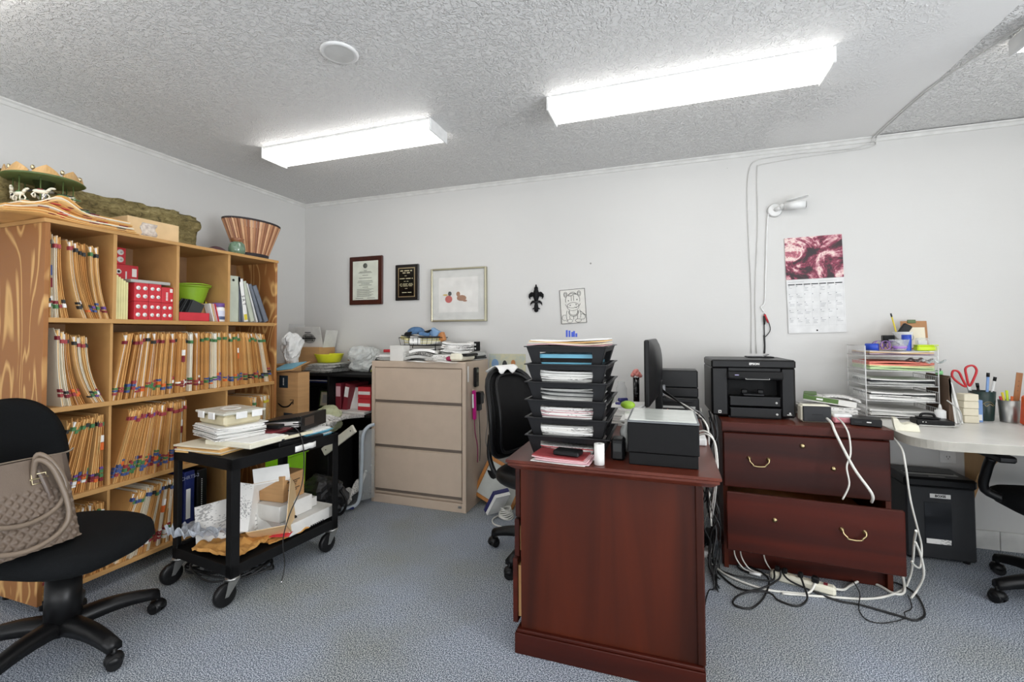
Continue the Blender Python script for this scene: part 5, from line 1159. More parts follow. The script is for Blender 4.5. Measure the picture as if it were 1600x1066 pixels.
for k in range(7): o.tube([(.05 * math.cos(a) * (1 - .06 * k), .045 * math.sin(a) * (1 - .05 * k), .008 + .009 * k + .006 * math.sin(a * 2 + k)) for a in [2 * PI * i / 8 for i in range(8)]], .005, cable_w, 6, 4, closed=True)
o.tube([(-.05, 0, .01), (-.07, -.06, .006), (-.04, -.13, .006), (.03, -.16, .006), (.12, -.165, .006)], .005, cable_w, 6, 5)
o.thing('cable_coil', 'coil of white cable on the carpet beside the dark blue book', 'cable coil', (2.125, -.44, 0))
t = empty('waste_bin', 'black waste bin in the shadow beside the filing cabinet', 'bin', (1.96, -.16, 0)); B().lathe([(.075, 0), (.092, .24), (.086, .24), (.07, .006), (.001, .006)], black_mt, n=28, cap=False).part('bin_body', t)

t = empty('poster', 'colourful beach scene poster on the wall behind the padded office chair', 'poster', (1.985, 0, .98))
bm_ = ramp_mat('beach_print', ((.3, '9fb4bd'), (.5, 'c9c6a8'), (.62, 'd9d3b0'), (.75, 'b0b99a')), 5, 4, .5)
B().bb((-.15, -.004, -.16), (.15, -.001, .10), bm_).part('sheet', t)
b = B()
for x, z, rx, rz_, m in ((-.10, .02, .03, .04, 'blue_packet'), (-.11, -.03, .04, .02, 'tan_felt'), (-.02, .0, .022, .05, 'charcoal_label'), (.05, .03, .018, .024, 'orange_brown_packet'), (.05, -.02, .03, .03, 'tan_lacquer'), (.10, -.05, .02, .03, 'orange_brown_packet'), (.0, -.08, .03, .03, 'terracotta_glaze')): blob(b, x, z, rx, rz_, MATS[m])
b.v = [(x, y + .0185, z) for x, y, z in b.v]; b.part('printed_shapes', t)
# ------------------------------------------------------------------ cherry desk
DX0, DX1, DY0, DY1, DZ = 2.579, 3.332, -1.712, -.36, .76
t = empty('desk', 'cherry desk seen from its end, in the middle of the room', 'desk', (0, 0, 0))
b = B(); vs = []; prof = [(0, DZ), (0, DZ - .010), (.006, DZ - .014), (.006, DZ - .022), (.020, DZ - .034), (.032, DZ - .042)]
ring = lambda o, z: [(DX0 + o, DY0 + o, z), (DX1 - o, DY0 + o, z), (DX1 - o, DY1 - o, z), (DX0 + o, DY1 - o, z)]
for o_, z in prof: vs += ring(o_, z)
k = len(prof); b.add(vs, [(4 * j + i, 4 * j + (i + 1) % 4, 4 * j + 4 + (i + 1) % 4, 4 * j + 4 + i) for j in range(k - 1) for i in range(4)] + [(0, 1, 2, 3), tuple(4 * k - 4 + i for i in range(4))], cherry_top)
b.part('desk_top', t)
bx0, bx1 = 2.612, 3.262; by0 = -1.63
b = B(); b.bb((bx0, by0, .09), (bx1 + .012, by0 + .022, DZ - .042), cherry, .001); b.bb((bx1 - .01, by0 - .006, .09), (bx1 + .018, by0 + .03, DZ - .042), cherry, .004); b.part('end_panel', t)
B().bb((bx1 - .02, by0 + .03, .02), (bx1 + .004, DY1 - .06, DZ - .042), cherry).part('modesty_panel', t)
B().bb((bx0 + .01, -1.05, .0), (bx1 - .03, -1.028, DZ - .042), cherry).part('inner_panel', t)
B().bb((bx0 + .01, DY1 - .09, .0), (bx1 - .03, DY1 - .07, DZ - .042), cherry).part('end_panel', t)
b = B(); b.bb((2.592, by0 - .022, 0), (3.262 + .016, by0 + .02, .078), cherry_h, .002); b.bb((2.597, by0 - .016, .078), (3.258 + .016, by0 + .02, .09), cherry_h, .005)
b.bb((2.592, by0 + .02, 0), (2.615, -1.03, .078), cherry_h, .002); b.part('plinth', t)
for i, (z0, z1, out) in enumerate(((.095, .345, .016), (.355, .50, .008), (.51, .70, .004))):
    d = B(); d.bb((bx0 - .022 - out, by0 + .012, z0), (bx0 - .002 - out, -1.06, z1), cherry_h, .002); d = d.part('drawer', t)
    B().bb((bx0 - .002 - out, by0 + .025, z0 + .02), (bx0 + .4, -1.08, z1 - .03), beech).part('drawer_box', d)
DT = DZ + .001

# stacked black trays
trm = mat('tray_plastic', '18181a', .42, spec=.4)
def desk_tray():
    t = empty('letter_tray', '', 'tray', (2.792, -1.455, DT)); h = .078
    w0, w1, d0, d1 = .135, .158, .14, .158     # half sizes at floor and rim
    b = B(); b.bb((-w0, -d0, 0), (w0, d0, .003), trm); b.part('tray_floor', t)
    def lerp(z): u = z / h; return w0 + (w1 - w0) * u, d0 + (d1 - d0) * u
    b = B()
    def quadwall(face, u0, u1, z0, z1):
        vs = []
        for z in (z0, z1):
            w, d = lerp(z)
            for u in (u0, u1):
                for o in (0, .003):
                    if face == 'f': vs.append((-w + 2 * w * u, -d + o, z))
                    elif face == 'b': vs.append((-w + 2 * w * u, d - o, z))
                    elif face == 'r': vs.append((w - o, -d + 2 * d * u, z))
                    else: vs.append((-w + o, -d + 2 * d * u, z))
        b.add(vs, [(0, 2, 6, 4), (1, 3, 7, 5), (0, 1, 5, 4), (2, 3, 7, 6), (0, 1, 3, 2), (4, 5, 7, 6)], trm)
    for face, wl in (('f', .14), ('b', .0), ('r', .12), ('l', .12)):
        if wl == 0: quadwall(face, 0, 1, .0, h); continue
        quadwall(face, 0, wl, 0, h * .70); quadwall(face, 1 - wl, 1, 0, h * .70); quadwall(face, 0, 1, h * .70, h)
        for s in (0, 1):        # rounded upper corners of the window
            for k in range(3):
                e = .018 - .006 * k; u = wl if s == 0 else 1 - wl; quadwall(face, min(u, u + (e if s == 0 else -e)), max(u, u + (e if s == 0 else -e)), h * (.70 - .07 * (k + 1)), h * (.70 - .07 * k))
    b.part('tray_walls', t)
    b = B(); e = .008
    for lo, hi in (((-w1 - e, -d1 - e), (w1 + e, -d1 + .003)), ((-w1 - e, d1 - .003), (w1 + e, d1 + e)), ((-w1 - e, -d1), (-w1 + .003, d1)), ((w1 - .003, -d1), (w1 + e, d1))): b.bb((lo[0], lo[1], h - .004), (hi[0], hi[1], h), trm, .001)
    b.part('rim', t); return t
tr0 = desk_tray(); names = ['lowest', 'second lowest', 'third from the bottom', 'fourth from the bottom', 'second from the top', 'topmost']
conts = ['red and white booklets', 'crumpled white papers', 'white papers over pink', 'grey edged papers', 'loose white papers', 'a light blue folder']
tr0['group'] = 'black letter trays stacked on the desk'
for i in range(6):
    z = DT + i * .070; lab = 'black letter tray, %s of the stack, holding %s' % (names[i], conts[i])
    if i == 0: tr0['label'] = lab
    else: dup(tr0, lab, (2.792 + RN.uniform(-.002, .002), -1.455, z))
    ms = [(print_p, red, white_p, print_p), (white_p, print_p, grey_p), (print_p, white_p, pink_p), (grey_p, charcoal, white_p, grey_p), (white_p, grey_p, print_p), (sky, black_mt)][i]
    o = paper_pile(.245, .274, .040 if i else .03, ms, 9 if i < 5 else 3, .004, 50 + i, .010 if i < 5 else 0, 2).thing('tray_papers', '%s in the desk tray %s' % (conts[i], names[i]), 'papers', (2.792, -1.455, z + .0035), group='papers in the desk trays')
for i, m in enumerate((pink_p, cream, manila2, white_p)):
    B().sheet(lambda u, v: (.30 * (u - .5) , .29 * (v - .5), .004 * math.sin(u * 5 + i) + .004), 10, 1, m, .0035).thing('folder', '%s folder lying on the topmost desk tray' % ('pink', 'cream', 'manila', 'white')[i], 'folder', (2.785 + i * .003, -1.455, DT + .4295 + i * .0065), rz=-2 + i * 1.5, group='folders on the tray stack')
b = B()
for i, (x, h) in enumerate(((-.03, .03), (-.018, .028), (-.006, .022), (.002, .026), (.012, .016))): b.bb((x, -.001, 0), (x + .008, .001, h), blue_pl)
b.thing('index_tabs', 'small blue index tabs standing up on the top folders', 'index tabs', (2.78, -1.40, DT + .462))
o = paper_pile(.21, .12, .022, (pink_p, print_p, white_p, lred, white_p), 6, .01, 66, .004).thing('paper_stack', 'envelopes and a red booklet spilling out in front of the lowest tray', 'papers', (2.79, -1.655, DT), rz=-5)
B().bb((-.05, -.03, 0), (.05, .03, .018), black_pl, .004).thing('card_case', 'flat black case lying in front of the lowest tray', 'case', (2.81, -1.66, DT + .0235), -8)
t = empty('receipt_roll', 'white till roll standing at the desk edge in front of the trays', 'paper roll', (2.928, -1.672, DT))
B().lathe([(.0185, 0), (.0185, .075), (.006, .075), (.006, .0), (.0185, 0)], white_p, n=28, cap=False).part('paper', t); B().cyl((0, 0, .001), (0, 0, .074), .006, black_mt, n=12).part('core', t)
o = B(); o.box((0, 0, .04), (.05, .07, .08), black_pl, None, .008).box((.0, -.036, .05), (.03, .004, .03), charcoal); o.thing('desk_charger', 'black charger between the tray stack and the black document scanner', 'charger', (2.986, -1.55 - .02, DT))
o = B(); o.sheet(lambda u, v: (.022 * math.sin(v * PI) * math.cos(u * 2 * PI) * (1 + .3 * math.sin(u * 9 + v * 13)), .05 * math.sin(v * PI) * math.sin(u * 2 * PI), .055 - .055 * math.cos(v * PI)), 20, 16, frost, .001); o.thing('plastic_bag', 'small clear plastic bag squeezed beside the black document scanner', 'bag', (3.005, -1.46, DT))
t = empty('document_scanner', 'black box-shaped document scanner with a pale glass top on the desk corner', 'scanner', (3.148, -1.50, DT), 0)
B().box((0, 0, .022), (.236, .27, .044), black_mt, None, .002).box((0, 0, .099), (.244, .278, .108), black_mt, None, .003).part('scanner_body', t)
B().box((0, 0, .157), (.246, .28, .007), mat('scanner_trim', '6b6e70', .4), None, .001).part('trim', t)
B().box((0, 0, .1615), (.23, .262, .003), mat('pale_glass', 'dde1da', .15, coat=.3)).part('glass_top', t)
o = paper_pile(.16, .24, .10, (white_p, print_p, white_p, grey_p), 14, .006, 64, .003).thing('paper_stack', 'tall stack of white papers behind the trays and the scanner', 'papers', (3.05, -1.17, DT), rz=3)
o = B(); o.ball((0, 0, .018), (.035, .028, .02), lime, 14); o.thing('lime_ball', 'small lime green object on the papers behind the trays', 'object', (2.985, -1.10, DT + .103 + .012)); bpy.data.objects['lime_ball'].name = 'massage_ball'
o = paper_pile(.17, .3, .085, (white_p, grey_p, white_p), 10, .012, 65, .006).thing('paper_stack', 'loose papers on the desk between the stack and the flower pot', 'papers', (2.95, -.80, DT), rz=-12)
t = empty('stapler', 'small indigo stapler on the papers behind the tray stack', 'stapler', (2.94, -.86, DT + .101), 60); B().box((0, 0, .006), (.10, .03, .012), mat('indigo_plastic', '3a3a78', .4), None, .004).part('base', t); B().box((.0, 0, .022), (.07, .022, .018), MATS['indigo_plastic'], (0, 4, 0), .006).part('arm', t)
t = empty('flower_pot', 'slim black vase with one pink paper flower beside the monitor', 'vase', (2.985, -.46, DT))
B().cyl((0, 0, 0), (0, 0, .205), .018, black_gl, .02, 20).part('vase_body', t); b = B()
for k in range(14): a = k * 2.4; r = .004 + .0016 * k; b.ball((r * math.cos(a), r * math.sin(a), .245 - .0022 * k), (.013, .013, .013), mat('pink_petal', 'e08f86', .7) if k == 0 else MATS['pink_petal'], 8)
b.part('flower', t)
t = empty('glass_jar', 'small clear glass jar on the desk between the tray stack and the flower', 'jar', (2.90, -.50, DT)); B().lathe([(.03, 0), (.033, .02), (.033, .14), (.022, .165), (.022, .18)], clear, n=24).part('jar_body', t)

t = empty('monitor', 'black computer monitor seen edge-on from behind', 'monitor', (3.088, -.76, DT), -3)
b = B(); n = 12; vs = []
for j in range(n + 1):      # curved back shell, screen faces -x
    z = .115 + .325 * j / n
    for i in range(n + 1):
        y = -.255 + .51 * i / n; e = (1 - abs(2 * i / n - 1) ** 3) * (1 - abs(2 * j / n - 1) ** 3); vs.append((.008 + .042 * e ** .6, y, z))
b.add(vs, [(i * (n + 1) + j, (i + 1) * (n + 1) + j, (i + 1) * (n + 1) + j + 1, i * (n + 1) + j + 1) for i in range(n) for j in range(n)], black_pl, None, True)
b.bb((-.016, -.258, .112), (.009, .258, .443), black_pl, .006); b.part('housing', t)
B().bb((-.0175, -.24, .13), (-.0155, .24, .428), black_gl).part('screen', t)
B().box((.035, 0, .115), (.035, .07, .22), black_pl, None, .006).part('stand_neck', t); B().box((.02, 0, .006), (.16, .22, .012), black_pl, None, .005).part('stand_foot', t)
t = empty('fax_machine', 'black printer at the far end of the desk, mostly hidden behind the monitor', 'printer', (3.222, -.505, DT), 0)
b = B(); b.box((0, 0, .055), (.22, .24, .11), black_pl, None, .006); b.box((0, .03, .135), (.22, .18, .05), black_pl, None, .004); b.box((0, .04, .21), (.22, .16, .1), black_pl, None, .006); b.part('printer_body', t)
B().box((.0, -.105, .1), (.16, .06, .01), dgrey, (10, 0, 0), .002).part('paper_tray', t); B().box((-.088, -.03, .145), (.04, .13, .06), mat('side_grey', '8e9093', .4), None, .003).part('side_cover', t); B().box((0, -.1205, .06), (.18, .003, .012), grey_p).part('trim_line', t)
o = B(); o.box((0, 0, .02), (.03, .03, .05), orange, (0, 20, 0), .006); o.thing('orange_bottle', 'small orange bottle on the desk behind the monitor stand', 'bottle', (3.165, -.68, DT + .008)) 
B().bb((-.07, -.05, 0), (.07, .05, .03), white_pl, .004).thing('usb_hub', 'white hub box on the right edge of the desk behind the scanner', 'hub', (3.25, -1.22, DT))
# ------------------------------------------------------------------ cherry lateral file
EX0, EX1, EY0, EY1, EZ = 3.433, 4.180, -.722, -.20, .77
t = empty('lateral_file', 'two-drawer cherry lateral file cabinet under the big black printer', 'filing cabinet', (0, 0, 0))
b = B(); b.bb((EX0, EY0, EZ - .046), (EX1, EY1, EZ), cherry_h, .003, topm=cherry_top); b.part('top_panel', t)
b = B(); b.bb((EX0 + .006, EY0 + .035, .0), (EX0 + .028, EY1, EZ - .046), cherry); b.bb((EX1 - .028, EY0 + .035, .0), (EX1 - .006, EY1, EZ - .046), cherry)
b.bb((EX0 + .028, EY1 - .015, 0), (EX1 - .028, EY1, EZ - .046), cherry); b.bb((EX0 + .028, EY0 + .04, EZ - .07), (EX1 - .028, EY1 - .015, EZ - .046), cherry); b.part('carcass', t)
B().bb((EX0 + .0, EY0 + .066, 0), (EX1 + .0, EY0 + .09, .10), cherry_h, .003).part('plinth', t)
def pull(parent, x, z, y, whole=True):
    b = B()
    for s in (-1, 1):
        b.lathe([(.011, 0), (.011, .003), (.007, .006), (.006, .014), (.001, .016)], brass, n=16, mx=MX.Translation((x + s * .045, y, z)) @ XW)
    b.tube([(x - .045, y - .016, z), (x - .043, y - .02, z - .012), (x - .03, y - .021, z - .026), (x - .026, y - .021, z - .033), (x, y - .021, z - .036), (x + .026, y - .021, z - .033), (x + .03, y - .021, z - .026), (x + .043, y - .02, z - .012), (x + .045, y - .016, z)], .004, brass, 8, 5)
    b.part('bail_handle', parent)
def knob(parent, x, z, y, r=.011): B().lathe([(r, 0), (r, .004), (r * .5, .008), (.001, .009)], brass, n=18, mx=MX.Translation((x, y, z)) @ XW).part('knob', parent)
d = B(); d.box((EX0 + .372, EY0 + .024, .572), (.728, .022, .285), cherry_h, None, .005); d = d.part('drawer', t); pull(d, 3.606, .587, EY0 + .013); knob(d, 3.804, .667, EY0 + .013, .012); knob(d, 3.935, .565, EY0 + .013)
B().bb((EX0 + .04, EY0 + .04, .45), (EX1 - .04, EY1 - .03, .60), beech).part('drawer_box', d)
d = B(); d.box((EX0 + .372, EY0 - .088, .287), (.728, .022, .292), cherry_h, (0, 0, -3.2), .005); d = d.part('drawer', t); pull(d, 3.972, .318, EY0 - .107); knob(d, 3.655, .32, EY0 - .09)
B().bb((EX0 + .04, EY0 - .06, .14), (EX1 - .04, EY1 - .03, .30), beech).part('drawer_box', d)
ET = EZ + .001

t = empty('inkjet_printer', 'big glossy black inkjet printer on the cherry lateral file', 'printer', (3.600, -.41, ET), 2)
b = B(); w, dd, h = .415, .36, .318
b.bb((-w / 2, -dd / 2 + .012, .008), (-.118, dd / 2, h - .04), black_pl, .010); b.bb((.135, -dd / 2 + .012, .008), (w / 2, dd / 2, h - .04), black_pl, .010)
b.bb((-.12, -dd / 2 + .09, .008), (.137, dd / 2, h - .04), black_mt); b.bb((-.12, -dd / 2 + .014, .225), (.137, dd / 2, h - .04), black_pl, .002); b.bb((-.12, -dd / 2 + .02, .0), (.137, dd / 2, .012), black_pl)
b.part('printer_body', t)
b = B(); b.bb((-w / 2, -dd / 2, h - .046), (w / 2, dd / 2, h), black_pl, .008); b.part('scanner_lid', t)
b = B(); b.box((.09, .10, h + .004), (.14, .1, .006), black_pl, None, .002); b.box((.115, .06, h + .014), (.035, .05, .003), black_gl, (0, -28, 0), .001); b.part('feed_flap', t)
b = B(); b.box((.008, -dd / 2 - .004, .232), (.27, .03, .046), black_pl, (-24, 0, 0), .006); b.box((.018, -dd / 2 - .0195, .229), (.118, .002, .033), grey_p, (-24, 0, 0), .001); b.box((.018, -dd / 2 - .0205, .229), (.112, .002, .028), black_gl, (-24, 0, 0)); b.part('control_panel', t)
b = B(); b.text('EPSON', .0165, white_p, MX.Translation((.008, -dd / 2 - .0006, h - .022)) @ XW, bold=.0006); b.part('lettering', t)
pu = mat('panel_lights', 'b9b4e0', .4); b = B(); b.box((-.082, -dd / 2 - .0195, .236), (.02, .002, .004), pu, (-24, 0, 0)); b.box((-.07, -dd / 2 - .0175, .224), (.005, .002, .005), white_p, (-24, 0, 0)); b.box((-.068, -dd / 2 - .0155, .216), (.004, .002, .003), white_p, (-24, 0, 0)); b.box((.102, -dd / 2 - .0185, .229), (.034, .002, .004), white_p, (-24, 0, 0))
b.box((-.166, -dd / 2 + .0115, .03), (.015, .002, .015), white_p).box((-.166, -dd / 2 + .0105, .03), (.008, .002, .008), dgrey).box((.175, -dd / 2 + .0115, .026), (.022, .002, .003), white_p).box((.178, -dd / 2 + .0115, .034), (.008, .002, .008), white_p, (0, 45, 0)); b.part('printed_marks', t)
for k, z in enumerate((.048, .108)): b = B(); b.bb((-.116, -dd / 2 + .004 - .008 * (1 - k), z - .042), (.133, dd / 2 - .02, z + .010), black_pl, .004); b.lathe([(.006, 0), (.006, .002), (.001, .002)], grey_p, n=14, mx=MX.Translation((.112, -dd / 2 - .005 + .008 * k, z - .02)) @ XW); b.box((.0085, -dd / 2 + .006 - .008 * (1 - k), z + .008), (.25, .012, .003), dgrey); b.part('paper_cassette', t)
b = B(); b.box((.0, -dd / 2 + .03, .13), (.10, .09, .006), dgrey, None, .002); b.box((-.035, -dd / 2 + .05, .142), (.03, .02, .02), black_pl, None, .003); b.box((.045, -dd / 2 + .05, .142), (.03, .02, .02), black_pl, None, .003); b.part('output_tray', t)

t = empty('router', 'small black box with a cream frame at the front edge of the lateral file', 'router', (3.895, -.605, ET), 4)
B().box((0, .03, .045), (.14, .07, .088), ivory, None, .010).part('casing', t); B().box((0, -.008, .045), (.128, .012, .078), dgrey, None, .006).box((0, -.0146, .042), (.05, .001, .003), black_mt).part('front_panel', t)
t = empty('pink_box', 'rose and white rounded plastic case beside the small cream framed box', 'case', (4.010, -.56, ET), 4)
B().box((0, 0, .016), (.085, .09, .03), rose, None, .010).part('lower_half', t); B().box((0, 0, .038), (.083, .088, .018), white_pl, None, .008).part('upper_half', t)
t = empty('network_switch', 'flat black network switch at the front right corner of the lateral file', 'switch', (4.108, -.60, ET), -16)
B().box((0, 0, .019), (.125, .12, .034), black_pl, None, .003).part('casing', t); B().box((.012, -.0612, .022), (.018, .001, .005), white_p).box((-.03, -.0612, .02), (.03, .001, .008), dgrey).part('printed_marks', t)
o = paper_pile(.26, .24, .060, (white_p, print_p, white_p), 9, .012, 71, .004).thing('paper_stack', 'pile of white papers on the lateral file right of the printer', 'papers', (4.00, -.36, ET), rz=3)
t = empty('envelope_box', 'open green and white envelope box with envelopes on the paper pile', 'box', (4.02, -.36, ET + .074), 0, r=(0, 7, -14))
b = B(); gr = mat('moss_green_print', '4f6f2f', .5); b.bb((-.12, -.07, 0), (.12, .07, .03), white_card, .001); b.bb((-.121, -.0712, .006), (.04, -.0698, .03), gr); b.bb((-.1212, -.07, .004), (-.1198, .07, .03), gr); b.bb((-.06, -.0722, .012), (-.03, -.0705, .022), white_p); b.part('box_body', t)
B().sheet(lambda u, v: (-.03 + .17 * u, -.06 + .12 * v, .034 + .014 * math.sin(u * 3)), 8, 1, print_p, .006).part('envelopes', t); B().box((-.09, 0, .036), (.06, .13, .006), gr, (0, -8, 0)).part('lid', t)

# ------------------------------------------------------------------ white counter
CZ = .76
t = empty('counter_desk', 'white laminate counter with a rounded left end along the back wall', 'counter', (0, 0, 0))
arc = [(4.205 + .135 - .135 * math.cos(rad(a)), -.745 - .125 * math.sin(rad(a))) for a in range(0, 91, 10)]
poly = [(4.205, -.005)] + arc + [(6.2, -.87), (6.2, -.005)]
b = B(); b.prism(poly, CZ - .04, CZ - .001, lam_edge); b.prism([(x + (.001 if i < 11 else 0), y + (.001 if y < -.2 else 0)) for i, (x, y) in enumerate(poly)], CZ - .001, CZ, grey_lam); b.part('counter_top', t)
b = B(); b.prism([(-.0, .0), (-.50, 0), (-.48, -.06), (-.30, -.12), (-.12, -.27), (0, -.50)], -.012, .012, beech, mx=MX.Translation((4.80, -.001, CZ - .041)) @ MX.Rotation(PI / 2, 4, 'Z') @ MX.Rotation(PI / 2, 4, 'X')); b.part('bracket', t, 'curved plywood bracket against the wall')
dup_ = [c for c in bpy.data.objects if c.name.startswith('bracket')][0]
c2 = dup_.copy(); COL.objects.link(c2); c2.parent = t; c2.location.x += 1.1
WT = CZ + .001
t = empty('wall_outlet', 'white electrical outlet with two sockets below the counter', 'outlet', (4.71, 0, .53))
B().box((0, -.003, 0), (.075, .005, .118), white_pl, None, .002).part('cover_plate', t); b = B()
for z in (-.025, .025):
    b.box((0, -.0065, z), (.034, .003, .03), white_pl, None, .001)
    for x in (-.007, .007): b.box((x, -.0082, z + .003), (.0025, .001, .009), black_mt)
    b.box((0, -.0082, z - .009), (.004, .001, .004), black_mt)
b.part('socket', t)

t = empty('shredder', 'dark grey paper shredder with a viewing window on the floor under the counter', 'shredder', (4.545, -.165, 0), 1)
b = B(); b.box((0, 0, .2075), (.305, .22, .385), dgrey, None, .008); b.part('bin_body', t)
b = B(); b.box((0, 0, .422), (.322, .24, .052), black_pl, None, .012); b.box((-.01, -.03, .4492), (.24, .05, .002), steel); b.box((-.01, -.02, .451), (.23, .012, .002), black_mt); b.box((.0, -.085, .4492), (.07, .01, .001), grey_p); b.part('shredder_head', t)
b = B(); b.box((-.012, -.111, .205), (.118, .004, .225), mat('smoked_window', '26282b', .12)); b.box((-.012, -.1125, .11), (.108, .003, .026), print_p); b.part('window', t); 
b = B(); b.box((0, -.1115, .352), (.09, .002, .022), white_p); b.part('label_plate', t); b = B(); b.text('BOXIS', .017, black_mt, MX.Translation((0, -.1132, .352)) @ XW, bold=.0006); b.part('lettering', t)
b = B()
for sx in (-1, 1):
    for sy in (-1, 1): b.cyl((sx * .12, sy * .08, 0), (sx * .12, sy * .08, .018), .016, black_pl, n=12)
b.part('feet', t)

# wire letter shelves with their papers
t = empty('wire_shelves', 'white wire letter shelves in tiers on the counter, full of papers', 'letter rack', (4.37, -.20, WT))
wire = mat('white_wire', 'dcdcda', .4); hw_, dd_ = .162, .13
tiers = (.012, .098, .182, .262, .345)
b = B()
for sx in (-1, 1):
    for sy in (-1, 1): b.tube([(sx * hw_, sy * dd_, 0), (sx * hw_, sy * dd_, .40)], .0028, wire, 6, 1)
b.part('posts', t)
for k, z in enumerate(tiers):
    b = B()
    for s in (-1, 1): b.tube([(-hw_, s * dd_, z), (hw_, s * dd_, z)], .0024, wire, 5, 1); b.tube([(s * hw_, -dd_, z), (s * hw_, dd_, z)], .0024, wire, 5, 1)
    for i in range(1, 18): b.tube([(-hw_ + 2 * hw_ * i / 18, -dd_, z), (-hw_ + 2 * hw_ * i / 18, dd_, z)], .0013, wire, 4, 1)
    for s in (-1, 1):
        b.tube([(s * hw_, -dd_, z + .055), (s * hw_, dd_, z + .055)], .002, wire, 5, 1)
        for i in range(1, 15): y = -dd_ + 2 * dd_ * i / 15; b.tube([(s * hw_, y, z), (s * hw_, y, z + .055)], .0013, wire, 4, 1)
    b.part('wire_tier', t)
pinkw = mat('mauve_paper', 'a58f9c', .7); salmon = mat('salmon_paper', 'e07f6c', .7); palegreen = mat('pale_green_paper', 'b5cf9a', .7)
for k, (ms, hgt, lab) in enumerate((((white_p, grey_p, white_p), .030, 'white and grey papers'), ((white_p, print_p, charcoal, white_p), .042, 'white papers and a black folder'), ((grey_p, dgrey, white_p), .030, 'dark and grey papers'), ((palegreen, MATS['pale_yellow_card'], salmon, salmon), .045, 'salmon, yellow and green papers'), ((pinkw, card_l, white_p), .020, 'mauve and white papers'))):
    w, dd2 = .29, .24
    b = B(); r_ = random.Random(80 + k); z = 0; n_ = 5
    for i in range(n_):
        th = hgt / n_; m = ms[min(len(ms) - 1, int(i * len(ms) / n_))]; ph = r_.uniform(0, 3)
        b.sheet(lambda u, v: ((u - .5) * w + r_.uniform(0, 0), (v - .5) * dd2, z + th * .85 + .003 * math.sin(u * 4 + ph)), 8, 1, m, th * .85, MX.Rotation(rad(r_.uniform(-2, 2)), 4, 'Z'), False); z += th
    b.thing('tier_papers', '%s on the wire shelves, %s tier from the bottom' % (lab, nth(k)), 'papers', (4.372, -.205, WT + tiers[k] + .0062), group='papers on the wire shelves')
o = B(); o.sheet(lambda u, v: (.10 * (u - .5), .2 * (v - .5), .008 + .012 * math.sin(u * 17 + v * 5) * math.sin(v * 15 + u * 4)), 22, 22, mat('cellophane', 'd6dede', .1, alpha=.6, var=.3, scale=40, coat=1), .001); o.thing('cellophane_wrap', 'crinkled clear cellophane over the right end of the salmon papers', 'wrap', (4.50, -.27, WT + tiers[3] + .062 - .012))
TW = WT + tiers[4] + .0275
o = B(); o.cyl((0, -.03, .02), (0, .03, .02), .02, MATS['blue_plastic'], n=22); o.thing('blue_roll', 'dark blue roll at the left on the top tier of the wire shelves', 'roll', (4.262, -.27, TW), rz=60)
o = B()
for k in range(6): a = k * 1.1; o.sheet(lambda u, v: (.035 * math.cos(a) + .03 * math.cos(2 * PI * u) * (1 if k % 2 else .7), .03 * math.sin(a) + .014 * (v - .5), .026 + .024 * math.sin(2 * PI * u)), 14, 1, purple if k % 2 else mat('lilac_ribbon', 'a77bc4', .3), .0015)
o.thing('ribbon_bow', 'purple ribbon bow on the top tier of the wire shelves', 'bow', (4.325, -.27, TW + .004))
o = B(); o.sheet(lambda u, v: (.045 * math.cos(u * 2 * PI) * (.6 + .4 * v) * (1 + .15 * math.sin(u * 19)), .03 * math.sin(u * 2 * PI) * (.6 + .4 * v), .06 * v), 20, 6, clear, .001); o.ball((0, 0, .018), (.035, .024, .014), MATS['lilac_ribbon'], 12); o.thing('sweets_bag', 'small clear bag of lilac sweets on the top tier of the wire shelves', 'bag', (4.385, -.285, TW + .002))
t = empty('tumbler', 'bright blue tumbler on the top tier of the wire shelves', 'tumbler', (4.428, -.255, TW)); B().lathe([(.020, 0), (.022, .06), (.022, .088), (.019, .088), (.02, .005), (.001, .005)], blue_pl, n=24, cap=False).part('cup_body', t)
B().bb((-.028, -.015, 0), (.028, .015, .045), black_pl, .003).thing('camera', 'small black camera behind the purple ribbon on the wire shelves', 'camera', (4.375, -.17, TW + .0 + .04)); B().bb((-.05, -.03, 0), (.05, .03, .039), card_l, .002).thing('carton', 'small pale carton under the black camera on the wire shelves', 'box', (4.375, -.17, TW))
t = empty('white_tub', 'white tub with a wire handle holding a pencil and black packet on the wire shelves', 'tub', (4.452, -.15, TW))
B().lathe([(.038, 0), (.046, .10), (.048, .104), (.043, .104), (.036, .004), (.001, .004)], white_pl, n=28, cap=False).part('tub_body', t); B().tube([(-.046, 0, .095), (-.03, -.04, .06), (.03, -.044, .06), (.046, 0, .095)], .0015, steel, 5, 5).part('handle', t)
B().cyl((0, 0, 0), (-.045, -.015, .185), .004, yellow, n=8).cyl((-.045, -.015, .185), (-.05, -.017, .205), .0042, charcoal, n=8).thing('pencil', 'pencil sticking up from the white tub on the wire shelves', 'pencil', (4.445, -.145, TW + .006))
B().box((0, 0, .03), (.045, .02, .07), black_pl, (0, 32, 0), .006).thing('black_packet', 'black packet leaning out of the white tub', 'packet', (4.462, -.15, TW + .085)) ; 
t = empty('lime_case', 'bright lime rectangular case at the right on the wire shelves', 'case', (4.505, -.275, TW)); B().box((0, 0, .014), (.095, .05, .026), mat('neon_lime', 'c3dc1c', .4), None, .005).box((0, 0, .03), (.093, .048, .006), MATS['neon_lime'], None, .003).part('case_body', t)
B().box((0, 0, .035), (.055, .03, .07), clear, None, .003).box((0, 0, .03), (.04, .012, .05), white_p).thing('card_holder', 'clear card holder with white cards behind the lime case', 'card holder', (4.522, -.20, TW))
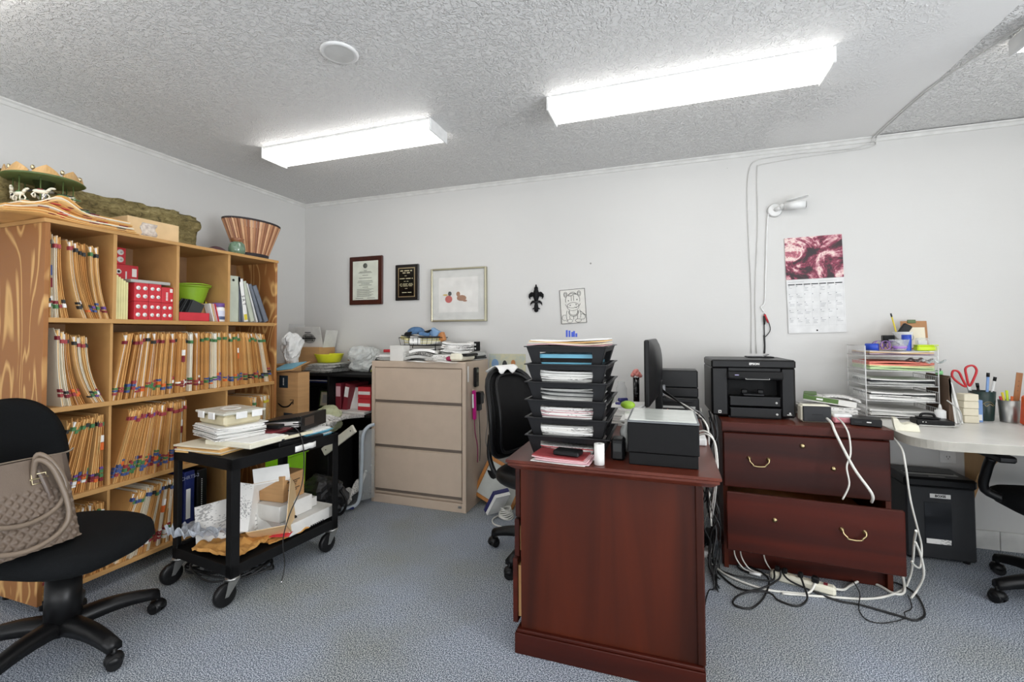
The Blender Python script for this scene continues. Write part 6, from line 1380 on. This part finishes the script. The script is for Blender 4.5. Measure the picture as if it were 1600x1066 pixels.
t = empty('clipboard', 'small brown clipboard standing against the wall behind the wire shelves', 'clipboard', (4.53, -.105, TW + .0), r=(-6, 0, 0)); B().box((0, 0, .085), (.125, .004, .165), mat('hardboard', 'a9794e', .6), None, .001).part('board', t); B().box((-.01, -.004, .165), (.04, .006, .02), olive, None, .003).part('clip', t); B().box((0, -.0028, .07), (.1, .001, .12), cream).part('notes', t)

# standing folders, modem, tape dispenser, bottle
for i, (m, l) in enumerate(((mat('dark_brown_folder', '5a4535', .6), -1), (MATS['dark_brown_folder'], 3), (white_p, 6), (grey_p, 9), (white_p, 11))):
    B().bb((-.005, -.11, 0), (.005, .11, .245 - .008 * i), m, .001).thing('standing_folder', '%s folder standing at the right of the wire shelves, %s from the left' % (('brown', 'brown', 'white', 'grey', 'white')[i], nth(i)), 'folder', (4.552 + i * .0125, -.27, WT + .001), r=(0, -l, 0), group='folders standing on the counter')
t = empty('binder_clip', 'green binder clip on top of the standing folders', 'clip', (4.548, -.30, WT + .245)); B().cyl((-.012, 0, .012), (.012, 0, .012), .012, mat('mint_plastic', '86c98a', .4), n=14).part('clip_body', t); B().tube([(0, -.01, .02), (0, -.018, .034), (0, -.004, .03)], .0015, black_mt, 5, 3).part('wire', t)
t = empty('modem', 'flat black modem on the counter with two small lights', 'modem', (4.450, -.435, WT), -6)
B().box((0, 0, .014), (.15, .1, .028), black_pl, None, .004).part('casing', t); B().box((-.05, -.0505, .018), (.004, .001, .004), white_p).box((-.038, -.0505, .018), (.004, .001, .004), white_p).part('lights', t)
B().box((0, 0, .004), (.09, .05, .006), black_pl, None, .002).tube([(-.03, 0, .006), (-.02, 0, .022), (.02, 0, .022), (.03, 0, .006)], .006, black_pl, 8, 5).thing('hole_punch', 'small black desk stamp on top of the modem', 'stamp', (4.44, -.42, WT + .029), -6)
t = empty('tape_dispenser', 'ivory tape dispenser at the rounded end of the counter', 'tape dispenser', (4.262, -.64, WT), -14)
b = B(); b.prism([(-.045, 0), (.045, 0), (.04, .030), (.008, .038), (-.012, .030), (-.026, .034), (-.036, .056), (-.054, .058), (-.050, .022)], -.03, .03, ivory, mx=XW); b.part('body', t)
t = empty('glue_bottle', 'small white squeeze bottle behind the modem', 'bottle', (4.518, -.365, WT)); B().lathe([(.023, 0), (.024, .005), (.024, .062), (.012, .07)], white_pl, n=22).part('bottle_body', t); B().lathe([(.009, .07), (.005, .092), (.002, .098)], white_pl, n=14).part('nozzle', t)
B().tube([(4.37, -.505, WT + .006), (4.44, -.51, WT + .006), (4.52, -.50, WT + .008), (4.56, -.46, WT + .03), (4.575, -.42, WT + .07), (4.56, -.39, WT + .10), (4.54, -.38, WT + .12)], .003, mat('pale_grey_cord', 'bdbdb9', .5), 6, 6).thing('thin_cable', 'pale grey cord looping over the front of the modem', 'cable')

# pots and boxes at the right end
def small_boxes():
    for j in range(4):
        B().box((0, 0, .0185), (.062, .06, .036), cream, (0, 0, (2, -3, 1, 4)[j]), .002).thing('small_carton', 'small cream carton on the counter, %s in its stack' % ('lowest', 'second', 'third', 'topmost')[j], 'box', (4.665, -.30, WT + j * .0375), group='cream cartons stacked on the counter')
small_boxes()
t = empty('blue_box', 'narrow blue and white box standing left of the green pencil cup', 'box', (4.716, -.27, WT)); B().bb((-.016, -.02, 0), (.016, .02, .115), mat('pale_blue_print', '7d9fd2', .4), .001).bb((-.012, -.0212, .01), (.012, -.0198, .04), white_p).part('carton_body', t)
t = empty('pencil_cup', 'dark green pencil cup with a gold monogram holding the red scissors', 'cup', (4.776, -.20, WT))
B().lathe([(.042, 0), (.044, .004), (.054, .155), (.05, .155), (.041, .005), (.001, .005)], mat('bottle_green', '18302c', .35), n=30, cap=False).part('cup_body', t); b = B(); b.tube([(-.02, 0, .008), (-.008, 0, -.006), (.006, 0, .006), (.02, 0, -.004)], .0014, brass, 5, 5, mx=MX.Translation((.0, -.0505, .085))); b.tube([(-.028, .006, -.002), (-.01, -.001, .016), (.01, -.001, .016), (.028, .006, -.002)], .0012, brass, 5, 5, mx=MX.Translation((.0, -.0505, .085))); b.part('monogram', t)
t = empty('scissors', 'red-handled scissors standing in the green pencil cup', 'scissors', (4.765, -.20, WT + .02), r=(0, -16, 0))
b = B(); b.box((-.006, 0, .09), (.014, .002, .17), steel, (0, 6, 0)); b.box((.006, .003, .09), (.014, .002, .17), steel, (0, -6, 0)); b.part('blades', t)
rd = mat('red_handle', 'c2202a', .35)
B().tube([(-.012, 0, .165), (-.04, 0, .20), (-.052, 0, .235), (-.038, 0, .262), (-.018, 0, .25), (-.014, 0, .21)], .0055, rd, 8, 5, closed=True).part('handle', t)
B().tube([(.004, 0, .165), (.008, 0, .215), (.018, 0, .262), (.05, 0, .268), (.06, 0, .24), (.036, 0, .20)], .0055, rd, 8, 5, closed=True).part('handle', t)
for i, (dx, dy, l, tl, m, lab) in enumerate(((.012, 0, .225, 4, MATS['pale_blue_print'], 'pale blue clicking pen'), (.025, .012, .205, 10, white_pl, 'white marker'), (-.005, -.012, .17, -6, black_pl, 'black pen'))):
    B().cyl((0, 0, 0), (0, 0, l), .006, m, n=10).cyl((0, 0, l), (0, 0, l + .022), .007, black_pl, n=10).thing('pen', '%s standing in the green pencil cup' % lab, 'pen', (4.776 + dx, -.20 + dy, WT + .007), r=(0, tl, 0))
t = empty('steel_cup', 'brushed steel cup full of pencils and a wooden ruler', 'cup', (4.868, -.235, WT)); B().lathe([(.036, 0), (.042, .115), (.039, .115), (.034, .004), (.001, .004)], steel, n=30, cap=False).part('cup_body', t)
t = empty('ruler', 'wooden ruler with punched holes standing in the steel cup', 'ruler', (4.885, -.235, WT + .006), r=(0, 7, 0)); b = B(); b.box((0, 0, .13), (.026, .003, .25), wood('ruler_wood', '8a5a32', 'a9744a', .5, 8)); 
for z in (.16, .185, .21): b.cyl((0, -.0022, z), (0, .0022, z), .002, charcoal, n=8)
b.part('ruler_body', t)
for i, (dx, tl, l, m) in enumerate(((-.015, -8, .15, yellow), (-.004, -3, .16, MATS['neon_lime']), (.004, 4, .13, orange), (-.022, -12, .13, red))):
    B().cyl((0, 0, 0), (0, 0, l), .0055, m, n=8).thing('pencil', '%s highlighter or pencil standing in the steel cup' % ('yellow', 'lime', 'orange', 'red')[i], 'pencil', (4.868 + dx * .5, -.24, WT + .006), r=(0, tl, 0))
t = empty('orange_bag', 'orange packet with white lettering panels at the right edge of the counter', 'packet', (4.935, -.33, WT), -8)
b = B(); b.box((0, 0, .075), (.13, .06, .15), mat('bright_orange', 'e0521f', .4), None, .008, top=(.92, .6)); b.part('packet_body', t); b = B(); b.box((0, -.0305, .055), (.11, .001, .018), grey_p); 
for i in range(3): b.box((-.035 + i * .03, -.0265, .105), (.016, .001, .035), white_p, (0, 0, 0)); b.box((-.035 + i * .03, -.0272, .105), (.007, .001, .02), MATS['bright_orange'])
b.box((0, -.031, .015), (.11, .001, .02), MATS['bright_orange']); b.part('printed_marks', t)
B().cyl((0, 0, 0), (0, 0, .20), .004, yellow, n=8).thing('pencil', 'long yellow pencil leaning behind the orange packet', 'pencil', (4.912, -.245, WT), r=(0, 22, 0))

# ------------------------------------------------------------------ power strip and the tangle of cables
t = empty('power_strip', 'white power strip on the carpet in front of the lateral file', 'power strip', (3.775, -.772, 0), -18)
B().box((0, 0, .021), (.27, .05, .04), ivory, None, .014).part('strip_body', t); b = B()
for i in range(6): b.box((-.105 + i * .033, 0, .0415), (.022, .022, .002), cream if i % 2 else MATS['cream_card'], None, .001)
b.part('sockets', t); B().box((.095, 0, .042), (.016, .022, .006), dred, None, .001).part('switch', t)
for i in (0, 1, 3): B().box((-.105 + i * .033, 0, .054), (.022, .028, .024), black_pl, None, .005).part('plug', t)
B().box((.055, -.012, .056), (.03, .034, .028), black_pl, None, .006).part('plug', t)
def cord(pts, m, label, r=.0045): B().tube(pts, r, m, 6, 6).thing('power_cable', label, 'cable')
Z0 = .007
cord([(3.598, -.746, Z0), (3.521, -.708, Z0), (3.503, -.670, Z0 + .004), (3.56, -.655, Z0), (3.628, -.77, Z0 + .008), (3.584, -.93, Z0), (3.51, -1.055, Z0), (3.445, -1.06, Z0), (3.44, -1.02, Z0 + .002), (3.487, -.951, Z0 + .004), (3.60, -.866, Z0 + .01), (3.673, -.79, .03), (3.685, -.765, .06)], cable_b, 'black cord making the big loop on the carpet left of the power strip')
cord([(3.37, -.688, Z0), (3.451, -.797, Z0), (3.583, -.868, Z0), (3.70, -.865, Z0), (3.78, -.85, Z0 + .004), (3.82, -.81, .04), (3.825, -.80, .055)], cable_w, 'white cord sweeping from the desk to the front of the power strip', .0055)
cord([(3.665, -.885, Z0), (3.78, -.865, Z0), (3.881, -.845, Z0), (4.00, -.82, Z0), (4.102, -.77, Z0), (4.216, -.67, Z0), (4.29, -.55, Z0), (4.285, -.60, .10), (4.262, -.68, .24), (4.22, -.80, .33), (4.203, -.845, .355)], cable_w, 'white cord lying in front of the power strip and climbing right of the lower drawer', .0055)
cord([(3.905, -.80, .025), (3.95, -.765, .012), (4.00, -.70, Z0 + .002), (4.071, -.63, Z0), (4.125, -.66, Z0), (4.16, -.72, Z0), (4.21, -.70, Z0 + .004), (4.245, -.60, .05), (4.235, -.63, .12)], cable_w, 'white cord leaving the right end of the power strip', .006)
cord([(3.69, -.745, .06), (3.72, -.80, .03), (3.88, -.865, Z0), (3.974, -.875, Z0), (4.094, -.914, Z0), (4.155, -.932, Z0), (4.219, -.86, Z0), (4.255, -.70, Z0), (4.22, -.61, Z0), (4.14, -.61, Z0)], cable_b, 'black cord curving out over the carpet right of the power strip')
cord([(4.019, -.641, Z0 + .006), (4.003, -.792, Z0 + .012), (3.96, -.91, Z0 - .002), (3.962, -.99, Z0 - .002), (4.018, -.995, Z0 - .002), (4.11, -.95, Z0 + .008), (4.13, -.90, Z0 + .008), (4.188, -.825, Z0), (4.215, -.72, Z0 + .004)], cable_b, 'thin black cord wandering over the carpet at the right', .0022)
cord([(3.36, -.561, .02), (3.375, -.70, Z0), (3.469, -.895, Z0), (3.60, -.92, Z0 + .012), (3.635, -.95, Z0), (3.704, -.975, Z0), (3.761, -.91, Z0 + .006), (3.765, -.84, .04), (3.76, -.79, .068)], cable_b, 'black cord looping on the carpet right in front of the power strip plugs')
cord([(3.355, -.60, .03), (3.40, -.72, Z0), (3.46, -.80, Z0 + .012), (3.54, -.80, Z0 + .01), (3.64, -.80, .02), (3.66, -.745, .045)], cable_b, 'black cord running from the desk to the left end of the power strip')
for k, (x, l) in enumerate(((3.50, 'first'), (3.53, 'second'), (3.64, 'third'))):
    cord([(x, -.60, .135 - .01), (x - .01, -.675, .07), (x + .02, -.70, .02), (x + .06, -.72 + .006 * k, Z0 + .002), (x + .11, -.73 + .006 * k, Z0 + .002)], cable_w, 'white cord coming from under the lower drawer, %s from the left' % l, .0035)
B().tube([(3.55, -.735, .012), (3.60, -.745, .012)], .008, white_pl, 8, 1).thing('cord_connector', 'white plastic connector joining two cords left of the power strip', 'connector', (0, .0, .0))
cord([(3.93, -.645, .80), (3.935, -.70, .785), (3.94, -.745, .74), (3.99, -.80, .60), (4.045, -.835, .50), (4.06, -.79, .445)], cable_w, 'thick white cord crossing the upper drawer diagonally', .0065)
cord([(3.985, -.615, .80), (3.985, -.70, .785), (3.99, -.75, .74), (3.985, -.78, .66), (3.965, -.79, .60), (3.97, -.80, .52), (3.945, -.79, .445)], cable_w, 'white cord hanging nearly straight over the upper drawer', .0042)
cord([(4.185, -.60, .755), (4.20, -.73, .70), (4.205, -.76, .62), (4.235, -.72, .46), (4.285, -.66, .30), (4.315, -.62, .20), (4.29, -.66, .12), (4.235, -.72, .16), (4.205, -.80, .20)], cable_w, 'white cord hanging between the lateral file and the shredder', .0045)
cord([(4.205, -.83, .30), (4.245, -.78, .22), (4.27, -.74, .12), (4.26, -.70, .03), (4.22, -.74, Z0)], cable_w, 'white cord at the right corner of the lower drawer', .005)
# cables dropping between the desk and the lateral file
r_ = random.Random(21)
for k in range(12):
    x0 = r_.uniform(3.315, 3.40); y0 = r_.uniform(-.95, -.40); m = cable_b if r_.random() < .72 else (cable_w if r_.random() < .6 else MATS['grey_cord'])
    x0 = max(x0, 3.345)
    pts = [(x0, y0, .79 + r_.uniform(-.02, .02)), (x0 + .01, y0 - .01, .70)]
    z = .70
    while z > .12:
        z -= r_.uniform(.08, .16); pts.append((min(3.415, max(3.30, x0 + r_.uniform(-.04, .03))), y0 + r_.uniform(-.07, .07), max(z, .05)))
    pts += [(x0 + r_.uniform(-.03, .02), y0 - .04, Z0 + .004), (x0 + r_.uniform(-.04, .03), y0 - r_.uniform(.1, .2), Z0)]
    cn = 'black' if m is cable_b else 'white' if m is cable_w else 'grey'
    B().tube(pts, r_.uniform(.003, .0055), m, 6, 5).thing('hanging_cable', '%s cable hanging among the tangle between the desk and the lateral file' % cn, 'cable', group='%s cables hanging behind the desk' % cn)
for k, (y0, m, l) in enumerate(((-.70, cable_b, 'black'), (-.62, cable_b, 'second black'), (-.80, cable_w, 'white'), (-.55, MATS['grey_cord'], 'grey'))):
    B().tube([(3.13 + .01 * k, -.70 + .02 * k, .93 - .02 * k), (3.20, -.85 + .05 * k, .90 - .01 * k), (3.29, -1.0 + .07 * k, .84), (3.34, y0 - .2, .80), (3.352, y0 - .15, .70), (3.36, y0, .5), (3.37, y0, .25)], .0045, m, 6, 6).thing('monitor_cable', '%s cable arching from the monitor over the right edge of the desk' % l, 'cable', group='monitor cables')
for k, (y0, dy) in enumerate(((-1.33, .0), (-1.27, .03))):
    B().tube([(3.275, y0 + .05, .80), (3.31, y0, .825), (3.343, y0 - .02, .80), (3.352, y0 - .03, .72), (3.35, y0 - .01 - dy, .66), (3.36, y0 + .2, .5), (3.37, y0 + .5, .3)], .0038, cable_w, 6, 6).thing('white_cable', 'white cable bending over the right desk edge beside the scanner, %s' % ('nearer' if k == 0 else 'farther'), 'cable')
t = empty('power_strip', 'white surge protector on the carpet among the cables beside the desk', 'power strip', (3.375, -.52, 0), 80)
B().box((0, 0, .02), (.22, .06, .038), white_pl, None, .008).part('strip_body', t); b = B()
for i in range(4): b.box((-.07 + i * .045, 0, .0395), (.024, .03, .002), grey_p, None, .001)
b.part('sockets', t)
t = empty('power_brick', 'black power adapter lying on the white surge protector beside the desk', 'adapter', (3.375, -.50, .041), 70); B().box((0, 0, .03), (.13, .06, .055), black_pl, None, .006).part('adapter_body', t)

# fill lights added behind and right of the camera to brighten ceiling and walls
def fill_light(loc, size, r, power):
    l = bpy.data.lights.new('fill_light', 'AREA'); l.shape = 'RECTANGLE'; l.size, l.size_y = size; l.energy = power; l.color = (.93, .96, 1)
    o = bpy.data.objects.new('fill_light', l); COL.objects.link(o); o.location = loc; o.rotation_euler = tuple(rad(a) for a in r)
fill_light((2.9, -D + .04, 1.25), (5.2, 1.9), (106, 0, 0), 105)
fill_light((W - .06, -4.0, 1.25), (3.2, 1.9), (106, 0, 116), 290)
# ------------------------------------------------------------------ camera, world, look
f, yaw, pit, roll, cy = 710.7, rad(18.795), rad(1.586), rad(-.2856), 501.4
cyw, syw = math.cos(yaw), math.sin(yaw)
Mr = MX(((math.cos(roll), -math.sin(roll), 0), (math.sin(roll), math.cos(roll), 0), (0, 0, 1))).to_3x3() @ MX(((1, 0, 0), (0, math.cos(pit), math.sin(pit)), (0, -math.sin(pit), math.cos(pit)))).to_3x3() @ MX(((cyw, syw, 0), (0, 0, -1), (-syw, cyw, 0))).to_3x3()
cam = bpy.data.cameras.new('camera'); co = bpy.data.objects.new('camera', cam); COL.objects.link(co)
rt, dn, fw = Mr[0], Mr[1], Mr[2]
co.matrix_world = MX(((rt[0], -dn[0], -fw[0], 3.16765), (rt[1], -dn[1], -fw[1], -3.35702), (rt[2], -dn[2], -fw[2], 1.24), (0, 0, 0, 1)))
cam.sensor_fit = 'HORIZONTAL'; cam.sensor_width = 36; cam.lens = f / 1600 * 36; cam.shift_y = -(533 - cy) / 1600
cam.clip_start = .02; cam.clip_end = 50
bpy.context.scene.camera = co
w = bpy.data.worlds.new('world'); bpy.context.scene.world = w; w.use_nodes = True
w.node_tree.nodes['Background'].inputs[0].default_value = (.8, .85, .9, 1); w.node_tree.nodes['Background'].inputs[1].default_value = .3
sc = bpy.context.scene
sc.view_settings.view_transform = 'Standard'; sc.view_settings.look = 'None'; sc.view_settings.gamma = 1; sc.view_settings.use_curve_mapping = False
sc.view_settings.exposure = .31
sc.cycles.max_bounces = 8; sc.cycles.diffuse_bounces = 5; sc.cycles.transparent_max_bounces = 12; sc.cycles.use_denoising = True
sc.cycles.sample_clamp_indirect = 6
